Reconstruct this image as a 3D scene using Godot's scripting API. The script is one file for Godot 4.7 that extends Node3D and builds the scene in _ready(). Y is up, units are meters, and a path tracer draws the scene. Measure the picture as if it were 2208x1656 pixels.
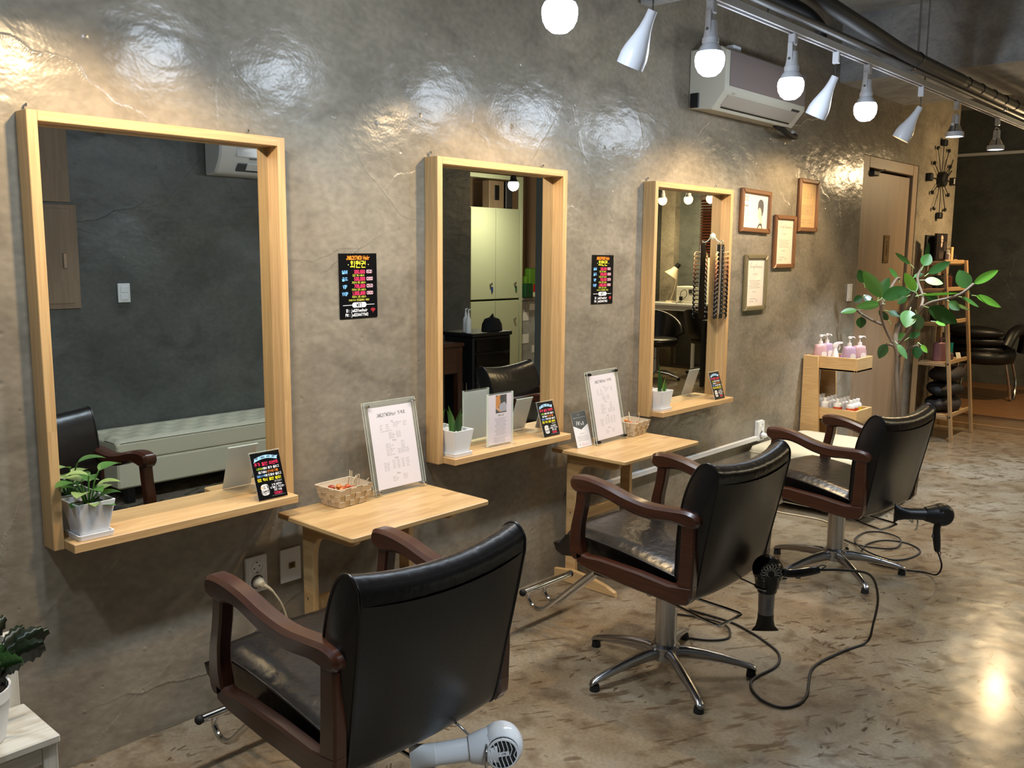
extends Node3D
# A hair salon: three oak-framed mirrors on a trowelled plaster wall, three styling chairs, track lights.
# World: the mirror wall is the plane z = 0 facing +z, x runs along it, y is up, metres.

const GLASS_Z := 0.012
const TRACK_Z := 0.72
const TRACK_Y := 2.31
var M := {}
var names_taken := {}
var rng := RandomNumberGenerator.new()

# ---------------------------------------------------------------- mesh builder
class MB:
	var v := PackedVector3Array()
	var n := PackedVector3Array()
	var uv := PackedVector2Array()

	func tri(a: Vector3, b: Vector3, c: Vector3, na: Vector3, nb: Vector3, nc: Vector3, ua := Vector2.ZERO, ub := Vector2.ZERO, uc := Vector2.ZERO) -> void:
		if (b - a).cross(c - a).dot(na + nb + nc) > 0.0:
			v.append(a); v.append(c); v.append(b)
			n.append(na); n.append(nc); n.append(nb)
			uv.append(ua); uv.append(uc); uv.append(ub)
		else:
			v.append(a); v.append(b); v.append(c)
			n.append(na); n.append(nb); n.append(nc)
			uv.append(ua); uv.append(ub); uv.append(uc)

	func quad(a: Vector3, b: Vector3, c: Vector3, d: Vector3, nn: Vector3, ua: Vector2, ub: Vector2, uc: Vector2, ud: Vector2) -> void:
		tri(a, b, c, nn, nn, nn, ua, ub, uc)
		tri(a, c, d, nn, nn, nn, ua, uc, ud)

	# a box with chamfered edges; u runs along the longest side, in metres
	func box(c: Vector3, s: Vector3, bev := 0.0, bas := Basis()) -> MB:
		var h := s * 0.5
		var b := minf(bev, minf(h.x, minf(h.y, h.z)) * 0.9)
		var la := 0
		if s.y > s.x: la = 1
		if s.z > s[la]: la = 2
		for ax in 3:
			var i := (ax + 1) % 3
			var j := (ax + 2) % 3
			if j == la:
				var t := i
				i = j
				j = t
			for sg in [-1.0, 1.0]:
				var pts: Array[Vector3] = []
				var us: Array[Vector2] = []
				for k in [[-1, -1], [1, -1], [1, 1], [-1, 1]]:
					var p := Vector3.ZERO
					p[ax] = sg * h[ax]
					p[i] = k[0] * (h[i] - b)
					p[j] = k[1] * (h[j] - b)
					us.append(Vector2(p[i] + c[i] + sg * 0.13 + c[ax] * 0.7, p[j] + c[j] + ax * 0.31))
					pts.append(c + bas * p)
				var nn := Vector3.ZERO
				nn[ax] = sg
				quad(pts[0], pts[1], pts[2], pts[3], bas * nn, us[0], us[1], us[2], us[3])
		if b > 0.0:
			for ax in 3:
				var i := (ax + 1) % 3
				var j := (ax + 2) % 3
				for si in [-1.0, 1.0]:
					for sj in [-1.0, 1.0]:
						var pts: Array[Vector3] = []
						for k in [[-1, 0], [1, 0], [1, 1], [-1, 1]]:
							var p := Vector3.ZERO
							p[ax] = k[0] * (h[ax] - b)
							p[i] = si * (h[i] - (b if k[1] == 0 else 0.0))
							p[j] = sj * (h[j] - (0.0 if k[1] == 0 else b))
							pts.append(c + bas * p)
						var nn := Vector3.ZERO
						nn[i] = si
						nn[j] = sj
						var o := Vector2(c[ax] - h[ax], c[j])
						quad(pts[0], pts[1], pts[2], pts[3], (bas * nn).normalized(), o, o + Vector2(s[ax], 0), o + Vector2(s[ax], b), o + Vector2(0, b))
			for sx in [-1.0, 1.0]:
				for sy in [-1.0, 1.0]:
					for sz in [-1.0, 1.0]:
						var nn := (bas * Vector3(sx, sy, sz)).normalized()
						tri(c + bas * Vector3(sx * h.x, sy * (h.y - b), sz * (h.z - b)), c + bas * Vector3(sx * (h.x - b), sy * h.y, sz * (h.z - b)), c + bas * Vector3(sx * (h.x - b), sy * (h.y - b), sz * h.z), nn, nn, nn)
		return self

	# a grid of rings with smooth normals; ring points run round (closed) or across (open)
	func loft(rings: Array, closed := true, cap0 := false, cap1 := false) -> MB:
		var nr := rings.size()
		var np: int = rings[0].size()
		var acc: Array = []
		for r in nr:
			var a := PackedVector3Array()
			a.resize(np)
			acc.append(a)
		var last := np if closed else np - 1
		for r in nr - 1:
			for k in last:
				var k2 := (k + 1) % np
				var p: Vector3 = rings[r][k]
				var q: Vector3 = rings[r][k2]
				var s: Vector3 = rings[r + 1][k2]
				var t: Vector3 = rings[r + 1][k]
				var f := (s - p).cross(t - q)
				acc[r][k] += f
				acc[r][k2] += f
				acc[r + 1][k] += f
				acc[r + 1][k2] += f
		var sign_sum := 0.0
		var cents: Array[Vector3] = []
		for r in nr:
			var c := Vector3.ZERO
			for k in np: c += rings[r][k]
			cents.append(c / np)
		for r in nr:
			for k in np:
				var d: Vector3 = acc[r][k]
				if closed: sign_sum += d.dot(rings[r][k] - cents[r])
		var sg := -1.0 if sign_sum < 0.0 else 1.0
		for r in nr:
			for k in np:
				var d: Vector3 = acc[r][k] * sg
				acc[r][k] = d.normalized() if d.length_squared() > 1e-20 else Vector3.UP
		var vlen := 0.0
		for r in nr - 1:
			var dl := (cents[r + 1] - cents[r]).length()
			if dl < 1e-4: dl = (rings[r + 1][0] - rings[r][0]).length()
			var ul := 0.0
			for k in last:
				var k2 := (k + 1) % np
				var du: float = (rings[r][k2] - rings[r][k]).length()
				if du < 1e-5: du = (rings[r + 1][k2] - rings[r + 1][k]).length()
				var u0 := Vector2(vlen, ul)
				var u1 := Vector2(vlen, ul + du)
				var u2 := Vector2(vlen + dl, ul + du)
				var u3 := Vector2(vlen + dl, ul)
				tri(rings[r][k], rings[r][k2], rings[r + 1][k2], acc[r][k], acc[r][k2], acc[r + 1][k2], u0, u1, u2)
				tri(rings[r][k], rings[r + 1][k2], rings[r + 1][k], acc[r][k], acc[r + 1][k2], acc[r + 1][k], u0, u2, u3)
				ul += du
			vlen += dl
		if cap0: fan(rings[0], cents[0] - cents[1])
		if cap1: fan(rings[nr - 1], cents[nr - 1] - cents[nr - 2])
		return self

	func fan(ring, nn: Vector3) -> void:
		var c := Vector3.ZERO
		for p in ring: c += p
		c /= ring.size()
		var m := nn.normalized()
		var ax := m.cross(Vector3.UP if absf(m.y) < 0.9 else Vector3.RIGHT).normalized()
		var ay := m.cross(ax)
		for k in ring.size():
			var p: Vector3 = ring[k]
			var q: Vector3 = ring[(k + 1) % ring.size()]
			tri(c, p, q, m, m, m, Vector2(c.dot(ax), c.dot(ay)), Vector2(p.dot(ax), p.dot(ay)), Vector2(q.dot(ax), q.dot(ay)))

	func tube(path, rad, sides := 8, caps := true, flat := 1.0, up := Vector3.ZERO) -> MB:
		var rings: Array = []
		var m: int = path.size()
		var side := Vector3.ZERO
		for i in m:
			var t: Vector3
			if i == 0: t = path[1] - path[0]
			elif i == m - 1: t = path[m - 1] - path[m - 2]
			else: t = (path[i + 1] - path[i]).normalized() + (path[i] - path[i - 1]).normalized()
			t = t.normalized()
			if side == Vector3.ZERO:
				var w := up if up != Vector3.ZERO else (Vector3.UP if absf(t.y) < 0.9 else Vector3.RIGHT)
				side = t.cross(w).normalized()
			else:
				side = (side - t * side.dot(t)).normalized()
			var upv := side.cross(t).normalized()
			var r: float = rad[i] if typeof(rad) != TYPE_FLOAT and typeof(rad) != TYPE_INT else float(rad)
			var ring := PackedVector3Array()
			for k in sides:
				var a := TAU * k / sides
				ring.append(path[i] + side * cos(a) * r + upv * sin(a) * r * flat)
			rings.append(ring)
		return loft(rings, true, caps, caps)

	# profile of (radius, height), turned about the y axis of tr; sharp corners stay sharp
	func lathe(prof: Array, seg := 24, tr := Transform3D()) -> MB:
		var run: Array = [prof[0]]
		for i in range(1, prof.size()):
			run.append(prof[i])
			var cut := i == prof.size() - 1
			if not cut:
				var d1: Vector2 = (prof[i] - prof[i - 1]).normalized()
				var d2: Vector2 = (prof[i + 1] - prof[i]).normalized()
				cut = d1.dot(d2) < 0.82
			if cut:
				if run.size() > 1:
					var rings: Array = []
					for p in run:
						var ring := PackedVector3Array()
						for k in seg:
							var a := TAU * k / seg
							ring.append(tr * Vector3(cos(a) * maxf(p.x, 0.00005), p.y, sin(a) * maxf(p.x, 0.00005)))
						rings.append(ring)
					var vert: bool = absf((run[-1] - run[0]).y) < 1e-6
					if vert:
						var up := (tr.basis * Vector3.UP).normalized()
						# flat annulus: point it away from the solid
						var s := 1.0 if (run[-1] - run[0]).x < 0.0 else -1.0
						_annulus(rings, up * s)
					else:
						loft(rings, true, false, false)
				run = [prof[i]]
		return self

	func _annulus(rings: Array, nn: Vector3) -> void:
		for r in rings.size() - 1:
			var np: int = rings[r].size()
			for k in np:
				var k2 := (k + 1) % np
				quad(rings[r][k], rings[r][k2], rings[r + 1][k2], rings[r + 1][k], nn, Vector2.ZERO, Vector2.ZERO, Vector2.ZERO, Vector2.ZERO)

	# polygon in the xy plane of tr, extruded along its z by depth (centred)
	func prism(poly: PackedVector2Array, depth: float, tr := Transform3D(), smooth := false, bev := 0.0) -> MB:
		var P := poly
		if Geometry2D.is_polygon_clockwise(P): P.reverse()
		var h := depth * 0.5
		var inner := P
		if bev > 0.0:
			inner = PackedVector2Array()
			var m := P.size()
			for i in m:
				var e1 := (P[i] - P[(i + m - 1) % m]).normalized()
				var e2 := (P[(i + 1) % m] - P[i]).normalized()
				var n1 := Vector2(-e1.y, e1.x)
				var n2 := Vector2(-e2.y, e2.x)
				var nb := (n1 + n2).normalized()
				inner.append(P[i] + nb * bev / maxf(0.5, nb.dot(n1)))
		var idx := Geometry2D.triangulate_polygon(inner)
		var bz := tr.basis.z.normalized()
		for s in [-1.0, 1.0]:
			for k in range(0, idx.size(), 3):
				var a := inner[idx[k]]
				var b := inner[idx[k + 1]]
				var c := inner[idx[k + 2]]
				tri(tr * Vector3(a.x, a.y, s * h), tr * Vector3(b.x, b.y, s * h), tr * Vector3(c.x, c.y, s * h), bz * s, bz * s, bz * s, a, b, c)
		var m := P.size()
		var en: Array[Vector3] = []
		for i in m:
			var e := (P[(i + 1) % m] - P[i]).normalized()
			en.append((tr.basis * Vector3(e.y, -e.x, 0)).normalized())
		var lay: Array = [[P, -h + bev, P, h - bev, 0.0]]
		if bev > 0.0:
			lay.append([inner, -h, P, -h + bev, -1.0])
			lay.append([P, h - bev, inner, h, 1.0])
		for L in lay:
			var l := 0.0
			for i in m:
				var j := (i + 1) % m
				var na: Vector3 = en[i]
				var nb: Vector3 = en[i]
				if smooth:
					var pr: Vector3 = en[(i + m - 1) % m]
					var nx: Vector3 = en[j]
					if pr.dot(en[i]) > 0.7: na = (pr + en[i]).normalized()
					if nx.dot(en[i]) > 0.7: nb = (nx + en[i]).normalized()
				na = (na + bz * float(L[4])).normalized()
				nb = (nb + bz * float(L[4])).normalized()
				var len: float = (P[j] - P[i]).length()
				var a3 := tr * Vector3(L[0][i].x, L[0][i].y, L[1])
				var b3 := tr * Vector3(L[0][j].x, L[0][j].y, L[1])
				var c3 := tr * Vector3(L[2][j].x, L[2][j].y, L[3])
				var d3 := tr * Vector3(L[2][i].x, L[2][i].y, L[3])
				tri(a3, b3, c3, na, nb, nb, Vector2(l, 0), Vector2(l + len, 0), Vector2(l + len, depth))
				tri(a3, c3, d3, na, nb, na, Vector2(l, 0), Vector2(l + len, depth), Vector2(l, depth))
				l += len
		return self

	# an ellipsoid
	func ball(c: Vector3, r: Vector3, seg := 16, rows := 10, bas := Basis()) -> MB:
		var rings: Array = []
		for i in rows + 1:
			var a := PI * i / rows
			var ring := PackedVector3Array()
			for k in seg:
				var b := TAU * k / seg
				var s := maxf(sin(a), 0.0005)
				ring.append(c + bas * Vector3(cos(b) * s * r.x, cos(a) * r.y, sin(b) * s * r.z))
			rings.append(ring)
		return loft(rings)

	# a flat printed sheet: uv 0..1, the picture's top at +y of tr, seen from +z
	func sheet(w: float, h: float, tr := Transform3D()) -> MB:
		var nn := tr.basis.z.normalized()
		quad(tr * Vector3(-w / 2, -h / 2, 0), tr * Vector3(w / 2, -h / 2, 0), tr * Vector3(w / 2, h / 2, 0), tr * Vector3(-w / 2, h / 2, 0), nn, Vector2(0, 1), Vector2(1, 1), Vector2(1, 0), Vector2(0, 0))
		return self

	func mesh() -> ArrayMesh:
		var arr := []
		arr.resize(Mesh.ARRAY_MAX)
		arr[Mesh.ARRAY_VERTEX] = v
		arr[Mesh.ARRAY_NORMAL] = n
		arr[Mesh.ARRAY_TEX_UV] = uv
		var am := ArrayMesh.new()
		am.add_surface_from_arrays(Mesh.PRIMITIVE_TRIANGLES, arr)
		return am

# ---------------------------------------------------------------- scene helpers
func numbered(called: String) -> String:
	if not names_taken.has(called):
		names_taken[called] = 0
		return called
	names_taken[called] += 1
	return "%s_%03d" % [called, names_taken[called]]

func put(called: String, mb, m: Material, parent: Node = self, at := Transform3D()) -> MeshInstance3D:
	var o := MeshInstance3D.new()
	o.mesh = mb if mb is Mesh else mb.mesh()
	o.material_override = m
	o.name = numbered(called) if parent == self else called
	o.transform = at
	parent.add_child(o, true)
	return o

func tag(o: Node, label: String, category := "", group := "", kind := "") -> Node:
	if label: o.set_meta("label", label)
	if category: o.set_meta("category", category)
	if group: o.set_meta("group", group)
	if kind: o.set_meta("kind", kind)
	return o

func thing(called: String, label: String, category: String, at := Vector3.ZERO, turn := 0.0, group := "") -> Node3D:
	var o := Node3D.new()
	o.name = numbered(called)
	add_child(o)
	o.position = at
	o.rotation.y = turn
	tag(o, label, category, group)
	return o

func structure(called: String, mb, m: Material, label := "") -> MeshInstance3D:
	var o := put(called, mb, m)
	o.set_meta("kind", "structure")
	if label: o.set_meta("label", label)
	return o

func copy_of(root: Node3D, at: Vector3, turn := 0.0, label := "") -> Node3D:
	var r: Node3D = root.duplicate()
	r.name = numbered(String(root.name).trim_suffix("_001"))
	add_child(r)
	r.position = at
	r.rotation.y = turn
	if label: r.set_meta("label", label)
	return r

func spline(pts: Array, per := 6) -> PackedVector3Array:
	var out := PackedVector3Array()
	var m := pts.size()
	for i in m - 1:
		var p0: Vector3 = pts[maxi(i - 1, 0)]
		var p1: Vector3 = pts[i]
		var p2: Vector3 = pts[i + 1]
		var p3: Vector3 = pts[mini(i + 2, m - 1)]
		for k in per:
			out.append(p1.cubic_interpolate(p2, p0, p3, float(k) / per))
	out.append(pts[m - 1])
	return out

func spline2(pts: Array, per := 5) -> PackedVector2Array:
	var out := PackedVector2Array()
	var m := pts.size()
	for i in m - 1:
		var p0: Vector2 = pts[maxi(i - 1, 0)]
		var p1: Vector2 = pts[i]
		var p2: Vector2 = pts[i + 1]
		var p3: Vector2 = pts[mini(i + 2, m - 1)]
		for k in per:
			out.append(p1.cubic_interpolate(p2, p0, p3, float(k) / per))
	out.append(pts[m - 1])
	return out

func facing(n: Vector3, up := Vector3.UP, at := Vector3.ZERO) -> Transform3D:
	var z := n.normalized()
	var x := up.cross(z).normalized()
	return Transform3D(Basis(x, z.cross(x), z), at)

# a frame whose y axis runs along d
func along(d: Vector3, at := Vector3.ZERO) -> Transform3D:
	var y := d.normalized()
	var x := y.cross(Vector3.FORWARD if absf(y.z) < 0.9 else Vector3.RIGHT).normalized()
	return Transform3D(Basis(x, y, x.cross(y)), at)

func rounded(w: float, h: float, r: float, seg := 4) -> PackedVector2Array:
	var out := PackedVector2Array()
	for q in [[1, 1, 0.0], [-1, 1, 0.5], [-1, -1, 1.0], [1, -1, 1.5]]:
		for k in seg + 1:
			var a: float = PI * (q[2] + 0.5 * k / seg)
			out.append(Vector2(q[0] * (w / 2 - r) + cos(a) * r, q[1] * (h / 2 - r) + sin(a) * r))
	return out

# ---------------------------------------------------------------- drawing print: a stroke font for Latin and Hangul
const GLYPH := {
	"A": "084088 2565", "B": "080060726404 0464766808", "C": "8160200206286887", "D": "00085886825000", "E": "80000888 0464", "F": "800008 0464", "G": "8160200206286886 868454",
	"H": "0008 8088 0484", "I": "2060 4048 2868", "J": "6066482806", "K": "0008 8004 3388", "L": "000888", "M": "0800458088", "N": "08008880", "O": "206082866828060220",
	"P": "08006072736404", "R": "08006072736404 4488", "S": "81602002246486682807", "T": "0080 4048", "U": "000628688680", "V": "004880", "W": "0028426880", "X": "0088 8008", "Y": "004480 4448", "Z": "00800888",
	"0": "206072766828161220", "1": "214048", "2": "02206072740888", "3": "112060726434 6476682817", "4": "600686 6068", "5": "701014547677582807", "6": "715020030628587675542405", "7": "007028", "8": "20607264241220 647668281624", "9": "7260201213246472755828",
	"&": "88122040520507284885", "(": "50323658", ")": "30525638", "%": "1030321210 5676785856 8008", ",": "474829", ".": "4748", ":": "4243 4748", "!": "4045 4748", "~": "0523456483", "-": "1575",
	"a": "7378 7453331417385877", "b": "1018 1433537477583817", "c": "7453331417385877", "d": "7078 7453331417385877", "e": "157574533314173868", "f": "70504148 1363", "g": "737a5b2b 7453331417385877", "h": "1018 1433537478", "i": "4348 4041", "j": "534a3b1b 5051",
	"l": "4048", "m": "0308 0423334448 4463738488", "n": "1318 1433537478", "o": "335374775838171433", "p": "131b 1433537477583817", "r": "1318 14335373", "s": "74533314256577582817", "t": "40475868 1363", "u": "1317385877 7378", "v": "134873", "w": "0328446883", "y": "1348 732b"}
const JAMO := ["008078", "00 ", "000888", "80000888", "", "008084040888", "0080880800", "0008 8088 0484 0888", "", "4008 4388", "", "407184774817041140", "0080 4108 4488", "", "3050 0282 4308 4588", "008078 0484", "80000888 0484", "0080 0888 2028 6068", "3050 0282 44656748272544"]
const VOWEL_TALL := {0: "3038 3484", 1: "2028 7078 2474", 2: "3038 3383 3585", 4: "6068 0464", 5: "4048 8088 0444", 6: "6068 0363 0565", 7: "4048 8088 0343 0545", 20: "5058"}
const VOWEL_WIDE := {8: "0686 4146", 12: "0686 2126 6166", 13: "0282 4248", 17: "0282 2228 6268", 18: "0484"}
const VOWEL_BOTH := {9: [8, 0], 10: [8, 1], 11: [8, 20], 14: [13, 4], 15: [13, 5], 16: [13, 20], 19: [18, 20]}
const FINALS := {1: 0, 4: 2, 7: 3, 8: 5, 16: 6, 17: 7, 19: 9, 21: 11, 22: 12}

func dot_line(im: Image, a: Vector2, b: Vector2, w: float, col: Color) -> void:
	var r := w * 0.5
	var x0 := maxi(int(minf(a.x, b.x) - r - 1), 0)
	var x1 := mini(int(maxf(a.x, b.x) + r + 2), im.get_width())
	var y0 := maxi(int(minf(a.y, b.y) - r - 1), 0)
	var y1 := mini(int(maxf(a.y, b.y) + r + 2), im.get_height())
	var d := b - a
	var l2 := maxf(d.length_squared(), 1e-6)
	for y in range(y0, y1):
		for x in range(x0, x1):
			var p := Vector2(x + 0.5, y + 0.5)
			var t := clampf((p - a).dot(d) / l2, 0.0, 1.0)
			var k := clampf(r + 0.5 - p.distance_to(a + d * t), 0.0, 1.0) * col.a
			if k > 0.0:
				im.set_pixel(x, y, im.get_pixel(x, y).lerp(Color(col, 1.0), k))

func strokes(im: Image, code: String, at: Vector2, size: Vector2, w: float, col: Color) -> void:
	for s in code.split(" ", false):
		var last := Vector2.ZERO
		for i in range(0, s.length() - 1, 2):
			var p := at + Vector2(s.substr(i, 1).hex_to_int() / 8.0 * size.x, s.substr(i + 1, 1).hex_to_int() / 8.0 * size.y)
			if i > 0: dot_line(im, last, p, w, col)
			last = p

func hangul(im: Image, code: int, at: Vector2, s: float, w: float, col: Color) -> void:
	var k := code - 0xAC00
	var ini := k / 588
	var vow := (k % 588) / 28
	var fin := k % 28
	var hh := 0.56 if fin > 0 else 1.0
	var box := func(c: String, x: float, y: float, bw: float, bh: float): strokes(im, c, at + Vector2(x, y) * s, Vector2(bw, bh) * s, w, col)
	var first := func(x: float, y: float, bw: float, bh: float):
		var twin: int = {1: 0, 4: 3, 8: 7, 10: 9, 13: 12}.get(ini, -1)
		if twin >= 0:
			box.call(JAMO[twin], x, y, bw * 0.42, bh)
			box.call(JAMO[twin], x + bw * 0.56, y, bw * 0.42, bh)
		else:
			box.call(JAMO[ini], x, y, bw, bh)
	if VOWEL_TALL.has(vow):
		first.call(0.02, 0.06 * hh, 0.46, 0.86 * hh)
		box.call(VOWEL_TALL[vow], 0.55, 0.0, 0.38, hh)
	elif VOWEL_WIDE.has(vow):
		first.call(0.18, 0.0, 0.6, 0.46 * hh)
		box.call(VOWEL_WIDE[vow], 0.02, 0.54 * hh, 0.92, 0.46 * hh)
	else:
		var both: Array = VOWEL_BOTH[vow]
		first.call(0.06, 0.0, 0.46, 0.46 * hh)
		box.call(VOWEL_WIDE[both[0]], 0.0, 0.56 * hh, 0.62, 0.42 * hh)
		box.call(VOWEL_TALL[both[1]], 0.62, 0.0, 0.32, hh)
	if fin > 0 and FINALS.has(fin):
		box.call(JAMO[FINALS[fin]], 0.14, 0.68, 0.68, 0.32)

func text_width(t: String, s: float) -> float:
	var x := 0.0
	for i in t.length():
		var c := t.unicode_at(i)
		x += s * (1.1 if c >= 0xAC00 else (0.45 if c == 32 else (0.36 if t[i] in "il.,:!I()1" else 0.68)))
	return x

# writes t with its capital height s; anchor 0 left, 0.5 centre, 1 right; rise turns the line (dy per dx)
func write(im: Image, t: String, x: float, y: float, s: float, w: float, col: Color, anchor := 0.5, rise := 0.0) -> void:
	var cx := x - text_width(t, s) * anchor
	for i in t.length():
		var c := t.unicode_at(i)
		var at := Vector2(cx, y + rise * (cx - x))
		if c >= 0xAC00:
			hangul(im, c, at, s, w, col)
		elif GLYPH.has(t[i]):
			var narrow: bool = t[i] in "il.,:!I()1"
			strokes(im, GLYPH[t[i]], at - Vector2(s * (0.14 if narrow else 0.0), 0), Vector2(s * 0.52, s), w, col)
		cx += text_width(t[i], s)

func blob(im: Image, poly: PackedVector2Array, col: Color) -> void:
	var lo := poly[0]
	var hi := poly[0]
	for p in poly:
		lo = lo.min(p)
		hi = hi.max(p)
	for y in range(maxi(int(lo.y), 0), mini(int(hi.y) + 1, im.get_height())):
		for x in range(maxi(int(lo.x), 0), mini(int(hi.x) + 1, im.get_width())):
			if Geometry2D.is_point_in_polygon(Vector2(x + 0.5, y + 0.5), poly): im.set_pixel(x, y, col)

func page(w: int, h: int, c: Color) -> Image:
	var im := Image.create(w, h, true, Image.FORMAT_RGBA8)
	im.fill(c)
	return im

func paper(im: Image, rough := 0.5) -> StandardMaterial3D:
	im.generate_mipmaps()
	var m := StandardMaterial3D.new()
	m.albedo_texture = ImageTexture.create_from_image(im)
	m.roughness = rough
	m.metallic_specular = 0.25
	return m

# lines of illegible small print
func fine_print(im: Image, x0: float, x1: float, y: float, h: float, col: Color, seed_at: int) -> void:
	var r := RandomNumberGenerator.new()
	r.seed = seed_at
	var x := x0
	while x < x1:
		var wl := r.randf_range(1.6, 4.5) * h
		var e := minf(x + wl, x1)
		while x < e:
			var g := r.randf_range(0.3, 0.8) * h
			dot_line(im, Vector2(x, y + r.randf() * h), Vector2(x + g, y + r.randf() * h), 1.1, col)
			dot_line(im, Vector2(x + g * 0.4, y), Vector2(x + g * 0.4, y + h), 1.0, col)
			x += g + 1.2
		x += h * 0.8

# ---------------------------------------------------------------- surface textures
func noise(freq: float, oct := 4, s := 1, kind := FastNoiseLite.TYPE_SIMPLEX_SMOOTH) -> FastNoiseLite:
	var f := FastNoiseLite.new()
	f.noise_type = kind
	f.frequency = freq
	f.fractal_octaves = oct
	f.fractal_type = FastNoiseLite.FRACTAL_FBM if oct > 1 else FastNoiseLite.FRACTAL_NONE
	f.seed = s
	return f

func tex(im: Image) -> ImageTexture:
	im.generate_mipmaps()
	return ImageTexture.create_from_image(im)

func rgb_image(w: int, h: int, data: PackedByteArray) -> Image:
	return Image.create_from_data(w, h, false, Image.FORMAT_RGB8, data)

func normal_of(hgt: PackedFloat32Array, w: int, h: int, k: float) -> ImageTexture:
	var d := PackedByteArray()
	d.resize(w * h * 3)
	var o := 0
	for y in h:
		var yu := ((y + h - 1) % h) * w
		var yd := ((y + 1) % h) * w
		var yc := y * w
		for x in w:
			var nx := (hgt[yc + (x + w - 1) % w] - hgt[yc + (x + 1) % w]) * k
			var ny := (hgt[yd + x] - hgt[yu + x]) * k
			var l := 1.0 / sqrt(nx * nx + ny * ny + 1.0)
			d[o] = int((nx * l * 0.5 + 0.5) * 255.0)
			d[o + 1] = int((ny * l * 0.5 + 0.5) * 255.0)
			d[o + 2] = int((l * 0.5 + 0.5) * 255.0)
			o += 3
	return tex(rgb_image(w, h, d))

# points round a circle, for noise that repeats along x
func circle_of(size: int, squeeze := 1.0) -> Array:
	var c := PackedFloat32Array()
	var s := PackedFloat32Array()
	for x in size:
		c.append(cos(TAU * x / size) * size / TAU * squeeze)
		s.append(sin(TAU * x / size) * size / TAU * squeeze)
	return [c, s]

# mottled trowelled plaster: colour and relief share one tile
func plaster_colour(a: Color, b: Color, c: Color, s: int, size := 1024) -> ImageTexture:
	var z := 1024.0 / size
	var n1 := noise(0.006 * z, 4, s)
	var n2 := noise(0.02 * z, 5, s + 1)
	var n3 := noise(0.12 * z, 2, s + 2)
	var cs := circle_of(size)
	var cx: PackedFloat32Array = cs[0]
	var sx: PackedFloat32Array = cs[1]
	var d := PackedByteArray()
	d.resize(size * size * 3)
	var o := 0
	for y in size:
		for x in size:
			var q := n1.get_noise_3d(cx[x], sx[x] + 900.0, y) * 60.0 / z
			var t := clampf(0.5 + n1.get_noise_3d(cx[x], sx[x], y * 0.8) * 0.95 + n2.get_noise_3d(cx[x], sx[x], y * 1.5 + q) * 0.45, 0.0, 1.0)
			var u := clampf(0.5 + n2.get_noise_3d(cx[x] * 0.6 + 3000.0, sx[x] * 0.6, y - q) * 0.9, 0.0, 1.0)
			var k := 1.0 + n3.get_noise_3d(cx[x], sx[x], y * 1.4) * 0.08
			var col := a.lerp(b, t).lerp(c, u * u * 0.75) * k
			d[o] = int(clampf(col.r, 0, 1) * 255)
			d[o + 1] = int(clampf(col.g, 0, 1) * 255)
			d[o + 2] = int(clampf(col.b, 0, 1) * 255)
			o += 3
	return tex(rgb_image(size, size, d))

func plaster_relief(s: int, k: float, size := 1536) -> ImageTexture:
	var h := PackedFloat32Array()
	h.resize(size * size)
	var n1 := noise(0.008, 3, s)
	var n2 := noise(0.04, 3, s + 1)
	var n4 := noise(0.22, 2, s + 6)
	var cs := circle_of(size)
	var cx: PackedFloat32Array = cs[0]
	var sx: PackedFloat32Array = cs[1]
	for y in size:
		for x in size:
			h[y * size + x] = n1.get_noise_3d(cx[x], sx[x], y) * 2.0 + n2.get_noise_3d(cx[x] * 0.7, sx[x] * 0.7, y * 1.6) * 0.5 + n4.get_noise_2d(x, y * 1.5) * 0.13
	var r := RandomNumberGenerator.new()
	r.seed = s
	for i in 130:                     # trowel sweeps: thin ridges along arcs, steep on one side
		var c := Vector2(r.randf(), r.randf()) * size
		var rad := r.randf_range(60, 300)
		var a0 := r.randf() * TAU
		var span := r.randf_range(0.4, 1.6)
		var amp := r.randf_range(0.5, 2.2) * (1.0 if r.randf() < 0.35 else 0.45)
		var wid := r.randf_range(6, 22)
		var st := 0.7 / rad
		var a := 0.0
		while a < span:
			var fade := sin(PI * a / span)
			var dir := Vector2.from_angle(a0 + a)
			var wob := n1.get_noise_2d(a * 300.0, i * 50.0) * 14.0
			var hit := -1
			for j in int(wid):
				var p := c + dir * (rad + wob - j)
				var q := posmod(int(p.y), size) * size + posmod(int(p.x), size)
				if q != hit: h[q] += 0.55 * amp * fade * exp(-j / (wid * 0.35))
				hit = q
			a += st
	for i in 420:                     # pits and crumbs
		var c := Vector2(r.randf(), r.randf()) * size
		var rr := r.randf_range(1.0, 2.6)
		var up := -1.4 if r.randf() < 0.7 else 1.2
		for dy in range(-3, 4):
			for dx in range(-3, 4):
				var e := Vector2(dx, dy).length() / rr
				if e < 1.4:
					h[posmod(int(c.y) + dy, size) * size + posmod(int(c.x) + dx, size)] += up * (1.0 - e / 1.4)
	return normal_of(h, size, size, k)

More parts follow.
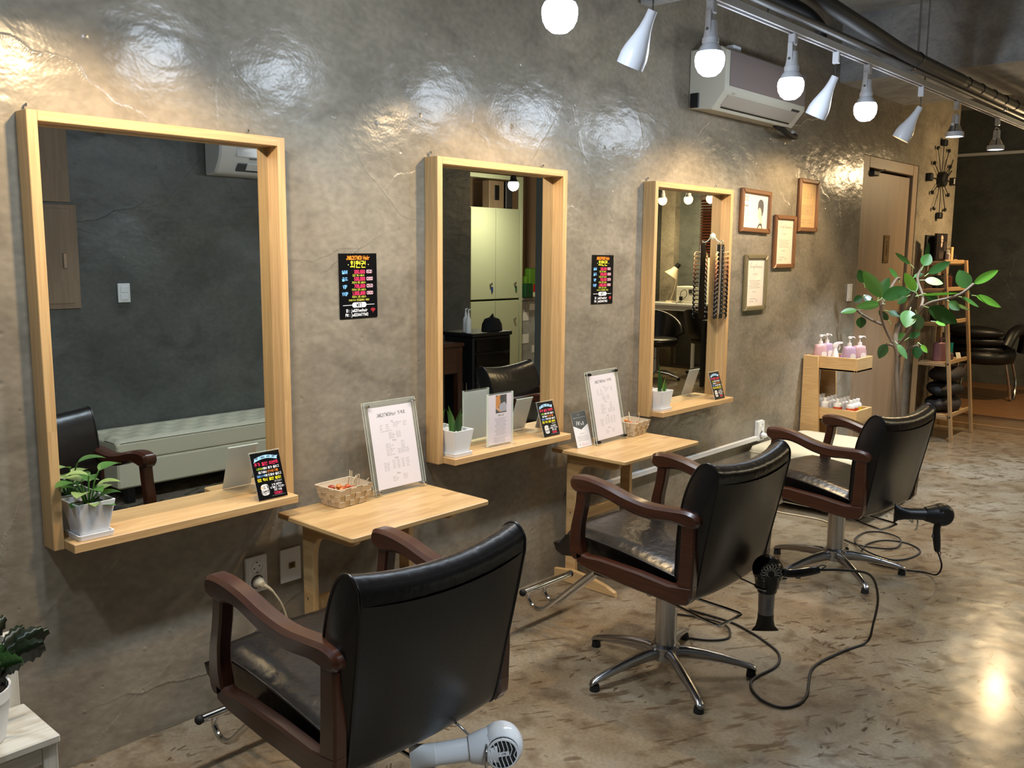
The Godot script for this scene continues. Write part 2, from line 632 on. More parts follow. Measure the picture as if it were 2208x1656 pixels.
# sealed concrete floor with brown scuffs
func floor_colour(size := 1536) -> ImageTexture:
	var n1 := noise(0.004, 4, 71)
	var n2 := noise(0.02, 4, 72)
	var n3 := noise(0.16, 2, 73)
	var n5 := noise(0.05, 3, 79)
	var cs := circle_of(size)
	var cx: PackedFloat32Array = cs[0]
	var sx: PackedFloat32Array = cs[1]
	var d := PackedByteArray()
	d.resize(size * size * 3)
	var o := 0
	var ca := Color(0.46, 0.39, 0.30)
	var cb := Color(0.54, 0.50, 0.43)
	var cc := Color(0.33, 0.265, 0.195)
	for y in size:
		for x in size:
			var t := clampf(0.45 + n1.get_noise_3d(cx[x], sx[x], y) * 1.2 + n2.get_noise_3d(cx[x], sx[x], y) * 0.3, 0, 1)
			var u := clampf(n2.get_noise_3d(cx[x] + 4000.0, sx[x], y) * 1.6 - 0.12, 0, 1)
			var st := smoothstep(0.36, 0.56, n5.get_noise_2d((x * 0.85 + y * 0.5) * 0.22, y * 0.85 - x * 0.5) + 0.25 * n1.get_noise_3d(cx[x], sx[x] + 500.0, y))
			var col := ca.lerp(cb, t).lerp(cc, u * 0.8).lerp(Color(0.27, 0.2, 0.13), st * 0.55) * (1.0 + n3.get_noise_2d(x, y) * 0.08)
			d[o] = int(clampf(col.r, 0, 1) * 255)
			d[o + 1] = int(clampf(col.g, 0, 1) * 255)
			d[o + 2] = int(clampf(col.b, 0, 1) * 255)
			o += 3
	var base := rgb_image(size, size, d)
	var r := RandomNumberGenerator.new()
	r.seed = 5
	for g in 110:                     # groups of slanting scuffs
		var c := Vector2(r.randf(), r.randf()) * size
		var ang := r.randf_range(-0.7, 0.3) + (1.3 if r.randf() < 0.2 else 0.0)
		for i in r.randi_range(3, 10):
			var p := c + Vector2(r.randfn(0, 42), r.randfn(0, 30))
			var l := r.randf_range(5, 22)
			var dir := Vector2.from_angle(ang + r.randfn(0, 0.25))
			var ink := Color(0.22, 0.15, 0.09, r.randf_range(0.25, 0.75))
			var w := r.randf_range(1.0, 4.0)
			for k in r.randi_range(2, 5):         # a ragged smear made of short strokes side by side
				var q := p + dir.orthogonal() * r.randfn(0, w) + dir * r.randfn(0, l * 0.25)
				dot_line(base, q, q + dir.rotated(r.randfn(0, 0.15)) * l * r.randf_range(0.3, 0.9), r.randf_range(0.8, 2.6), ink)
	for i in 700:
		var p := Vector2(r.randf(), r.randf()) * size
		dot_line(base, p, p + Vector2(r.randfn(0, 3), r.randfn(0, 2)), r.randf_range(1, 3.0), Color(0.24, 0.17, 0.11, r.randf_range(0.2, 0.7)))
	return tex(base)

# wood: grain along u
func wood(a: Color, b: Color, s: int, rings := 1.0, planks := 0, w := 512, h := 512) -> ImageTexture:
	var n1 := noise(0.01, 3, s)
	var n2 := noise(0.09, 3, s + 1)
	var r := RandomNumberGenerator.new()
	r.seed = s
	var tone := PackedFloat32Array()
	var shift := PackedFloat32Array()
	for i in 400:
		tone.append(r.randf_range(-0.5, 0.5))
		shift.append(r.randf() * w)
	var d := PackedByteArray()
	d.resize(w * h * 3)
	var o := 0
	for y in h:
		for x in w:
			var add := 0.0
			var sx := float(x)
			if planks > 0:
				var row := y * planks / h
				sx = fposmod(x + shift[row], w)
				add = tone[(row * 3 + int(sx * 3 / w)) % 400] * 0.55
			var f := n1.get_noise_2d(sx * 0.28, y * 1.3) * 5.0 * rings
			var t := 0.5 + 0.5 * sin(f * TAU * 0.5 + y * 0.06 * rings)
			t = t * 0.55 + clampf(0.5 + n2.get_noise_2d(sx * 0.12, y * 2.6) * 0.9, 0, 1) * 0.45 + add
			var col := a.lerp(b, clampf(t, 0, 1))
			d[o] = int(col.r * 255)
			d[o + 1] = int(col.g * 255)
			d[o + 2] = int(col.b * 255)
			o += 3
	return tex(rgb_image(w, h, d))

func relief_noise(freq: float, oct: int, k: float, s: int, size := 512, sx := 1.0) -> ImageTexture:
	var f := noise(freq, oct, s)
	var h := PackedFloat32Array()
	h.resize(size * size)
	for y in size:
		for x in size: h[y * size + x] = f.get_noise_2d(x * sx, y)
	return normal_of(h, size, size, k)

func mat(c: Color, rough := 0.5, metal := 0.0, spec := 0.5) -> StandardMaterial3D:
	var m := StandardMaterial3D.new()
	m.albedo_color = c
	m.roughness = rough
	m.metallic = metal
	m.metallic_specular = spec
	return m

func textured(t: Texture2D, rough: float, scale: Vector3, tri := false, world := false, nrm: Texture2D = null, nscale := 1.0) -> StandardMaterial3D:
	var m := StandardMaterial3D.new()
	m.albedo_texture = t
	m.roughness = rough
	m.uv1_scale = scale
	m.uv1_triplanar = tri
	m.uv1_world_triplanar = world
	if nrm:
		m.normal_enabled = true
		m.normal_texture = nrm
		m.normal_scale = nscale
	return m

func glow(c: Color, e: float) -> StandardMaterial3D:
	var m := mat(c, 0.5)
	m.emission_enabled = true
	m.emission = c
	m.emission_energy_multiplier = e
	return m

func clear(c: Color, alpha: float, rough := 0.03) -> StandardMaterial3D:
	var m := mat(Color(c, alpha), rough, 0.0, 0.35)
	m.transparency = BaseMaterial3D.TRANSPARENCY_ALPHA
	return m

func make_materials() -> void:
	var relief := plaster_relief(11, 0.24)
	var pc := plaster_colour(Color(0.52, 0.49, 0.43), Color(0.59, 0.55, 0.485), Color(0.43, 0.40, 0.35), 3)
	M.plaster_shade_tinted = plaster_material(plaster_colour(Color(0.34, 0.35, 0.335), Color(0.39, 0.395, 0.375), Color(0.27, 0.28, 0.27), 13, 768), relief, 0.34)  # same plaster as the mirror wall, with its dimmer light put into the colour
	M.plaster = plaster_material(pc, relief, 0.23)
	M.slab = textured(plaster_colour(Color(0.60, 0.605, 0.605), Color(0.68, 0.68, 0.675), Color(0.49, 0.49, 0.49), 40, 512), 0.85, Vector3.ONE * 0.3, true, true)
	M.floor = textured(floor_colour(), 0.27, Vector3.ONE / 4.0, true, true, relief_noise(0.03, 3, 1.2, 9), 0.1)
	M.floor.clearcoat_enabled = true
	M.floor.clearcoat = 0.3
	M.floor.clearcoat_roughness = 0.12
	M.oak = textured(wood(Color(0.715, 0.565, 0.375), Color(0.80, 0.66, 0.46), 21, 0.5), 0.42, Vector3(0.9, 4.0, 1))
	M.bamboo = textured(wood(Color(0.68, 0.54, 0.36), Color(0.78, 0.65, 0.455), 23, 0.3, 16), 0.36, Vector3(1.6, 2.2, 1))
	M.pine = textured(wood(Color(0.74, 0.58, 0.38), Color(0.84, 0.70, 0.49), 25, 1.2), 0.5, Vector3(0.9, 4.0, 1))
	M.ladder = textured(wood(Color(0.58, 0.46, 0.31), Color(0.67, 0.54, 0.38), 26, 0.6), 0.55, Vector3(0.9, 4.0, 1))
	M.walnut = textured(wood(Color(0.18, 0.082, 0.04), Color(0.285, 0.135, 0.065), 27, 0.8), 0.32, Vector3(1.2, 4.0, 1))
	M.walnut.clearcoat_enabled = true
	M.walnut.clearcoat = 0.5
	M.walnut.clearcoat_roughness = 0.15
	M.deck = textured(wood(Color(0.40, 0.27, 0.17), Color(0.50, 0.36, 0.23), 29, 0.8), 0.4, Vector3(0.7, 3.0, 1))
	M.door = textured(wood(Color(0.50, 0.42, 0.33), Color(0.565, 0.475, 0.38), 31, 0.3), 0.5, Vector3(0.8, 3.0, 1))
	var hide := relief_noise(0.05, 4, 1.0, 33)
	M.leather = mat(Color(0.07, 0.06, 0.06), 0.27, 0.0, 0.5)
	M.leather.normal_enabled = true
	M.leather.normal_texture = hide
	M.leather.normal_scale = 0.2
	M.leather.uv1_triplanar = true
	M.leather.uv1_scale = Vector3.ONE * 1.1
	M.leather_back = mat(Color(0.07, 0.06, 0.06), 0.3)
	M.leather_back.normal_enabled = true
	M.leather_back.normal_texture = hide
	M.leather_back.normal_scale = 0.12
	M.leather_back.uv1_triplanar = true
	M.leather_back.uv1_scale = Vector3.ONE * 3.0
	M.piping = mat(Color(0.05, 0.042, 0.04), 0.3)
	M.cream = mat(Color(0.82, 0.79, 0.68), 0.42)
	M.cream.normal_enabled = true
	M.cream.normal_texture = hide
	M.cream.normal_scale = 0.15
	M.cream.uv1_triplanar = true
	M.cream.uv1_scale = Vector3.ONE * 3.0
	M.chrome = mat(Color(0.80, 0.80, 0.80), 0.12, 1.0)
	M.steel = mat(Color(0.72, 0.72, 0.73), 0.22, 1.0)
	M.brass = mat(Color(0.42, 0.34, 0.20), 0.4, 0.9)
	M.mirror = mat(Color(0.86, 0.88, 0.875), 0.0, 1.0)
	M.white = mat(Color(0.87, 0.87, 0.86), 0.35)
	M.white_gloss = mat(Color(0.9, 0.9, 0.9), 0.16)
	M.white_paint = textured(wood(Color(0.74, 0.72, 0.66), Color(0.84, 0.825, 0.78), 35, 0.5), 0.5, Vector3(0.9, 4.0, 1))
	M.lamp_white = mat(Color(0.86, 0.87, 0.9), 0.3)
	M.black = mat(Color(0.03, 0.03, 0.032), 0.42)
	M.black_gloss = mat(Color(0.02, 0.02, 0.022), 0.12)
	M.rubber = mat(Color(0.035, 0.035, 0.035), 0.7)
	M.cord = mat(Color(0.10, 0.085, 0.07), 0.6)
	M.cream_cord = mat(Color(0.82, 0.76, 0.64), 0.5)
	M.grey = mat(Color(0.34, 0.34, 0.35), 0.5)
	M.dark_grey = mat(Color(0.16, 0.16, 0.17), 0.6)
	M.silver = mat(Color(0.5, 0.5, 0.52), 0.35, 0.8)
	M.acrylic = clear(Color(0.9, 0.95, 0.92), 0.045)
	M.acrylic_edge = clear(Color(0.9, 0.93, 0.88), 0.5)
	M.glass = clear(Color(1, 1, 1), 0.05, 0.01)
	M.soil = mat(Color(0.10, 0.07, 0.05), 0.95)
	M.pebble = mat(Color(0.85, 0.83, 0.78), 0.7)
	M.leaf_dark = leaf_material(Color(0.13, 0.25, 0.10), 0.3)
	M.leaf_mid = leaf_material(Color(0.24, 0.40, 0.16), 0.32)
	M.leaf_bright = leaf_material(Color(0.36, 0.56, 0.17), 0.35)
	M.leaf_pale = leaf_material(Color(0.50, 0.58, 0.34), 0.35)
	M.leaf_cactus = leaf_material(Color(0.07, 0.12, 0.05), 0.35)
	M.bark = mat(Color(0.40, 0.34, 0.27), 0.85)
	M.led = glow(Color(0.95, 0.97, 1.0), 9.0)
	M.led_disc = glow(Color(0.96, 0.98, 1.0), 6.0)
	M.warm_bulb = glow(Color(1.0, 0.83, 0.55), 7.0)

func plaster_material(pc: Texture2D, relief: Texture2D, rough: float) -> StandardMaterial3D:
	var m := textured(pc, rough, Vector3.ONE / 4.5, true, true)
	m.normal_enabled = true
	m.normal_texture = relief
	m.normal_scale = 1.0
	return m

func leaf_material(c: Color, rough: float) -> StandardMaterial3D:
	var m := mat(c, rough)
	m.backlight_enabled = true
	m.backlight = Color(c.r * 0.5, c.g * 0.6, c.b * 0.25)
	return m

# ---------------------------------------------------------------- camera, air and exposure
func look() -> void:
	var cam := Camera3D.new()
	cam.name = "camera"
	var f := 1966.22
	cam.fov = rad_to_deg(2.0 * atan(828.0 / f))
	var yaw := 0.7338
	var pitch := 0.1429
	var roll := 0.0086
	var fw := Vector3(cos(yaw) * cos(pitch), -sin(pitch), -sin(yaw) * cos(pitch))
	var r := fw.cross(Vector3.UP).normalized()
	var u := r.cross(fw)
	var r2 := r * cos(roll) + u * sin(roll)
	var u2 := -r * sin(roll) + u * cos(roll)
	cam.transform = Transform3D(Basis(r2, u2, -fw), Vector3(0, 1.42, 2.4712))
	cam.near = 0.05
	cam.far = 60.0
	add_child(cam)
	cam.current = true
	var env := Environment.new()
	env.background_mode = Environment.BG_COLOR
	env.background_color = Color.BLACK
	env.ambient_light_source = Environment.AMBIENT_SOURCE_DISABLED
	env.tonemap_mode = Environment.TONE_MAPPER_LINEAR
	env.tonemap_exposure = 0.95
	env.sdfgi_enabled = true
	env.ssao_enabled = true
	env.ssil_enabled = true
	var we := WorldEnvironment.new()
	we.name = "world_environment"
	we.environment = env
	add_child(we)

const LED_ENERGY := 0.2
const WARM_ENERGY := 1.2
const LED_COLOUR := Color(0.87, 0.935, 1.0)
const WARM_COLOUR := Color(1.0, 0.86, 0.65)

# ---------------------------------------------------------------- the room
func slab_box(x0: float, x1: float, y0: float, y1: float, z0: float, z1: float) -> MB:
	return MB.new().box(Vector3((x0 + x1) / 2, (y0 + y1) / 2, (z0 + z1) / 2), Vector3(x1 - x0, y1 - y0, z1 - z0))

func build_room() -> void:
	structure("floor", slab_box(-1.7, 10.4, -0.15, 0.0, -1.7, 5.2), M.floor, "sealed brown concrete floor with dark scuffs")
	structure("ceiling", slab_box(-1.7, 10.4, 2.9, 3.05, -1.7, 5.2), M.slab, "bare grey concrete ceiling slab")
	# the mirror wall has a shallow recess for its door
	var w := MB.new()
	w.box(Vector3((-1.7 + 6.27) / 2, 1.45, -0.1), Vector3(6.27 + 1.7, 2.9, 0.2))
	w.box(Vector3((7.35 + 8.25) / 2, 1.45, -0.1), Vector3(0.9, 2.9, 0.2))
	w.box(Vector3((6.27 + 7.35) / 2, (2.1 + 2.9) / 2, -0.1), Vector3(1.08, 0.8, 0.2))
	structure("wall_back", w, M.plaster, "grey-brown trowelled plaster wall that carries the mirrors")
	structure("wall_front", slab_box(-1.7, 5.4, 0, 2.9, 2.9, 3.1), M.plaster_shade_tinted, "grey-brown trowelled plaster wall behind the bench, its dimness put into the colour")
	structure("wall_left", slab_box(-1.8, -1.6, 0, 2.9, -0.2, 3.1), M.plaster, "grey-brown plaster end wall")
	structure("wall_right", slab_box(10.25, 10.4, 0, 2.9, -1.7, 5.2), M.plaster_shade_tinted, "plaster wall behind the wash chair, its dimness put into the colour")
	structure("wall_niche", slab_box(8.05, 10.25, 0, 2.9, -1.7, -1.5), M.plaster_shade_tinted, "plaster wall at the back of the wash corner, its shade put into the colour")
	structure("wall_corner", slab_box(8.05, 8.25, 0, 2.9, -1.5, -0.2), M.plaster, "side of the plaster wall at the wash corner")
	structure("wall_far", slab_box(5.2, 10.4, 0, 2.9, 5.0, 5.2), M.plaster, "plaster wall at the far side of the second room")
	structure("wall_locker", slab_box(5.2, 5.4, 0, 2.9, 3.1, 5.0), M.plaster, "side wall of the locker room")
	# a concrete beam crosses the ceiling
	structure("trim_1", slab_box(5.8, 6.95, 2.5, 2.9, 0.0, 5.0), M.slab, "concrete beam crossing under the ceiling")
	# plaster wall base, rough and proud of the wall
	build_door()

func build_door() -> void:
	var d := Node3D.new()
	d.name = numbered("door_1")
	add_child(d)
	tag(d, "taupe wooden flush door in a plastered frame", "", "", "structure")
	d.position = Vector3(6.27, 0, 0)
	put("jamb", MB.new().box(Vector3(0.06, 1.05, -0.03), Vector3(0.12, 2.1, 0.05), 0.004), M.door, d)
	put("jamb", MB.new().box(Vector3(1.03, 1.05, -0.03), Vector3(0.10, 2.1, 0.05), 0.004), M.door, d)
	put("lintel", MB.new().box(Vector3(0.55, 2.06, -0.03), Vector3(0.86, 0.08, 0.05), 0.004), M.door, d)
	put("leaf", MB.new().box(Vector3(0.55, 1.005, -0.045), Vector3(0.845, 2.0, 0.04), 0.004), M.door, d)
	put("backing", MB.new().box(Vector3(0.54, 1.05, -0.15), Vector3(1.08, 2.1, 0.1)), M.plaster, d)
	var c := put("door_closer", MB.new().box(Vector3(0.19, 1.985, -0.005), Vector3(0.10, 0.035, 0.05), 0.006), M.dark_grey, d)
	put("closer_arm", MB.new().tube([Vector3(0.24, 2.0, 0.01), Vector3(0.36, 2.02, 0.012)], 0.005, 6), M.dark_grey, c)
	var im := page(64, 160, Color(0.42, 0.33, 0.2))
	for q in [[8, 8, 56, 8], [56, 8, 56, 152], [56, 152, 8, 152], [8, 152, 8, 8]]: dot_line(im, Vector2(q[0], q[1]), Vector2(q[2], q[3]), 3, Color(0.2, 0.15, 0.08))
	blob(im, PackedVector2Array([Vector2(26, 50), Vector2(38, 50), Vector2(42, 90), Vector2(34, 130), Vector2(22, 110)]), Color(0.22, 0.16, 0.1))
	dot_line(im, Vector2(32, 36), Vector2(32, 38), 16, Color(0.22, 0.16, 0.1))
	put("sign_plate", MB.new().box(Vector3(0.57, 1.47, -0.022), Vector3(0.11, 0.2, 0.006), 0.002), M.brass, d)
	put("sign_print", MB.new().sheet(0.10, 0.19, Transform3D(Basis(), Vector3(0.57, 1.47, -0.0185))), paper(im, 0.5), d)

# ---------------------------------------------------------------- mirrors
func build_mirror(x0: float, x1: float, label: String) -> void:
	var t := thing("wall_mirror", label, "mirror", Vector3(x0, 0, 0), 0, "oak framed mirrors on the plaster wall")
	var w := x1 - x0
	var yb := 0.643
	var yt := 1.756
	var d := 0.068
	var th := 0.026
	put("side_board", MB.new().box(Vector3(th / 2, (yb + yt) / 2, d / 2 + 0.0005), Vector3(th, yt - yb, d), 0.0015), M.oak, t)
	put("side_board", MB.new().box(Vector3(w - th / 2, (yb + yt) / 2, d / 2 + 0.0005), Vector3(th, yt - yb, d), 0.0015), M.oak, t)
	put("top_board", MB.new().box(Vector3(w / 2, yt - th / 2, d / 2 + 0.0005), Vector3(w - 2 * th, th, d), 0.0015), M.oak, t)
	put("shelf", MB.new().box(Vector3(w / 2, yb + 0.013, 0.0655), Vector3(w - 2 * th, 0.024, 0.13), 0.0015), M.oak, t)
	put("glass", MB.new().box(Vector3(w / 2, (yb + 0.025 + yt - th) / 2, GLASS_Z / 2), Vector3(w - 2 * th, yt - th - yb - 0.025, GLASS_Z)), M.mirror, t)
	for hx in [0.02, w - 0.09]:
		var h := put("hook", MB.new().tube(spline([Vector3(hx, yt - 0.005, 0.004), Vector3(hx, yt + 0.012, 0.005), Vector3(hx + 0.004, yt + 0.02, 0.009), Vector3(hx + 0.001, yt + 0.013, 0.014)]), 0.0022, 6), M.steel, t)

func build_mirrors() -> void:
	build_mirror(0.899, 1.633, "oak framed wall mirror with leafy plant and black event card on its shelf")
	build_mirror(2.262, 2.996, "oak framed wall mirror with snake plant, profile sheet and event card on its shelf")
	build_mirror(3.648, 4.386, "oak framed wall mirror with hair colour swatches hanging on its side")

# ---------------------------------------------------------------- track lights
func light_at(o: Node3D, called: String, at: Vector3, col: Color, e: float, size: float) -> void:
	var l := OmniLight3D.new()
	l.name = called
	l.position = at
	l.light_color = col
	l.light_energy = e
	l.light_size = size
	l.omni_range = 30.0
	l.omni_attenuation = 2.0
	l.shadow_enabled = true
	o.add_child(l)

func spot_at(o: Node3D, called: String, at: Vector3, dir: Vector3, col: Color, e: float, size: float, ang: float, soft := 0.5) -> void:
	var l := SpotLight3D.new()
	l.name = called
	l.light_color = col
	l.light_energy = e
	l.light_size = size
	l.spot_range = 30.0
	l.spot_attenuation = 2.0
	l.spot_angle = ang
	l.spot_angle_attenuation = soft
	l.shadow_enabled = true
	o.add_child(l)
	var z := -dir.normalized()
	var x := (Vector3.UP if absf(z.y) < 0.95 else Vector3.RIGHT).cross(z).normalized()
	l.transform = Transform3D(Basis(x, z.cross(x), z), at)

# an LED globe: white adapter on the rail, forked neck, socket, clear collar and glowing dome. Origin at the rail.
func bulb_lamp(x: float, z: float, y: float, label: String, col: Color, glow_m: Material, e: float, group: String, body: Material = null) -> void:
	var b: Material = body if body else M.lamp_white
	var t := thing("track_bulb", label, "lamp", Vector3(x, y, z), 0, group)
	put("adapter", MB.new().box(Vector3(0, -0.023, 0), Vector3(0.032, 0.046, 0.03), 0.004), b, t)
	put("fork", MB.new().box(Vector3(-0.021, -0.075, 0), Vector3(0.006, 0.078, 0.022), 0.002).box(Vector3(0.0, -0.053, 0), Vector3(0.02, 0.03, 0.02), 0.002), b, t)
	put("pivot_screw", MB.new().tube([Vector3(-0.027, -0.1, 0), Vector3(-0.012, -0.1, 0)], 0.006, 8), M.steel, t)
	put("socket", MB.new().lathe([Vector2(0.0, -0.07), Vector2(0.02, -0.07), Vector2(0.022, -0.1), Vector2(0.027, -0.128), Vector2(0.03, -0.129), Vector2(0.03, -0.145), Vector2(0.026, -0.148), Vector2(0.0, -0.148)], 20), b, t)
	put("collar", MB.new().lathe([Vector2(0.026, -0.146), Vector2(0.036, -0.158), Vector2(0.046, -0.177)], 20), b, t)
	var g := put("globe", MB.new().lathe([Vector2(0.046, -0.177), Vector2(0.052, -0.19), Vector2(0.053, -0.205), Vector2(0.05, -0.225), Vector2(0.04, -0.244), Vector2(0.024, -0.257), Vector2(0.0, -0.261)], 24), glow_m, t)
	light_at(t, "glow", Vector3(0, -0.215, 0), col, e, 0.046)
	spot_at(t, "dome_glow", Vector3(0, -0.215, 0), Vector3.DOWN, col, e * 3.6, 0.046, 88.0, 1.0)

# a white bottle-shaped shade hung askew from the rail, its warm bulb inside
func cone_lamp(x: float, lean: Vector3, label: String, e := WARM_ENERGY) -> void:
	var t := thing("cone_lamp", label, "lamp", Vector3(x, TRACK_Y, TRACK_Z), 0, "white bottle shaped lamps on the track")
	put("adapter", MB.new().box(Vector3(0, -0.026, 0), Vector3(0.02, 0.052, 0.03), 0.003), M.lamp_white, t)
	put("wire_link", MB.new().tube([Vector3(-0.003, -0.05, 0), Vector3(-0.003, -0.085, 0)], 0.002, 6).tube([Vector3(0.004, -0.05, 0), Vector3(0.004, -0.085, 0)], 0.002, 6).tube([Vector3(0, -0.083, 0), Vector3(0, -0.11, 0)], 0.003, 6), M.chrome, t)
	var ax := lean.normalized()
	var tr := along(-ax, Vector3(0, -0.105, 0))
	var L := 0.185
	var outer := [Vector2(0.0, 0.0), Vector2(0.016, 0.0), Vector2(0.0175, -0.03), Vector2(0.022, -0.06), Vector2(0.032, -0.095), Vector2(0.042, -0.125), Vector2(0.047, -0.15), Vector2(0.047, -L)]
	var inner := [Vector2(0.047, -L), Vector2(0.0445, -L), Vector2(0.0445, -0.15), Vector2(0.038, -0.122), Vector2(0.02, -0.08)]
	put("shade", MB.new().lathe(outer, 24, tr), M.lamp_white, t)
	put("lining", MB.new().lathe(inner, 24, tr), M.lamp_white, t)
	put("bulb", MB.new().ball(tr * Vector3(0, -0.145, 0), Vector3.ONE * 0.026, 14, 10), M.warm_bulb, t)
	spot_at(t, "glow", tr * Vector3(0, -0.19, 0), ax, WARM_COLOUR, e, 0.035, 62.0)

# an open-backed reflector spot in a wire yoke
func reflector_spot(x: float, z: float, y: float, label: String, col: Color, e: float, disc: Material, group: String, ang := 40.0, aim := Vector3.DOWN) -> void:
	var t := thing("reflector_spot", label, "lamp", Vector3(x, y, z), 0, group)
	put("adapter", MB.new().box(Vector3(0, -0.025, 0), Vector3(0.026, 0.05, 0.028), 0.004), M.lamp_white, t)
	put("yoke", MB.new().tube(spline([Vector3(-0.042, -0.135, 0), Vector3(-0.042, -0.08, 0), Vector3(-0.036, -0.066, 0), Vector3(0.0, -0.064, 0), Vector3(0.036, -0.066, 0), Vector3(0.042, -0.08, 0), Vector3(0.042, -0.135, 0)], 4), 0.003, 6), M.lamp_white, t)
	put("neck", MB.new().lathe([Vector2(0.0, -0.08), Vector2(0.02, -0.08), Vector2(0.022, -0.13), Vector2(0.0, -0.132)], 18), M.lamp_white, t)
	for s in [-1, 1]: put("yoke_knob", MB.new().tube([Vector3(0.036 * s, -0.135, 0), Vector3(0.05 * s, -0.135, 0)], 0.009, 10), M.lamp_white, t)
	put("reflector", MB.new().lathe([Vector2(0.022, -0.13), Vector2(0.032, -0.15), Vector2(0.041, -0.175)], 22), M.chrome, t)
	put("rim", MB.new().lathe([Vector2(0.041, -0.173), Vector2(0.05, -0.175), Vector2(0.052, -0.2), Vector2(0.049, -0.202), Vector2(0.046, -0.198)], 24), M.lamp_white, t)
	put("lamp_face", MB.new().lathe([Vector2(0.0465, -0.196), Vector2(0.03, -0.202), Vector2(0.0, -0.204)], 24), disc, t)
	spot_at(t, "glow", Vector3(0, -0.21, 0), aim, col, e, 0.04, ang)

func rail(x0: float, x1: float, y: float, z: float, label: String) -> void:
	var t := thing("light_track", label, "track", Vector3((x0 + x1) / 2, y, z), 0)
	var l := x1 - x0
	put("channel", MB.new().box(Vector3(0, 0.022, 0), Vector3(l, 0.016, 0.034), 0.001), M.lamp_white, t)
	for s in [-1, 1]: put("lip", MB.new().box(Vector3(0, 0.007, 0.0125 * s), Vector3(l, 0.014, 0.009), 0.001), M.lamp_white, t)
	put("slot", MB.new().box(Vector3(0, 0.012, 0), Vector3(l, 0.002, 0.016)), M.black, t)
	var k := x0 + 0.4
	while k < x1:
		put("hanger_rod", MB.new().tube([Vector3(k - (x0 + x1) / 2, 0.03, 0), Vector3(k - (x0 + x1) / 2, 2.9 - y, 0)], 0.004, 6), M.steel, t)
		k += 1.8

func build_lights() -> void:
	rail(-0.6, 8.6, TRACK_Y, TRACK_Z, "white light track with black slot hung over the chairs")
	var g := "cool white globes on the track over the chairs"
	var base := "glowing white globe bulb on the white track past the leafy plant mirror"
	for q in [[0.25, base], [0.94, base], [1.63, "glowing globe bulb on the track above the table with the chrome knob board"], [2.134, "glowing globe bulb on the track between leafy plant and snake plant mirrors"], [2.981, "glowing globe bulb before the cream side of the air conditioner"], [3.629, "glowing globe bulb before the mauve panel of the air conditioner"], [4.42, "glowing globe bulb between two bottle shaped lamps past the air conditioner"]]:
		bulb_lamp(q[0], TRACK_Z, TRACK_Y, q[1], LED_COLOUR, M.led, LED_ENERGY, g)
	var ln := Vector3(-0.03, -0.9, -0.44)
	cone_lamp(1.13, ln, "white bottle shaped lamp on the track above the leafy plant mirror")
	cone_lamp(2.61, ln, "white bottle shaped lamp leaning to the wall between two globes")
	cone_lamp(4.06, ln, "white bottle shaped lamp hanging beside the air conditioner")
	cone_lamp(5.16, Vector3(-0.12, -0.88, -0.46), "white bottle shaped lamp hanging before the taupe door")
	var gs := "reflector spots on the white track"
	reflector_spot(5.76, TRACK_Z, TRACK_Y, "lit reflector spot on the white track above the starburst clock", LED_COLOUR, 5.0, M.led_disc, gs, 40)
	reflector_spot(6.61, TRACK_Z, TRACK_Y, "lit reflector spot on the white track before the dark corner", LED_COLOUR, 5.0, M.led_disc, gs, 40)
	bulb_lamp(7.85, TRACK_Z, TRACK_Y, "warm globe bulb at the end of the track by the clock", Color(1.0, 0.86, 0.65), M.warm_bulb, 0.65, "")
	rail(0.6, 4.6, 2.265, 2.66, "white light track hung over the cream bench")
	reflector_spot(2.49, 2.66, 2.265, "lit reflector spot above the light switch plate on the dark wall", LED_COLOUR, 0.5, M.led_disc, "reflector spots over the bench", 34)
	reflector_spot(3.3, 2.62, 2.265, "lit reflector spot in front of the split air conditioner", LED_COLOUR, 0.5, M.led_disc, "reflector spots over the bench", 34)
	for x in [0.9, 1.45, 3.75, 4.4]: reflector_spot(x, 2.66, 2.265, "added unseen reflector spot on the track over the bench end", LED_COLOUR, 2.4, M.led_disc, "added unseen spots over the bench ends", 24, Vector3(0, -0.86, -0.5))  # extra out-of-view spots, added to light the hair dryer, chair backs and floor
	bulb_lamp(6.59, 3.5, 2.265, "globe bulb with black socket before the pale green lockers", Color(1.0, 0.95, 0.82), M.led, 0.5, "", M.black)
	for q in [[9.6, 3.77], [9.6, 3.41], [9.6, 3.11]]:
		bulb_lamp(q[0], q[1], 2.27, "warm globe bulb over the black tub chairs", Color(1.0, 0.9, 0.7), M.warm_bulb, 0.35, "warm globes in the second room")
	# grey conduit beside the track, on its own rods
	var c := thing("conduit_pipe", "grey steel conduit running beside the white light track", "pipe", Vector3(4.0, 2.365, TRACK_Z + 0.032))
	put("pipe", MB.new().tube([Vector3(-4.6, 0, 0), Vector3(4.6, 0, 0)], 0.016, 12), M.grey, c)
	for k in [-2.0, 0.9, 2.6]: put("clip", MB.new().lathe([Vector2(0.02, -0.012), Vector2(0.02, 0.012)], 14, Transform3D(Basis(Vector3(0, 1, 0), Vector3(1, 0, 0), Vector3(0, 0, -1)), Vector3(k, 0, 0))), M.steel, c)

# ---------------------------------------------------------------- styling chair (faces -z; origin on the floor under its column)
func yz(thick: float, x: float) -> Transform3D:
	# maps a polygon drawn as (z, y) into the chair's side plane
	return Transform3D(Basis(Vector3(0, 0, 1), Vector3(0, 1, 0), Vector3(-1, 0, 0)), Vector3(x, 0, 0))

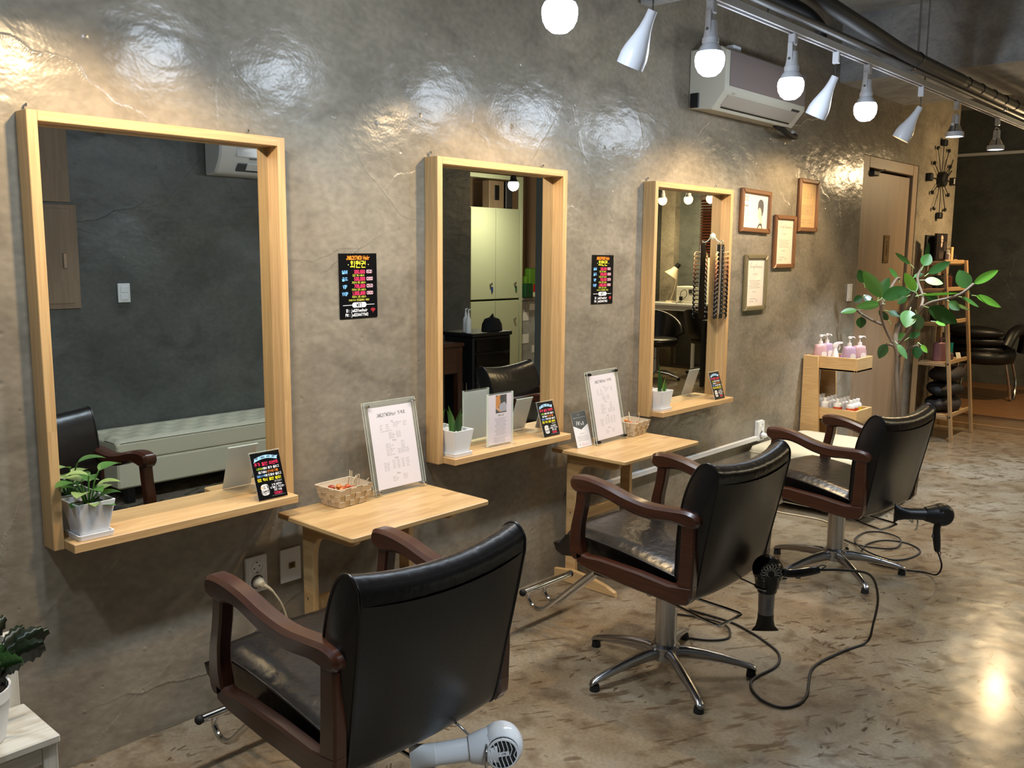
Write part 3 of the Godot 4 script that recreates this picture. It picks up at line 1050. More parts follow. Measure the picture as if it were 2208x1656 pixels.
func chair_seat(t: Node3D, lift: float) -> void:
	var rings: Array = []
	var nx := 14
	var prof := []                  # a closed outline in (z, y) from the front underside round over the top
	var zf := -0.325
	var zr := 0.165
	for k in 15:                    # top, front to rear
		var s := k / 14.0
		var z := lerpf(zf + 0.02, zr, s)
		prof.append(Vector2(z, lerpf(0.497, 0.452, s) + 0.017 * sin(PI * pow(s, 0.8)) - 0.05 * pow(maxf(0.0, 0.12 - s) / 0.12, 2.0)))
	var under := [Vector2(zr + 0.004, 0.43), Vector2(zr - 0.01, 0.402), Vector2(0.0, 0.405), Vector2(-0.18, 0.412), Vector2(-0.29, 0.398), Vector2(-0.318, 0.41), Vector2(-0.33, 0.435)]
	for k in nx + 1:
		var u := -1.0 + 2.0 * k / nx
		var w := absf(u)
		var x := 0.212 * u
		var ring := PackedVector3Array()
		var edge := pow(maxf(0.0, (w - 0.86) / 0.14), 2.0)
		for i in prof.size():
			var p: Vector2 = prof[i]
			var fold := 0.0022 * sin(i * 1.7 + u * 3.0) * (1.0 - w) + 0.003 * sin(u * 9.0 + i * 0.6) * pow(float(i) / 14.0, 2.0) * (1.0 - w)
			ring.append(Vector3(x, p.y + lift + 0.006 * (1.0 - w * w) - edge * 0.018 + fold, p.x))
		for p in under: ring.append(Vector3(x * (1.0 - 0.01), p.y + lift, p.x))
		rings.append(ring)
	put("seat", MB.new().loft(rings, true, true, true), M.leather, t)
	for s in [-1, 1]:
		var pts: Array = []
		for i in range(0, prof.size(), 1):
			var p: Vector2 = prof[i]
			pts.append(Vector3(0.2125 * s, p.y + lift - 0.019, p.x))
		put("piping", MB.new().tube(pts, 0.0035, 6), M.piping, t)

func chair_back(t: Node3D, lift: float) -> void:
	# outline of the back in (z, y): front face up, over the top roll; the rear panel closes it
	var front := spline2([Vector2(0.165, 0.44), Vector2(0.168, 0.52), Vector2(0.174, 0.60), Vector2(0.19, 0.69), Vector2(0.217, 0.762), Vector2(0.246, 0.803), Vector2(0.277, 0.812), Vector2(0.302, 0.79), Vector2(0.305, 0.755)], 4)
	var rear := spline2([Vector2(0.305, 0.755), Vector2(0.288, 0.66), Vector2(0.262, 0.53), Vector2(0.24, 0.42), Vector2(0.226, 0.378), Vector2(0.205, 0.368), Vector2(0.185, 0.385)], 4)
	var rf: Array = []
	var rr: Array = []
	var n := 12
	for k in n + 1:
		var u := -1.0 + 2.0 * k / n
		var w := u * u
		var a := PackedVector3Array()
		var b := PackedVector3Array()
		for p in front:
			var q := clampf((p.y - 0.44) / 0.37, 0.0, 1.0)
			a.append(Vector3(u * lerpf(0.222, 0.236, q), p.y + lift - 0.022 * (1.0 - w) * q * q, p.x + 0.018 * (1.0 - w) * q))
		for p in rear:
			var q := clampf((p.y - 0.37) / 0.44, 0.0, 1.0)
			var puff := 0.012 * sin(PI * q) * (1.0 - pow(w, 3.0))
			b.append(Vector3(u * lerpf(0.215, 0.236, q), p.y + lift - 0.022 * (1.0 - w) * q * q - 0.012 * (1.0 - w) * (1.0 - q), p.x + 0.018 * (1.0 - w) * q + puff))
		rf.append(a)
		rr.append(b)
	var o := put("backrest", MB.new().loft(rf, false), M.leather, t)
	tag(o, "brown-black leather pad")
	put("back_panel", MB.new().loft(rr, false), M.leather_back, t)
	for s in [0, n]:
		var outline := PackedVector3Array(rf[s])
		for i in range(1, rr[s].size()): outline.append(rr[s][i])
		var mb := MB.new()
		var c := Vector3.ZERO
		for p in outline: c += p
		c /= outline.size()
		var sg := -1.0 if s == 0 else 1.0
		# domed side panel in two steps
		var mid := PackedVector3Array()
		for p in outline: mid.append(c.lerp(p, 0.55) + Vector3(0.012 * sg, 0, 0))
		var tip := PackedVector3Array()
		for p in outline: tip.append(c.lerp(p, 0.02) + Vector3(0.014 * sg, 0, 0))
		mb.loft([outline, mid, tip], true)
		put("side_panel", mb, M.leather_back, t)
		var loop := PackedVector3Array(outline)
		put("piping", MB.new().tube(loop, 0.0036, 6), M.piping, t)

func chair_side(t: Node3D, s: float, lift: float) -> void:
	var x := 0.239 * s
	var arm := spline2([Vector2(-0.224, 0.676), Vector2(-0.219, 0.692), Vector2(-0.2, 0.70), Vector2(-0.15, 0.701), Vector2(-0.08, 0.69), Vector2(0.0, 0.669), Vector2(0.08, 0.657), Vector2(0.16, 0.66), Vector2(0.215, 0.663), Vector2(0.25, 0.655), Vector2(0.264, 0.638), Vector2(0.255, 0.618), Vector2(0.22, 0.612), Vector2(0.17, 0.617), Vector2(0.08, 0.611), Vector2(0.0, 0.623), Vector2(-0.07, 0.644), Vector2(-0.12, 0.652), Vector2(-0.155, 0.647), Vector2(-0.19, 0.645), Vector2(-0.216, 0.654), Vector2(-0.2235, 0.668)], 3)
	var up := Vector2(0, lift)
	var move := func(p: PackedVector2Array) -> PackedVector2Array:
		var o := PackedVector2Array()
		for q in p: o.append(q + up)
		return o
	put("armrest", MB.new().prism(move.call(arm), 0.05, yz(0, x), true, 0.009), M.walnut, t)
	var post := spline2([Vector2(-0.158, 0.66), Vector2(-0.166, 0.60), Vector2(-0.178, 0.54), Vector2(-0.18, 0.48), Vector2(-0.168, 0.43)], 4)
	post.append_array(spline2([Vector2(-0.19, 0.415), Vector2(-0.212, 0.418), Vector2(-0.226, 0.45), Vector2(-0.222, 0.52), Vector2(-0.206, 0.59), Vector2(-0.198, 0.655)], 4))
	put("front_post", MB.new().prism(move.call(post), 0.036, yz(0, x), true, 0.005), M.walnut, t)
	var railp := PackedVector2Array([Vector2(-0.2, 0.445), Vector2(-0.15, 0.437), Vector2(-0.1, 0.44), Vector2(0.05, 0.432), Vector2(0.16, 0.42), Vector2(0.2, 0.425), Vector2(0.245, 0.43), Vector2(0.242, 0.395), Vector2(0.225, 0.37), Vector2(0.19, 0.362), Vector2(0.0, 0.375), Vector2(-0.15, 0.392), Vector2(-0.195, 0.405)])
	put("side_rail", MB.new().prism(move.call(railp), 0.036, yz(0, x), true, 0.006), M.walnut, t)
	var rear := PackedVector2Array([Vector2(0.19, 0.42), Vector2(0.196, 0.5), Vector2(0.2, 0.62), Vector2(0.246, 0.62), Vector2(0.247, 0.5), Vector2(0.244, 0.425)])
	put("rear_post", MB.new().prism(move.call(rear), 0.034, yz(0, x), true, 0.005), M.walnut, t)

func make_chair(label: String, lift: float, upright: bool) -> Node3D:
	var t := thing("styling_chair", label, "chair", Vector3.ZERO, 0, "brown-black leather styling chairs at the mirrors")
	chair_seat(t, lift)
	chair_back(t, lift)
	for s in [-1.0, 1.0]: chair_side(t, s, lift)
	put("seat_plate", MB.new().box(Vector3(0, 0.375 + lift, 0.0), Vector3(0.44, 0.02, 0.30), 0.004).box(Vector3(0, 0.35 + lift, 0.0), Vector3(0.14, 0.04, 0.16), 0.006), M.dark_grey, t)
	put("column", MB.new().lathe([Vector2(0.0, 0.35 + lift), Vector2(0.034, 0.35 + lift), Vector2(0.034, 0.27), Vector2(0.037, 0.268), Vector2(0.037, 0.09), Vector2(0.0, 0.09)], 28), M.steel, t)
	var hub := put("hub", MB.new().lathe([Vector2(0.0, 0.105), Vector2(0.042, 0.105), Vector2(0.05, 0.098), Vector2(0.05, 0.09), Vector2(0.044, 0.085), Vector2(0.044, 0.05), Vector2(0.03, 0.045), Vector2(0.0, 0.045)], 28), M.steel, t)
	for k in 5:
		var a := -PI / 2 + TAU * k / 5
		var dir := Vector3(cos(a), 0, sin(a))
		var side := Vector3(-sin(a), 0, cos(a))
		var rings: Array = []
		for q in [[0.03, 0.094, 0.05, 0.021], [0.07, 0.095, 0.05, 0.0185], [0.13, 0.087, 0.046, 0.0165], [0.19, 0.074, 0.04, 0.0155], [0.25, 0.058, 0.03, 0.0145], [0.285, 0.047, 0.022, 0.0145], [0.303, 0.038, 0.017, 0.013], [0.309, 0.026, 0.017, 0.009]]:
			var c: Vector3 = dir * q[0]
			var ring := PackedVector3Array()
			for j in 10:
				var b := TAU * j / 10
				var yy: float = lerpf(q[2], q[1], 0.5 + 0.5 * sin(b))
				ring.append(c + side * cos(b) * q[3] * (1.0 if sin(b) > -0.3 else 0.8) + Vector3(0, yy, 0))
			rings.append(ring)
		var leg := put("base_leg", MB.new().loft(rings, true, true, true), M.steel, t)
		put("foot_cap", MB.new().lathe([Vector2(0.0, 0.02), Vector2(0.015, 0.02), Vector2(0.017, 0.0005), Vector2(0.0, 0.0005)], 14, Transform3D(Basis(), dir * 0.292)), M.rubber, leg)
	# footrest: two bent chrome tubes and a cross bar with rubber ends
	var fr := MB.new()
	for x in [-0.055, 0.04]:
		fr.tube(spline([Vector3(x, 0.385 + lift, -0.16), Vector3(x, 0.33 + lift, -0.24), Vector3(x, 0.17, -0.42), Vector3(x, 0.105, -0.495), Vector3(x, 0.095, -0.545), Vector3(x, 0.125, -0.575), Vector3(x, 0.158, -0.563)], 5), 0.0085, 10)
	var f := put("footrest", fr, M.chrome, t)
	put("foot_bar", MB.new().tube([Vector3(-0.1, 0.163, -0.558), Vector3(0.17, 0.163, -0.558)], 0.0125, 14), M.chrome, f)
	for x in [-0.108, 0.178]: put("bar_end", MB.new().ball(Vector3(x, 0.163, -0.558), Vector3(0.012, 0.0135, 0.0135), 12, 8), M.rubber, f)
	# lift pedal: a bent wire loop behind the column
	put("lift_pedal", MB.new().tube(spline([Vector3(-0.05, 0.285, -0.03), Vector3(-0.075, 0.277, 0.1), Vector3(-0.098, 0.268, 0.235), Vector3(-0.07, 0.264, 0.252), Vector3(0.02, 0.264, 0.256), Vector3(0.042, 0.266, 0.245), Vector3(0.035, 0.274, 0.14), Vector3(0.028, 0.282, 0.02)], 5), 0.0052, 8), M.chrome, t)
	put("pedal_clamp", MB.new().box(Vector3(-0.05, 0.29, -0.035), Vector3(0.022, 0.03, 0.02), 0.004).box(Vector3(0.028, 0.29, 0.02), Vector3(0.022, 0.03, 0.02), 0.004), M.steel, t)
	# wire ring that carries a hair dryer, fixed under the back
	var yy := 0.352 + lift
	var c := Vector3(0.112, yy, 0.305) if not upright else Vector3(0.118, yy - 0.045, 0.3)
	var ea := Vector3(0, 0, -1) if not upright else Vector3(0, 1, 0)
	var eb := Vector3(1, 0, 0) if not upright else Vector3(-0.74, 0, 0.67)
	var path: Array = [Vector3(0.1, yy + 0.012, 0.17), Vector3(0.1, yy + 0.006, 0.23)]
	for k in 13:
		var a := -PI * 0.72 + TAU * 0.83 * k / 12
		path.append(c + (eb * sin(a + 0.3) + ea * cos(a + 0.3)) * 0.037)
	put("dryer_ring", MB.new().tube(spline(path, 3), 0.0032, 8), M.chrome, t)
	return t

func build_chairs() -> void:
	var c := make_chair("brown-black leather styling chair with white hair dryer, before the leafy plant mirror", 0.0, true)
	c.position = Vector3(1.262, 0, 0.86)
	var d := make_chair("brown-black leather styling chair with silver and black hair dryer", 0.0, false)
	d.position = Vector3(2.56, 0, 0.88)
	var e := make_chair("brown-black leather styling chair with all black hair dryer, beside the cream ottoman", -0.035, true)
	e.position = Vector3(3.965, 0, 0.885)
	e.rotation.y = -0.1

# ---------------------------------------------------------------- small side tables
func build_table(x0: float, x1: float, label: String) -> void:
	var t := thing("side_table", label, "table", Vector3((x0 + x1) / 2, 0, 0), 0, "bamboo side tables between the mirrors")
	var w := x1 - x0
	var top := rounded(w, 0.385, 0.012)
	put("table_top", MB.new().prism(top, 0.017, Transform3D(Basis(Vector3(1, 0, 0), Vector3(0, 0, -1), Vector3(0, 1, 0)), Vector3(0, 0.5905, 0.237)), false, 0.003), M.bamboo, t)
	for s in [-1.0, 1.0]:
		var x: float = s * (w / 2 - 0.085)
		# bracket and post in one board: drawn in (z, y)
		var p := PackedVector2Array([Vector2(0.075, 0.0), Vector2(0.128, 0.0), Vector2(0.128, 0.40)])
		p.append_array(spline2([Vector2(0.128, 0.42), Vector2(0.133, 0.475), Vector2(0.155, 0.515), Vector2(0.195, 0.528), Vector2(0.25, 0.53), Vector2(0.315, 0.532), Vector2(0.345, 0.545), Vector2(0.36, 0.5815)], 3))
		p.append_array(PackedVector2Array([Vector2(0.075, 0.5815)]))
		put("leg", MB.new().prism(p, 0.022, yz(0, x), true, 0.002), M.bamboo, t)
		var f := PackedVector2Array([Vector2(0.03, 0.0005), Vector2(0.03, 0.05), Vector2(0.13, 0.062), Vector2(0.22, 0.055), Vector2(0.31, 0.036), Vector2(0.355, 0.018), Vector2(0.36, 0.0005)])
		put("foot", MB.new().prism(f, 0.02, yz(0, x + s * 0.0215), true, 0.002), M.bamboo, t)
		put("screw", MB.new().lathe([Vector2(0.004, 0.0), Vector2(0.004, 0.002), Vector2(0.0, 0.0025)], 8, along(Vector3(-1, 0, 0), Vector3(x - 0.011, 0.31, 0.1))), M.steel, t)
	put("stretcher", MB.new().box(Vector3(0, 0.285, 0.1), Vector3(w - 0.17 - 0.022, 0.045, 0.018), 0.002), M.bamboo, t)

func build_tables() -> void:
	build_table(1.582, 2.158, "bamboo side table carrying the price board and basket beside the leafy plant mirror")
	build_table(2.94, 3.51, "bamboo side table carrying the black and white leaflet, price board and basket")

# ---------------------------------------------------------------- things on the mirror wall
const INK := Color(0.06, 0.06, 0.065)

func membership_poster() -> StandardMaterial3D:
	var im := page(480, 650, INK)
	write(im, "JW&2(TWO) Hair", 245, 26, 36, 7, Color(1.0, 0.58, 0.2))
	write(im, "회원권", 245, 78, 62, 9, Color(0.98, 0.93, 0.25))
	for x in [118, 372]: dot_line(im, Vector2(x, 112), Vector2(x, 112.5), 11, Color(0.9, 0.9, 0.6))
	var blue := Color(0.5, 0.76, 0.98)
	var pink := Color(0.93, 0.25, 0.42)
	var pale := Color(1.0, 0.78, 0.82)
	var lime := Color(0.82, 0.86, 0.3)
	write(im, "실버", 72, 168, 34, 6, blue)
	write(im, "골드", 72, 240, 34, 6, blue)
	write(im, "VIP", 72, 316, 32, 6, blue)
	write(im, "VVIP", 72, 388, 32, 6, blue)
	var rows := [["300,000", "(15%)", "CUT 1회 서비스"], ["500,000", "(20%)", "크리닉 1회 서비스"], ["700,000", "(25%)", "크리닉 2회 서비스"], ["1,000,000", "(30%)", "크리닉 3회 서비스"]]
	for i in 4:
		var y := 168.0 + i * 72
		write(im, rows[i][0], 330, y, 32, 6.5, pink, 1.0)
		write(im, rows[i][1], 346, y, 30, 5.5, pale, 0.0)
		write(im, rows[i][2], 246, y + 42, 20, 3.2, lime)
	write(im, "(서비스는 현금결제시 해당)", 245, 458, 19, 2.6, Color(0.93, 0.9, 0.35))
	dot_line(im, Vector2(40, 518), Vector2(440, 518), 5, Color.WHITE)
	dot_line(im, Vector2(180, 518), Vector2(310, 518), 52, Color.WHITE)
	write(im, "WIFI", 245, 502, 32, 5.5, INK)
	write(im, "ID : jw&2(two)hair", 215, 560, 27, 4.6, Color.WHITE)
	write(im, "PW : jw0234477942", 215, 604, 27, 4.6, Color.WHITE)
	var c := Vector2(422, 600)
	for r in [16.0, 28.0, 40.0]:
		for k in 8:
			var a := -PI * 0.75 + PI * 0.5 * k / 8
			dot_line(im, c + Vector2.from_angle(a) * r, c + Vector2.from_angle(a + PI * 0.5 / 8) * r, 6, Color(0.85, 0.25, 0.28))
	dot_line(im, c, c + Vector2(0.1, 0), 8, Color(0.85, 0.25, 0.28))
	return paper(im, 0.28)

func build_posters() -> void:
	var m := membership_poster()
	for q in [[1.956, 1.305, 0.01, "black membership price poster beside the leafy plant mirror"], [3.34, 1.305, -0.006, "black membership price poster beside the hair swatch mirror"]]:
		var t := thing("wall_poster", q[3], "poster", Vector3(q[0], q[1], 0.002), 0, "black membership posters")
		t.rotation.z = q[2]
		put("board", MB.new().box(Vector3.ZERO, Vector3(0.16, 0.217, 0.002)), M.black, t)
		put("print", MB.new().sheet(0.16, 0.217, Transform3D(Basis(), Vector3(0, 0, 0.0013))), m, t)

func socket_face(t: Node3D, at: Vector3) -> void:
	var s := put("socket", MB.new().lathe([Vector2(0.0205, 0.001), Vector2(0.0195, -0.006), Vector2(0.0, -0.006)], 20, along(Vector3(0, 0, 1), at)), M.white, t)
	var h := MB.new()
	for k in [-1, 1]: h.lathe([Vector2(0.0026, 0.0), Vector2(0.0, 0.0001)], 8, along(Vector3(0, 0, 1), at + Vector3(0.0095 * k, 0.003 * k, -0.0056)))
	put("pin_holes", h, M.black, s)

func outlet(at: Vector3, label: String, plugged: int) -> Node3D:
	var t := thing("wall_outlet", label, "outlet", at)
	var mb := MB.new()
	var p := rounded(0.076, 0.118, 0.004, 3)
	mb.prism(p, 0.012, Transform3D(Basis(), Vector3(0, 0, 0.0065)), true, 0.002)
	put("plate", mb, M.white, t)
	put("inner_plate", MB.new().prism(rounded(0.06, 0.1, 0.003, 2), 0.0015, Transform3D(Basis(), Vector3(0, 0, 0.013)), true, 0.0005), M.white_gloss, t)
	for k in 2:
		var y := 0.024 if k == 0 else -0.024
		var f := put("socket_rim", MB.new().lathe([Vector2(0.0225, 0.0), Vector2(0.0215, 0.0022), Vector2(0.0198, 0.0018), Vector2(0.0195, -0.0008)], 24, along(Vector3(0, 0, 1), Vector3(0, y, 0.0138))), M.dark_grey if k == plugged else M.white, t)
		var h := MB.new()
		for s in [-1, 1]: h.lathe([Vector2(0.0028, 0.0), Vector2(0.0, 0.0001)], 8, along(Vector3(0, 0, 1), Vector3(0.0095 * s, y + 0.003 * s, 0.0139)))
		h.box(Vector3(0, y + 0.016, 0.0142), Vector3(0.006, 0.003, 0.001)).box(Vector3(0, y - 0.016, 0.0142), Vector3(0.006, 0.003, 0.001))
		put("pin_holes", h, M.black, f)
	return t

func build_outlets() -> void:
	outlet(Vector3(1.525, 0.402, 0.0), "white double power outlet with a cream plug below the leafy plant mirror", 1)
	var p := thing("power_plug", "cream power plug with cord in the lower socket near the bamboo table", "plug", Vector3(1.525, 0.378, 0.0165))
	put("plug_body", MB.new().lathe([Vector2(0.0, 0.0), Vector2(0.0175, 0.0), Vector2(0.0175, 0.012), Vector2(0.012, 0.02), Vector2(0.009, 0.03), Vector2(0.0, 0.031)], 20, along(Vector3(0, 0, 1))), M.cream_cord, p)
	put("strain_relief", MB.new().tube([Vector3(0.004, -0.004, 0.026), Vector3(0.02, -0.018, 0.034), Vector3(0.03, -0.03, 0.038)], [0.007, 0.005, 0.004], 10), M.cream_cord, p)
	put("cord", MB.new().tube(spline([Vector3(0.03, -0.03, 0.038), Vector3(0.055, -0.08, 0.05), Vector3(0.07, -0.15, 0.06), Vector3(0.075, -0.25, 0.08), Vector3(0.07, -0.33, 0.11), Vector3(0.09, -0.37, 0.16), Vector3(0.16, -0.3745, 0.19), Vector3(0.3, -0.3745, 0.2)], 6), 0.0032, 8), M.cream_cord, p)
	# blank plate with a network jack
	var n := thing("network_outlet", "white blank wall plate with a small network jack beside the power outlet", "outlet", Vector3(1.655, 0.4, 0.0))
	put("plate", MB.new().prism(rounded(0.078, 0.112, 0.003, 3), 0.008, Transform3D(Basis(), Vector3(0, 0, 0.0045)), true, 0.0015), M.white, n)
	var j := put("jack", MB.new().box(Vector3(0.004, -0.002, 0.009), Vector3(0.024, 0.02, 0.003), 0.0008), M.brass, n)
	put("jack_opening", MB.new().box(Vector3(0.003, 0.0, 0.0105), Vector3(0.009, 0.008, 0.001)), M.black, j)
	put("indicator", MB.new().box(Vector3(0.03, 0.002, 0.0085), Vector3(0.002, 0.007, 0.001)), M.white_gloss, n)
	var o := outlet(Vector3(4.915, 0.392, 0.012), "white double power outlet on the cable trunking behind the cream ottoman", 1)
	put("mount_box", MB.new().box(Vector3(0, 0, -0.006), Vector3(0.08, 0.122, 0.013), 0.002), M.white, o)
	var p2 := thing("power_plug", "white plug with cord in the outlet above the cream ottoman", "plug", Vector3(4.915, 0.368, 0.0285))
	put("plug_body", MB.new().lathe([Vector2(0.0, 0.0), Vector2(0.0175, 0.0), Vector2(0.0165, 0.014), Vector2(0.011, 0.028), Vector2(0.0, 0.03)], 18, along(Vector3(0.3, -0.1, 1))), M.white, p2)
	put("cord", MB.new().tube(spline([Vector3(0.008, -0.003, 0.028), Vector3(0.03, -0.012, 0.035), Vector3(0.06, -0.012, 0.018), Vector3(0.1, -0.03, 0.0), Vector3(0.12, -0.1, -0.01), Vector3(0.12, -0.3, -0.008), Vector3(0.12, -0.364, -0.006)], 5), 0.004, 8), M.white, p2)
	# trunking along the wall
	var tr := structure("trim_2", MB.new().box(Vector3((3.1 + 4.878) / 2, 0.352, 0.012), Vector3(1.775, 0.028, 0.022), 0.003), M.white, "white cable trunking along the plaster wall")
	# light switch left of the door
	var s := thing("light_switch", "narrow white switch plate beside the taupe door", "switch", Vector3(6.145, 1.172, 0.0))
	put("plate", MB.new().box(Vector3(0, 0, 0.0055), Vector3(0.072, 0.116, 0.009), 0.002), M.white, s)
	for k in 2: put("rocker", MB.new().box(Vector3(0, 0.022 - 0.044 * k, 0.0115), Vector3(0.044, 0.04, 0.004), 0.001, Basis(Vector3.RIGHT, 0.06)), M.white_gloss, s)

func picture(at: Vector3, w: float, h: float, frame_m: Material, print_m: Material, label: String, tilt := 0.0) -> void:
	var t := thing("framed_certificate", label, "picture", at, 0, "framed certificates on the plaster wall")
	t.rotation.z = tilt
	var b := 0.026
	for s in [-1.0, 1.0]:
		var v := PackedVector2Array([Vector2(s * w / 2, -h / 2), Vector2(s * w / 2, h / 2), Vector2(s * (w / 2 - b), h / 2 - b), Vector2(s * (w / 2 - b), -h / 2 + b)])
		put("side_moulding", MB.new().prism(v, 0.022, Transform3D(Basis(), Vector3(0, 0, 0.0115)), false, 0.006), frame_m, t)
		var u := PackedVector2Array([Vector2(-w / 2, s * h / 2), Vector2(w / 2, s * h / 2), Vector2(w / 2 - b, s * (h / 2 - b)), Vector2(-w / 2 + b, s * (h / 2 - b))])
		put("moulding", MB.new().prism(u, 0.022, Transform3D(Basis(), Vector3(0, 0, 0.0115)), false, 0.006), frame_m, t)
	put("backing", MB.new().box(Vector3(0, 0, 0.004), Vector3(w - 0.03, h - 0.03, 0.006)), M.dark_grey, t)
	put("print", MB.new().sheet(w - 2 * b + 0.004, h - 2 * b + 0.004, Transform3D(Basis(), Vector3(0, 0, 0.0085))), print_m, t)
	put("glass", MB.new().box(Vector3(0, 0, 0.0125), Vector3(w - 2 * b + 0.006, h - 2 * b + 0.006, 0.002)), M.glass, t)

func script_diploma(paper_c: Color, seed_at: int) -> StandardMaterial3D:
	var im := page(300, 400, paper_c)
	var ink := Color(0.25, 0.22, 0.2)
	var pts := [[60, 60], [70, 42], [84, 30], [92, 40], [84, 66], [66, 80], [56, 72], [76, 62], [104, 70], [112, 60], [114, 76], [122, 66], [128, 58], [124, 96], [128, 64], [140, 60], [142, 72], [130, 78], [152, 70], [164, 40], [160, 76], [172, 70], [182, 60], [192, 66], [186, 78], [178, 72], [198, 66], [204, 62], [204, 78], [214, 62], [218, 78], [228, 64], [232, 78], [242, 64], [252, 62], [246, 78], [258, 70], [262, 62], [262, 78], [272, 74]]
	for i in pts.size() - 1: dot_line(im, Vector2(pts[i][0], pts[i][1]), Vector2(pts[i + 1][0], pts[i + 1][1]), 2.2, ink)
	write(im, "...", 150, 122, 14, 3, ink)
	write(im, "***", 150, 122, 14, 3, ink)
	for i in 3: strokes(im, "0888 4048 0088", Vector2(118 + i * 28, 122), Vector2(10, 10), 1.8, ink)
	for i in 5: fine_print(im, 60 + (i % 3) * 12, 240 - (i % 2) * 20, 182 + i * 15, 6, Color(0.35, 0.32, 0.3), seed_at + i)
	fine_print(im, 120, 180, 276, 6, ink, seed_at + 9)
	fine_print(im, 80, 170, 335, 6, ink, seed_at + 10)
	fine_print(im, 76, 140, 356, 7, ink, seed_at + 11)
	for k in 14:
		var a := TAU * k / 10
		dot_line(im, Vector2(190, 352) + Vector2(cos(a) * 18, sin(a) * 9), Vector2(190, 352) + Vector2(cos(a + 0.63) * 16, sin(a + 0.7) * 10), 1.4, ink)
	return paper(im, 0.5)

func haircut_diploma() -> StandardMaterial3D:
	var im := page(420, 280, Color(0.97, 0.95, 0.88))
	write(im, "TIGI", 62, 26, 34, 4, Color(0.3, 0.3, 0.28), 0.5)
	write(im, "Diploma", 50, 92, 14, 2.6, Color(0.2, 0.2, 0.2), 0.3)
	for i in 7: fine_print(im, 16, 90 + (i % 3) * 16, 124 + i * 18, 5, Color(0.5, 0.48, 0.44), 40 + i)
	var skin := Color(0.93, 0.82, 0.70)
	blob(im, PackedVector2Array([Vector2(262, 110), Vector2(258, 150), Vector2(250, 168), Vector2(260, 176), Vector2(264, 196), Vector2(290, 200), Vector2(286, 240), Vector2(262, 280), Vector2(345, 280), Vector2(338, 240), Vector2(330, 200), Vector2(326, 140), Vector2(318, 110)]), skin)
	blob(im, PackedVector2Array([Vector2(252, 98), Vector2(256, 64), Vector2(276, 42), Vector2(308, 36), Vector2(338, 50), Vector2(352, 84), Vector2(350, 130), Vector2(336, 166), Vector2(322, 176), Vector2(318, 140), Vector2(300, 112), Vector2(276, 104), Vector2(254, 128)]), Color(0.13, 0.10, 0.09))
	blob(im, PackedVector2Array([Vector2(252, 280), Vector2(272, 246), Vector2(304, 232), Vector2(330, 240), Vector2(346, 280), Vector2(334, 280), Vector2(322, 258), Vector2(300, 250), Vector2(278, 262), Vector2(268, 280)]), Color(0.12, 0.1, 0.1))
	return paper(im, 0.45)

func licence_sheet() -> StandardMaterial3D:
	var im := page(300, 400, Color(0.86, 0.70, 0.44))
	var ink := Color(0.35, 0.26, 0.16)
	for i in 3: dot_line(im, Vector2(90 + i * 60, 92), Vector2(90 + i * 60, 112), 5, ink)
	fine_print(im, 80, 220, 128, 6, ink, 61)
	for i in 6: fine_print(im, 40, 260, 196 + i * 16, 7, ink, 62 + i)
	fine_print(im, 130, 170, 250, 6, ink, 70)
	for i in 2: fine_print(im, 40 + i * 120, 130 + i * 120, 326, 9, ink, 71 + i)
	for i in 2: fine_print(im, 40 + i * 130, 110 + i * 130, 352, 6, ink, 75 + i)
	return paper(im, 0.5)

func build_pictures() -> void:
	var brown := mat(Color(0.47, 0.31, 0.18), 0.4)
	var olive := mat(Color(0.45, 0.41, 0.30), 0.3)
	picture(Vector3(4.742, 1.66, 0.001), 0.342, 0.235, brown, haircut_diploma(), "brown framed certificate showing a bobbed haircut in profile", -0.02)
	picture(Vector3(5.115, 1.497, 0.001), 0.27, 0.308, brown, script_diploma(Color(0.95, 0.91, 0.82), 80), "brown framed diploma on white paper with script heading")
	picture(Vector3(5.41, 1.72, 0.001), 0.268, 0.315, brown, licence_sheet(), "brown framed certificate on orange paper")
	picture(Vector3(4.775, 1.265, 0.001), 0.26, 0.314, olive, script_diploma(Color(0.93, 0.88, 0.82), 95), "olive framed diploma hanging lowest, beside the swatch mirror")

func build_clock() -> void:
	var t := thing("starburst_clock", "black starburst wall clock with block hour markers", "clock", Vector3(7.825, 2.03, 0.0))
	put("hub", MB.new().lathe([Vector2(0.0, 0.055), Vector2(0.055, 0.052), Vector2(0.06, 0.045), Vector2(0.06, 0.001), Vector2(0.0, 0.001)], 24, along(Vector3(0, 0, 1))), M.black, t)
	for k in 12:
		var a := PI / 2 - TAU * k / 12
		var big := k % 3 == 0
		var r: float = [0.285, 0.27, 0.235, 0.285][k % 3 if k % 3 != 2 else 1] if not big else 0.285
		if k in [2, 4, 8, 10]: r = 0.225
		var d := Vector3(cos(a), sin(a), 0)
		var ray := put("ray", MB.new().tube([d * 0.055 + Vector3(0, 0, 0.02), d * r + Vector3(0, 0, 0.02)], 0.0035, 6), M.black, t)
		var bas := Basis(Vector3(0, 0, 1), a - PI / 2)
		if big: put("marker", MB.new().box(d * r + Vector3(0, 0, 0.022), Vector3(0.062, 0.05, 0.042), 0.008, bas), M.black, ray)
		else: put("marker", MB.new().box(d * r + Vector3(0, 0, 0.02), Vector3(0.03, 0.022, 0.022), 0.005, bas), M.black, ray)
	put("minute_hand", MB.new().tube([Vector3(-0.02, -0.02, 0.056), Vector3(0.135, 0.16, 0.056)], 0.004, 6), M.black, t)
	put("hour_hand", MB.new().tube([Vector3(0.0, 0.0, 0.053), Vector3(0.13, 0.075, 0.053)], 0.005, 6), M.black, t)

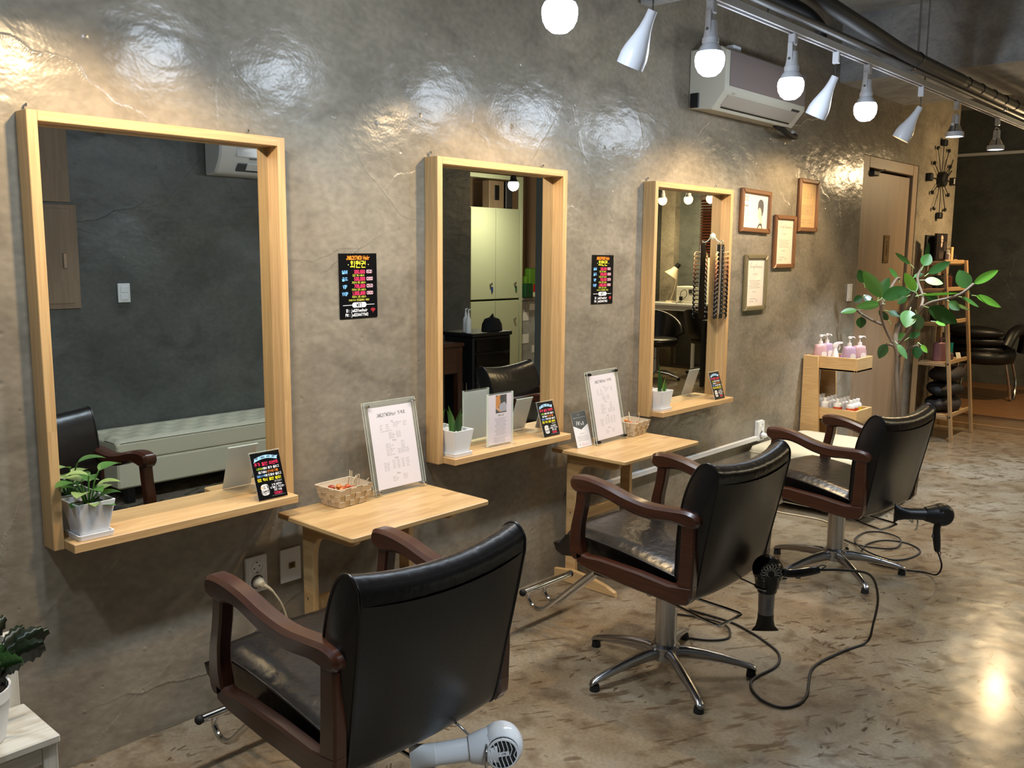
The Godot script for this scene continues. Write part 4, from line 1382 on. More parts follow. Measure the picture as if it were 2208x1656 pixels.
func build_aircon() -> void:
	var x0 := 4.02
	var w := 0.87
	var t := thing("air_conditioner", "mauve and cream wall air conditioner behind the light track", "air conditioner", Vector3(x0, 0, 0))
	var cream := mat(Color(0.74, 0.72, 0.66), 0.4)
	var mauve := mat(Color(0.46, 0.41, 0.40), 0.5)
	var prof := PackedVector2Array([Vector2(0.001, 2.13), Vector2(0.13, 2.115), Vector2(0.2, 2.2), Vector2(0.2, 2.385), Vector2(0.17, 2.405), Vector2(0.001, 2.405)])
	put("body", MB.new().prism(prof, w, Transform3D(Basis(Vector3(0, 0, 1), Vector3(0, 1, 0), Vector3(-1, 0, 0)), Vector3(w / 2, 0, 0)), false, 0.004), cream, t)
	put("front_panel", MB.new().box(Vector3(w / 2 + 0.012, 2.305, 0.2025), Vector3(w - 0.05, 0.165, 0.007), 0.003), mauve, t)
	var nn := Vector3(0, -0.07, 0.085).normalized()
	var dir := Vector3(0, 0.085, 0.07).normalized()
	var tr := Transform3D(Basis(Vector3(1, 0, 0), dir, nn), Vector3(w / 2, 2.1575, 0.165))
	put("vent_flap", MB.new().box(tr * Vector3(-0.005, 0.004, 0.002), Vector3(w - 0.11, 0.062, 0.006), 0.002, tr.basis), mat(Color(0.64, 0.60, 0.55), 0.4), t)
	put("vent_slot", MB.new().box(tr * Vector3(-0.005, -0.034, 0.0005), Vector3(w - 0.13, 0.007, 0.004), 0.0, tr.basis), M.black, t)
	put("display", MB.new().box(tr * Vector3(w / 2 - 0.1, 0.044, 0.001), Vector3(0.09, 0.012, 0.003), 0.0005, tr.basis), M.dark_grey, t)
	var im := page(128, 48, Color(0.74, 0.72, 0.66))
	write(im, "egis", 64, 10, 24, 3, Color(0.4, 0.38, 0.36))
	put("logo_print", MB.new().sheet(0.06, 0.02, Transform3D(tr.basis, tr * Vector3(-w / 2 + 0.09, 0.046, 0.0006))), paper(im, 0.4), t)
	put("drain_hose", MB.new().tube(spline([Vector3(w - 0.12, 2.125, 0.09), Vector3(w - 0.03, 2.10, 0.1), Vector3(w + 0.1, 2.085, 0.08), Vector3(w + 0.24, 2.10, 0.04), Vector3(w + 0.30, 2.115, -0.01)], 5), 0.016, 10), M.rubber, t)
	put("hose_collar", MB.new().lathe([Vector2(0.016, 0.012), Vector2(0.03, 0.004), Vector2(0.034, 0.0005)], 9, along(Vector3(0, 0, 1), Vector3(w + 0.29, 2.113, 0.0))), M.white, t)
	put("side_inlet", MB.new().box(Vector3(-0.004, 2.165, 0.035), Vector3(0.01, 0.07, 0.05), 0.004), M.black, t)
	# junction box on top of the unit
	var b := thing("junction_box", "small white junction box with wires on top of the air conditioner", "box", Vector3(4.28, 2.4055, 0.09))
	put("case", MB.new().box(Vector3(0, 0.026, 0), Vector3(0.075, 0.05, 0.05), 0.006), M.lamp_white, b)
	put("cable_gland", MB.new().tube([Vector3(-0.035, 0.02, 0), Vector3(-0.055, 0.018, 0)], 0.012, 10).tube([Vector3(0.035, 0.028, 0), Vector3(0.052, 0.03, 0)], 0.012, 10), M.dark_grey, b)
	put("cable", MB.new().tube(spline([Vector3(0.05, 0.03, 0), Vector3(0.12, 0.03, 0.0), Vector3(0.2, 0.012, 0.01), Vector3(0.3, 0.004, 0.0)], 4), 0.004, 6), M.grey, b)

# ---------------------------------------------------------------- things on the mirror shelves and tables
const SHELF_Y := 0.6685
const TABLE_Y := 0.5992

func square_pot(t: Node3D, top: float, bottom: float, h: float, fill: Material) -> void:
	var rings: Array = []
	for q in [[bottom, 0.012], [top, h], [top - 0.012, h], [top - 0.016, h - 0.014]]:
		var ring := PackedVector3Array()
		for p in rounded(q[0], q[0], 0.006, 2): ring.append(Vector3(p.x, q[1], p.y))
		rings.append(ring)
	put("pot", MB.new().loft([rings[0], rings[1]], true, true, false).loft([rings[1], rings[2]], true).loft([rings[2], rings[3]], true), M.white_gloss, t)
	var s: Array = []
	for q in [[bottom + 0.016, 0.0005], [bottom + 0.02, 0.014], [bottom + 0.012, 0.014], [bottom + 0.01, 0.009]]:
		var ring := PackedVector3Array()
		for p in rounded(q[0], q[0], 0.006, 2): ring.append(Vector3(p.x, q[1], p.y))
		s.append(ring)
	put("saucer", MB.new().loft([s[0], s[1]], true, true, false).loft([s[1], s[2]], true).loft([s[2], s[3]], true, false, true), M.white_gloss, t)
	put("soil", MB.new().box(Vector3(0, h - 0.017, 0), Vector3(top - 0.016, 0.006, top - 0.016)), fill, t)

# an oval leaf from base along dir, drooping, with a folded midrib
func leaf(base: Vector3, dir: Vector3, up: Vector3, L: float, W: float, droop: float, fold := 0.15, blunt := 1.0) -> MB:
	var rings: Array = []
	var d := dir.normalized()
	var side := d.cross(up).normalized()
	var nrm := side.cross(d).normalized()
	var n := 9
	for i in n + 1:
		var s := float(i) / n
		var wid := W * 0.5 * pow(sin(PI * pow(s, 0.85 * blunt)), 0.75) + 0.0004
		var c := base + d * L * s - Vector3.UP * droop * L * s * s
		var ring := PackedVector3Array()
		for k in 5:
			var u := -1.0 + k * 0.5
			ring.append(c + side * wid * u + nrm * (absf(u) * fold * wid - 0.0))
		rings.append(ring)
	return MB.new().loft(rings, false)

func build_peperomia() -> void:
	var t := thing("potted_plant", "small leafy plant with oval leaves in a white square pot", "plant", Vector3(0.99, SHELF_Y, 0.072))
	square_pot(t, 0.104, 0.074, 0.098, M.soil)
	var spots := [[-0.05, 0.175, 0.02, 195, 0.07, 0.05, 0], [0.01, 0.19, 0.0, 160, 0.065, 0.045, 1], [0.05, 0.20, 0.01, 15, 0.08, 0.05, 0], [0.03, 0.165, 0.03, 335, 0.065, 0.042, 1], [-0.03, 0.15, 0.04, 230, 0.068, 0.046, 1], [0.035, 0.135, 0.04, 350, 0.06, 0.046, 0], [0.0, 0.155, 0.035, 280, 0.055, 0.04, 0], [0.05, 0.145, 0.0, 25, 0.055, 0.04, 1], [-0.04, 0.12, 0.03, 215, 0.05, 0.036, 0], [0.03, 0.11, 0.045, 310, 0.048, 0.034, 0], [-0.02, 0.175, -0.02, 120, 0.06, 0.045, 1], [0.02, 0.17, -0.025, 70, 0.06, 0.045, 0], [0.0, 0.12, 0.045, 255, 0.05, 0.034, 1], [-0.045, 0.16, -0.01, 175, 0.055, 0.04, 0]]
	for q in spots:
		var a := deg_to_rad(q[3])
		var tip := Vector3(q[0] * 0.6, q[1] - 0.03, q[2] * 0.6)
		var st := put("stem", MB.new().tube(spline([Vector3(q[0] * 0.15, 0.082, q[2] * 0.15), Vector3(q[0] * 0.35, q[1] * 0.7, q[2] * 0.35), tip], 3), 0.0022, 5), M.leaf_mid, t)
		var d := Vector3(cos(a), 0.45, -sin(a))
		put("leaf", leaf(tip, d, Vector3.UP, q[4], q[5], 0.35, 0.22), M.leaf_pale if q[6] else M.leaf_mid, st)

func build_snake_plant(at: Vector3, blades: Array, label: String) -> void:
	var t := thing("potted_plant", label, "plant", at)
	square_pot(t, 0.102, 0.076, 0.098, M.soil)
	var r := RandomNumberGenerator.new()
	r.seed = 4
	var pb := MB.new()
	for i in 40: pb.ball(Vector3(r.randf_range(-0.036, 0.036), 0.0845 + r.randf() * 0.003, r.randf_range(-0.036, 0.036)), Vector3.ONE * r.randf_range(0.003, 0.0055), 6, 4)
	tag(put("pebbles", pb, M.pebble, t), "", "", "", "stuff")
	for q in blades:
		var rings: Array = []
		for i in 8:
			var s := i / 7.0
			var w: float = q[3] * (0.7 + 0.5 * sin(PI * minf(s * 1.2, 1.0))) * (1.0 - pow(s, 3.0)) + 0.0006
			var c := Vector3(q[0] + q[4] * s * s, 0.08 + q[2] * s, q[1] + q[5] * s * s)
			var ring := PackedVector3Array()
			for k in 5:
				var u := -1.0 + 0.5 * k
				var sd := Vector3(cos(q[6]), 0, sin(q[6]))
				ring.append(c + sd * w * u + Vector3(-sin(q[6]), 0, cos(q[6])) * w * 0.5 * u * u)
			rings.append(ring)
		put("blade", MB.new().loft(rings, false), q[7], t)

func event_card() -> StandardMaterial3D:
	var im := page(320, 448, INK)
	var blue := Color(0.66, 0.84, 0.98)
	var top := []
	var bot := []
	for k in 13:
		var x := 38.0 + 244.0 * k / 12
		var y := 50.0 - 22.0 * sin(PI * k / 12.0)
		top.append(Vector2(x, y))
		bot.push_front(Vector2(x, y + 32))
	var rib := PackedVector2Array(top)
	rib.append_array(PackedVector2Array([Vector2(296, 44), Vector2(284, 66)]))
	rib.append_array(PackedVector2Array(bot))
	rib.append_array(PackedVector2Array([Vector2(24, 92), Vector2(36, 66)]))
	blob(im, rib, blue)
	var words := ["제이", "더블유", "앤투", "헤어"]
	var xs := [66, 128, 194, 248]
	for i in 4: write(im, words[i], xs[i], 42 - 9 * sin(PI * (i + 0.5) / 4) + 5, 17, 2.6, INK)
	write(im, "추가 할인 이벤트", 160, 94, 31, 4.6, Color(0.94, 0.22, 0.38))
	write(im, "네이버", 44, 142, 21, 3.0, Color(0.7, 0.85, 0.25), 0.0)
	write(im, "에서 평가 올리고", 112, 142, 21, 3.4, Color.WHITE, 0.0)
	write(im, "태그해서", 56, 177, 21, 3.4, Color.WHITE, 0.0)
	write(im, "인스타그램", 156, 177, 21, 3.2, Color(0.98, 0.56, 0.2), 0.0)
	write(im, "페이스북", 32, 212, 21, 3.0, Color(0.5, 0.72, 0.98), 0.0)
	write(im, "에 인증샷 올리고", 122, 212, 21, 3.4, Color.WHITE, 0.0)
	write(im, "10% 즉시 할인 받자!", 160, 247, 26, 4.2, Color(0.98, 0.93, 0.2))
	write(im, "(3% 현금시)", 248, 284, 14, 1.8, Color(0.9, 0.9, 0.9))
	dot_line(im, Vector2(78, 336), Vector2(102, 336), 66, Color(0.9, 0.88, 0.86))
	dot_line(im, Vector2(78, 376), Vector2(102, 376), 66, Color(0.9, 0.88, 0.86))
	dot_line(im, Vector2(56, 330), Vector2(60, 334), 20, Color(0.92, 0.72, 0.52))
	write(im, "소개", 104, 318, 30, 4.2, INK)
	write(im, "이벤트", 90, 362, 33, 4.6, INK)
	write(im, "소개 해준분~", 228, 312, 18, 2.8, Color.WHITE)
	write(im, "소개받고 오신분~", 228, 338, 18, 2.8, Color.WHITE)
	write(im, "모든 시술", 228, 364, 18, 2.8, Color.WHITE)
	write(im, "50%할인", 228, 392, 22, 3.4, Color(0.94, 0.22, 0.38))
	dot_line(im, Vector2(150, 424), Vector2(298, 424), 1.6, Color(0.8, 0.8, 0.8))
	return paper(im, 0.3)

func slanted(at: Vector3, lean: float, turn := 0.0) -> Transform3D:
	# a frame standing at `at`, its sheet facing +z and leaning back
	return Transform3D(Basis(Vector3.UP, turn) * Basis(Vector3.RIGHT, -lean), at)

func build_event_card(at: Vector3, m: Material, label: String) -> void:
	var t := thing("event_card_stand", label, "sign", at, 0, "black event cards on the mirror shelves")
	var f := slanted(Vector3(0, 0.001, 0), 0.32)
	put("card", MB.new().box(f * Vector3(0, 0.0735, 0.0), Vector3(0.102, 0.144, 0.0008), 0, f.basis), M.white, t)
	put("print", MB.new().sheet(0.102, 0.144, Transform3D(f.basis, f * Vector3(0, 0.0735, 0.0008))), m, t)
	put("rear_pane", MB.new().box(f * Vector3(0, 0.074, -0.002), Vector3(0.106, 0.148, 0.0016), 0.0004, f.basis), M.acrylic, t)
	put("top_edge", MB.new().box(f * Vector3(0, 0.1485, 0.0), Vector3(0.106, 0.0015, 0.006), 0, f.basis), M.acrylic_edge, t)
	put("base_plate", MB.new().box(Vector3(0, 0.001, -0.032), Vector3(0.106, 0.0018, 0.062)), M.acrylic, t)

func build_profile_stand() -> void:
	var t := thing("profile_stand", "upright acrylic stand with a stylist profile sheet and small photo", "sign", Vector3(2.585, SHELF_Y, 0.078))
	var im := page(280, 400, Color(0.88, 0.84, 0.87))
	blob(im, PackedVector2Array([Vector2(86, 6), Vector2(216, 6), Vector2(216, 150), Vector2(86, 150)]), Color(0.20, 0.15, 0.13))
	blob(im, PackedVector2Array([Vector2(86, 20), Vector2(110, 6), Vector2(140, 6), Vector2(146, 60), Vector2(130, 100), Vector2(86, 110)]), Color(0.80, 0.52, 0.22))
	blob(im, PackedVector2Array([Vector2(140, 80), Vector2(170, 62), Vector2(200, 70), Vector2(216, 90), Vector2(216, 140), Vector2(150, 142), Vector2(120, 120)]), Color(0.68, 0.66, 0.70))
	blob(im, PackedVector2Array([Vector2(136, 20), Vector2(160, 8), Vector2(182, 18), Vector2(180, 66), Vector2(156, 76), Vector2(142, 54)]), Color(0.09, 0.07, 0.07))
	blob(im, PackedVector2Array([Vector2(88, 110), Vector2(108, 100), Vector2(150, 134), Vector2(140, 144), Vector2(104, 126)]), Color(0.82, 0.62, 0.44))
	write(im, "원장 소개", 150, 164, 13, 1.8, Color(0.25, 0.23, 0.25))
	for i in 14: fine_print(im, 70 + (i * 37 % 30), 220 - (i * 23 % 34), 192 + i * 10.5, 4, Color(0.45, 0.42, 0.45), 120 + i)
	for i in 5: fine_print(im, 56 + (i * 17 % 24), 228 - (i * 29 % 30), 346 + i * 10, 4, Color(0.45, 0.42, 0.45), 150 + i)
	put("front_pane", MB.new().box(Vector3(0, 0.107, 0.004), Vector3(0.142, 0.206, 0.002), 0.0004), M.acrylic, t)
	put("sheet", MB.new().box(Vector3(0, 0.106, 0.0), Vector3(0.134, 0.196, 0.001)), M.white, t)
	put("print", MB.new().sheet(0.134, 0.196, Transform3D(Basis(), Vector3(0, 0.106, 0.0012))), paper(im, 0.35), t)
	put("rear_pane", MB.new().box(Vector3(0, 0.107, -0.004), Vector3(0.142, 0.206, 0.002), 0.0004), M.acrylic, t)
	for s in [-1, 1]: put("side_edge", MB.new().box(Vector3(0.0712 * s, 0.107, 0), Vector3(0.0014, 0.206, 0.01)), M.acrylic_edge, t)
	put("base_plate", MB.new().box(Vector3(0, 0.0015, 0.0), Vector3(0.142, 0.003, 0.07), 0.0005), M.acrylic, t)

func price_sheet() -> StandardMaterial3D:
	var im := page(620, 880, Color(0.90, 0.86, 0.875))
	var ink := Color(0.2, 0.19, 0.2)
	write(im, "JW&2(TWO)Hair", 250, 72, 36, 4.2, ink)
	write(im, "가격표", 462, 70, 36, 4.2, ink)
	var soft := Color(0.33, 0.31, 0.33)
	var head := [["Cut", 160], ["Perm", 368], ["Color", 560], ["Clinic", 728]]
	for h in head: write(im, h[0], 310, h[1], 17, 2, soft)
	for i in 3:
		fine_print(im, 130, 165, 196 + i * 22, 10, soft, 200 + i)
		fine_print(im, 215, 260, 196 + i * 22, 10, soft, 210 + i)
		fine_print(im, 320, 440 - i * 30, 184 + i * 20, 10, soft, 220 + i)
		fine_print(im, 465, 510, 184 + i * 20, 10, soft, 230 + i)
	fine_print(im, 135, 290, 264, 10, soft, 240)
	for i in 4:
		fine_print(im, 240, 300 + (i * 31 % 40), 292 + i * 18, 9, soft, 250 + i)
		fine_print(im, 350, 410, 288 + i * 18, 9, soft, 260 + i)
	for i in 7:
		fine_print(im, 180, 240 + (i * 43 % 70), 404 + i * 20, 10, soft, 270 + i)
		fine_print(im, 400 - (60 if i > 3 else 0), 450 + (50 if i > 3 else 0), 396 + i * 20, 10, soft, 280 + i)
	for i in 5:
		fine_print(im, 120, 190, 604 + i * 20, 10, soft, 300 + i)
		for k in 4: fine_print(im, 240 + k * 66, 280 + k * 66, 590 + i * 20, 9, soft, 310 + i * 5 + k)
	for i in 3:
		fine_print(im, 220, 270 + (i * 37 % 60), 764 + i * 20, 10, soft, 340 + i)
		fine_print(im, 370, 420, 758 + i * 20, 10, soft, 350 + i)
	return paper(im, 0.4)

func build_price_board(at: Vector3, w: float, h: float, lean: float, m: Material, label: String, knob: Material, turn := 0.0) -> void:
	var t := thing("price_board", label, "sign", at, turn, "acrylic price boards")
	var f := slanted(Vector3(0, 0.001, 0), lean)
	for z in [-0.008, 0.004]:
		put("acrylic_pane", MB.new().box(f * Vector3(0, h / 2, z), Vector3(w, h, 0.0025), 0.0005, f.basis), M.acrylic, t)
		for s in [-1, 1]: put("pane_edge", MB.new().box(f * Vector3(s * (w / 2 + 0.0008), h / 2, z), Vector3(0.001, h, 0.0025), 0, f.basis), M.acrylic_edge, t)
		put("pane_edge", MB.new().box(f * Vector3(0, h + 0.0008, z), Vector3(w, 0.001, 0.0025), 0, f.basis), M.acrylic_edge, t)
	var pw := w - 0.032
	var ph := h - 0.038
	put("sheet", MB.new().box(f * Vector3(0, h / 2, 0.0006), Vector3(pw, ph, 0.0008), 0, f.basis), M.white, t)
	put("print", MB.new().sheet(pw, ph, Transform3D(f.basis, f * Vector3(0, h / 2, 0.0014))), m, t)
	for sx in [-1, 1]:
		for sy in [0.012, h - 0.012]:
			put("stand_off_knob", MB.new().lathe([Vector2(0.0, 0.012), Vector2(0.004, 0.0115), Vector2(0.0065, 0.007), Vector2(0.0065, 0.0), Vector2(0.004, -0.02), Vector2(0.0, -0.02)], 14, along(f.basis.z, f * Vector3(sx * (w / 2 - 0.012), sy, 0.0055))), knob, t)

func build_leaflet() -> void:
	var t := thing("leaflet_card", "black and white leaflet card leaning on the bamboo table", "sign", Vector3(3.055, TABLE_Y, 0.14))
	var im := page(200, 300, Color(0.92, 0.90, 0.91))
	blob(im, PackedVector2Array([Vector2(0, 0), Vector2(200, 0), Vector2(200, 112), Vector2(100, 152), Vector2(0, 112)]), Color(0.16, 0.15, 0.16))
	fine_print(im, 84, 116, 22, 6, Color(0.8, 0.8, 0.8), 400)
	fine_print(im, 20, 180, 44, 8, Color(0.9, 0.9, 0.9), 401)
	var r := RandomNumberGenerator.new()
	r.seed = 12
	var last := Vector2(48, 96)
	for i in 26:
		var p := Vector2(48 + i * 4.1, 76 + r.randf_range(0, 42))
		dot_line(im, last, p, r.randf_range(1.5, 4), Color.WHITE)
		last = p
	fine_print(im, 70, 130, 182, 7, Color(0.3, 0.3, 0.3), 402)
	for i in 5: fine_print(im, 30, 170, 204 + i * 10, 5, Color(0.5, 0.5, 0.5), 403 + i)
	dot_line(im, Vector2(44, 268), Vector2(44, 282), 6, Color(0.35, 0.35, 0.35))
	fine_print(im, 70, 90, 264, 5, Color(0.4, 0.4, 0.4), 409)
	for i in 2: fine_print(im, 70, 150, 274 + i * 9, 6, Color(0.85, 0.35, 0.4), 410 + i)
	var f := slanted(Vector3(0, 0.001, 0), 0.29)
	put("card", MB.new().box(f * Vector3(0, 0.076, 0), Vector3(0.1, 0.152, 0.001), 0, f.basis), M.white, t)
	put("print", MB.new().sheet(0.1, 0.152, Transform3D(f.basis, f * Vector3(0, 0.076, 0.0008))), paper(im, 0.45), t)
	put("pane", MB.new().box(f * Vector3(0, 0.077, 0.0024), Vector3(0.104, 0.154, 0.0015), 0, f.basis), M.acrylic, t)
	put("base_plate", MB.new().box(Vector3(0, 0.001, -0.028), Vector3(0.104, 0.0018, 0.055)), M.acrylic, t)

# a tapered basket: broad paper strips woven over and under
func build_basket(at: Vector3, turn: float, label: String, seed_at: int) -> Node3D:
	var t := thing("woven_basket", label, "basket", at, turn, "woven paper baskets")
	var strip := textured(wood(Color(0.74, 0.67, 0.56), Color(0.83, 0.76, 0.65), 60, 0.2, 0, 128, 128), 0.75, Vector3(4, 12, 1))
	var bw := 0.115
	var bd := 0.085
	var tw := 0.148
	var td := 0.118
	var h := 0.062
	var rows := 3
	for side in 4:
		var across := bw if side % 2 == 0 else bd
		var across_t := tw if side % 2 == 0 else td
		var out := bd / 2 if side % 2 == 0 else bw / 2
		var out_t := td / 2 if side % 2 == 0 else tw / 2
		var rb := Basis(Vector3.UP, side * PI / 2)
		var cols := 6 if side % 2 == 0 else 5
		for r in rows:
			for c in cols:
				var v0 := float(r) / rows
				var v1 := float(r + 1) / rows
				var proud := 0.0022 if (r + c + side) % 2 == 0 else 0.0
				var p := []
				for q in [[c, v0], [c + 1, v0], [c + 1, v1], [c, v1]]:
					var a := lerpf(across, across_t, q[1])
					p.append(Vector3((float(q[0]) / cols - 0.5) * a, 0.002 + h * q[1], lerpf(out, out_t, q[1])))
				var nn := Vector3(0, -(out_t - out), h).normalized()
				var ins := []
				var mid: Vector3 = (p[0] + p[1] + p[2] + p[3]) / 4
				for q in p: ins.append(q.lerp(mid, 0.07) + nn * (proud + 0.0012))
				var mb := MB.new()
				mb.quad(rb * ins[0], rb * ins[1], rb * ins[2], rb * ins[3], rb * nn, Vector2(0, 0), Vector2(0.02, 0), Vector2(0.02, 0.02), Vector2(0, 0.02))
				for k in 4:
					var k2 := (k + 1) % 4
					var o: Vector3 = rb * ((p[k] + p[k2]) / 2 - mid).normalized()
					mb.quad(rb * (p[k] - nn * 0.0015), rb * (p[k2] - nn * 0.0015), rb * ins[k2], rb * ins[k], o, Vector2.ZERO, Vector2(0.02, 0), Vector2(0.02, 0.01), Vector2(0, 0.01))
				mb.quad(rb * (p[0] - nn * 0.0016), rb * (p[1] - nn * 0.0016), rb * (p[2] - nn * 0.0016), rb * (p[3] - nn * 0.0016), rb * -nn, Vector2.ZERO, Vector2(0.02, 0), Vector2(0.02, 0.02), Vector2(0, 0.02))
				put("weave_strip", mb, strip, t)
	put("bottom", MB.new().box(Vector3(0, 0.002, 0), Vector3(bw, 0.003, bd)), strip, t)
	var rim: Array = []
	for k in [[-1, -1], [1, -1], [1, 1], [-1, 1], [-1, -1]]: rim.append(Vector3(k[0] * tw / 2, h + 0.003, k[1] * td / 2))
	put("rim", MB.new().tube([rim[0], rim[1], rim[2], rim[3], rim[4]], 0.0026, 6), strip, t)
	return t

func build_sweets(at: Vector3, n: int, sticks: int, seed_at: int, where: String) -> void:
	var r := RandomNumberGenerator.new()
	r.seed = seed_at
	var wrap := [mat(Color(0.72, 0.33, 0.18), 0.2), mat(Color(0.78, 0.48, 0.22), 0.25), mat(Color(0.62, 0.25, 0.16), 0.2)]
	for i in n:
		var t := thing("wrapped_sweet", "orange-brown wrapped sweet in the basket " + where, "sweet", at + Vector3(-0.03 + r.randf_range(-0.022, 0.05), 0.028 + 0.011 * (i / 3), r.randf_range(-0.03, 0.03)), r.randf() * TAU, "wrapped sweets in the basket " + where)
		put("sweet", MB.new().ball(Vector3.ZERO, Vector3(0.013, 0.0085, 0.009), 10, 6), wrap[i % 3], t)
		for s in [-1, 1]: put("wrapper_end", MB.new().loft([PackedVector3Array([Vector3(0.012 * s, 0.001, -0.002), Vector3(0.012 * s, -0.001, 0.002)]), PackedVector3Array([Vector3(0.022 * s, 0.004, -0.007), Vector3(0.022 * s, -0.002, 0.007)])], false), wrap[i % 3], t)
	for i in sticks:
		var a := at + Vector3(0.03 + r.randf_range(-0.02, 0.02), 0.012, r.randf_range(-0.03, 0.03))
		var d := Vector3(r.randf_range(-0.1, 0.55), 0.6, r.randf_range(-0.3, 0.3)).normalized()
		var t := thing("stick", "thin pale wooden stick in the basket " + where, "stick", a, 0, "pale sticks in the basket " + where)
		put("shaft", MB.new().tube([Vector3.ZERO, d * 0.085], 0.0016, 6), M.cream_cord, t)

func build_shelf_things() -> void:
	build_peperomia()
	build_snake_plant(Vector3(2.348, SHELF_Y, 0.07), [[-0.02, 0.0, 0.115, 0.012, -0.035, 0.02, 0.3, M.leaf_mid], [0.0, 0.01, 0.10, 0.013, 0.0, 0.02, 0.5, M.leaf_dark], [0.02, -0.01, 0.075, 0.011, 0.03, 0.0, -0.4, M.leaf_mid], [-0.01, -0.015, 0.09, 0.012, -0.01, -0.01, 0.0, M.leaf_dark]], "snake plant with broad blades in a white square pot with pebbles")
	build_snake_plant(Vector3(3.735, SHELF_Y, 0.068), [[-0.015, 0.005, 0.15, 0.009, -0.004, 0.0, 0.3, M.leaf_dark], [0.002, 0.0, 0.10, 0.007, 0.006, 0.01, 0.5, M.leaf_dark], [0.022, 0.0, 0.075, 0.009, 0.03, 0.0, -0.4, M.leaf_bright], [0.014, 0.014, 0.06, 0.008, 0.012, 0.01, 0.2, M.leaf_mid]], "snake plant with one tall narrow blade in a white square pot")
	var card := event_card()
	build_event_card(Vector3(1.527, SHELF_Y, 0.116), card, "black event card in an acrylic stand on the leafy plant mirror shelf")
	build_event_card(Vector3(2.868, SHELF_Y, 0.112), card, "black event card in an acrylic stand beside the profile sheet")
	build_event_card(Vector3(4.245, SHELF_Y, 0.115), card, "black event card in an acrylic stand below the hair swatches")
	build_profile_stand()
	var ps := price_sheet()
	build_price_board(Vector3(2.027, TABLE_Y, 0.132), 0.226, 0.318, 0.2, ps, "acrylic price board with chrome knobs and white sheet on the bamboo table", M.chrome)
	build_price_board(Vector3(3.222, TABLE_Y, 0.158), 0.232, 0.318, 0.2, ps, "acrylic price board with dark knobs between leaflet and basket", M.black_gloss, 0.05)
	build_leaflet()
	build_basket(Vector3(1.802, TABLE_Y, 0.108), 0.06, "woven beige basket of sweets and sticks beside the chrome knob price board", 1)
	build_basket(Vector3(3.432, TABLE_Y, 0.118), 0.1, "woven beige basket of sweets below the swatch mirror", 2)
	build_sweets(Vector3(1.802, TABLE_Y, 0.108), 12, 9, 7, "beside the chrome knob price board")
	build_sweets(Vector3(3.432, TABLE_Y, 0.118), 11, 3, 8, "below the swatch mirror")
	build_swatches()

func build_swatches() -> void:
	var t := thing("hair_swatch_ring", "black hair colour swatch cards with looped strands hanging on the mirror", "swatches", Vector3(4.285, 0, 0.062))
	put("clear_hook", MB.new().lathe([Vector2(0.0, 0.012), Vector2(0.012, 0.01), Vector2(0.018, 0.0), Vector2(0.0, 0.0)], 14, along(Vector3(0, 0, 1), Vector3(0, 1.515, -0.0495))).tube(spline([Vector3(0, 1.51, -0.038), Vector3(0, 1.49, -0.02), Vector3(0, 1.483, 0.0), Vector3(0, 1.492, 0.012)], 4), 0.003, 6), M.acrylic_edge, t)
	put("ring", MB.new().tube(spline([Vector3(0.012, 1.47, 0), Vector3(0.016, 1.48, 0), Vector3(0, 1.492, 0), Vector3(-0.016, 1.48, 0), Vector3(-0.012, 1.47, 0)], 4), 0.0018, 6), M.chrome, t)
	var tones := [Color(0.86, 0.72, 0.50), Color(0.80, 0.62, 0.40), Color(0.74, 0.52, 0.34), Color(0.62, 0.40, 0.25), Color(0.50, 0.29, 0.17), Color(0.38, 0.20, 0.12), Color(0.28, 0.15, 0.09), Color(0.2, 0.11, 0.07), Color(0.14, 0.08, 0.06), Color(0.1, 0.06, 0.05), Color(0.07, 0.05, 0.045), Color(0.06, 0.045, 0.04), Color(0.05, 0.04, 0.036), Color(0.045, 0.036, 0.034), Color(0.04, 0.032, 0.03)]
	var hair: Array = []
	for c in tones: hair.append(mat(c, 0.35))
	for s in 2:
		var x := -0.022 + 0.034 * s
		var card := put("card", MB.new().box(Vector3(x, 1.28, 0.008 * s - 0.004), Vector3(0.034, 0.385, 0.003), 0.001, Basis(Vector3.BACK, 0.02 * (s * 2 - 1))), M.black, t)
		put("white_line", MB.new().box(Vector3(x - 0.0175, 1.29, 0.008 * s - 0.002), Vector3(0.0012, 0.36, 0.001)), M.white, card)
		if s == 1:
			var im := page(64, 32, Color(0.05, 0.05, 0.05))
			write(im, "S", 40, 2, 12, 2, Color(0.8, 0.8, 0.8))
			fine_print(im, 8, 58, 18, 8, Color(0.85, 0.85, 0.85), 500)
			put("print", MB.new().sheet(0.03, 0.02, Transform3D(Basis(), Vector3(x, 1.448, 0.0062))), paper(im), card)
		for k in 15:
			var y := 1.43 - k * 0.0225
			put("rivet", MB.new().ball(Vector3(x + 0.006, y, 0.008 * s - 0.0015), Vector3(0.002, 0.002, 0.0015), 6, 4), M.white, card)
			var e := 1.0 if s == 1 else -1.0
			put("hair_loop", MB.new().tube(spline([Vector3(x + 0.012 * e, y, 0.008 * s), Vector3(x + 0.03 * e, y + 0.003, 0.012 + 0.006 * s), Vector3(x + 0.044 * e, y - 0.007, 0.014), Vector3(x + 0.046 * e, y - 0.02, 0.012), Vector3(x + 0.036 * e, y - 0.029, 0.008)], 3), [0.004, 0.0042, 0.0045, 0.0048, 0.005, 0.0052, 0.0055, 0.0056, 0.0056, 0.0054, 0.005, 0.004, 0.003], 6, true, 0.7), hair[k], card)

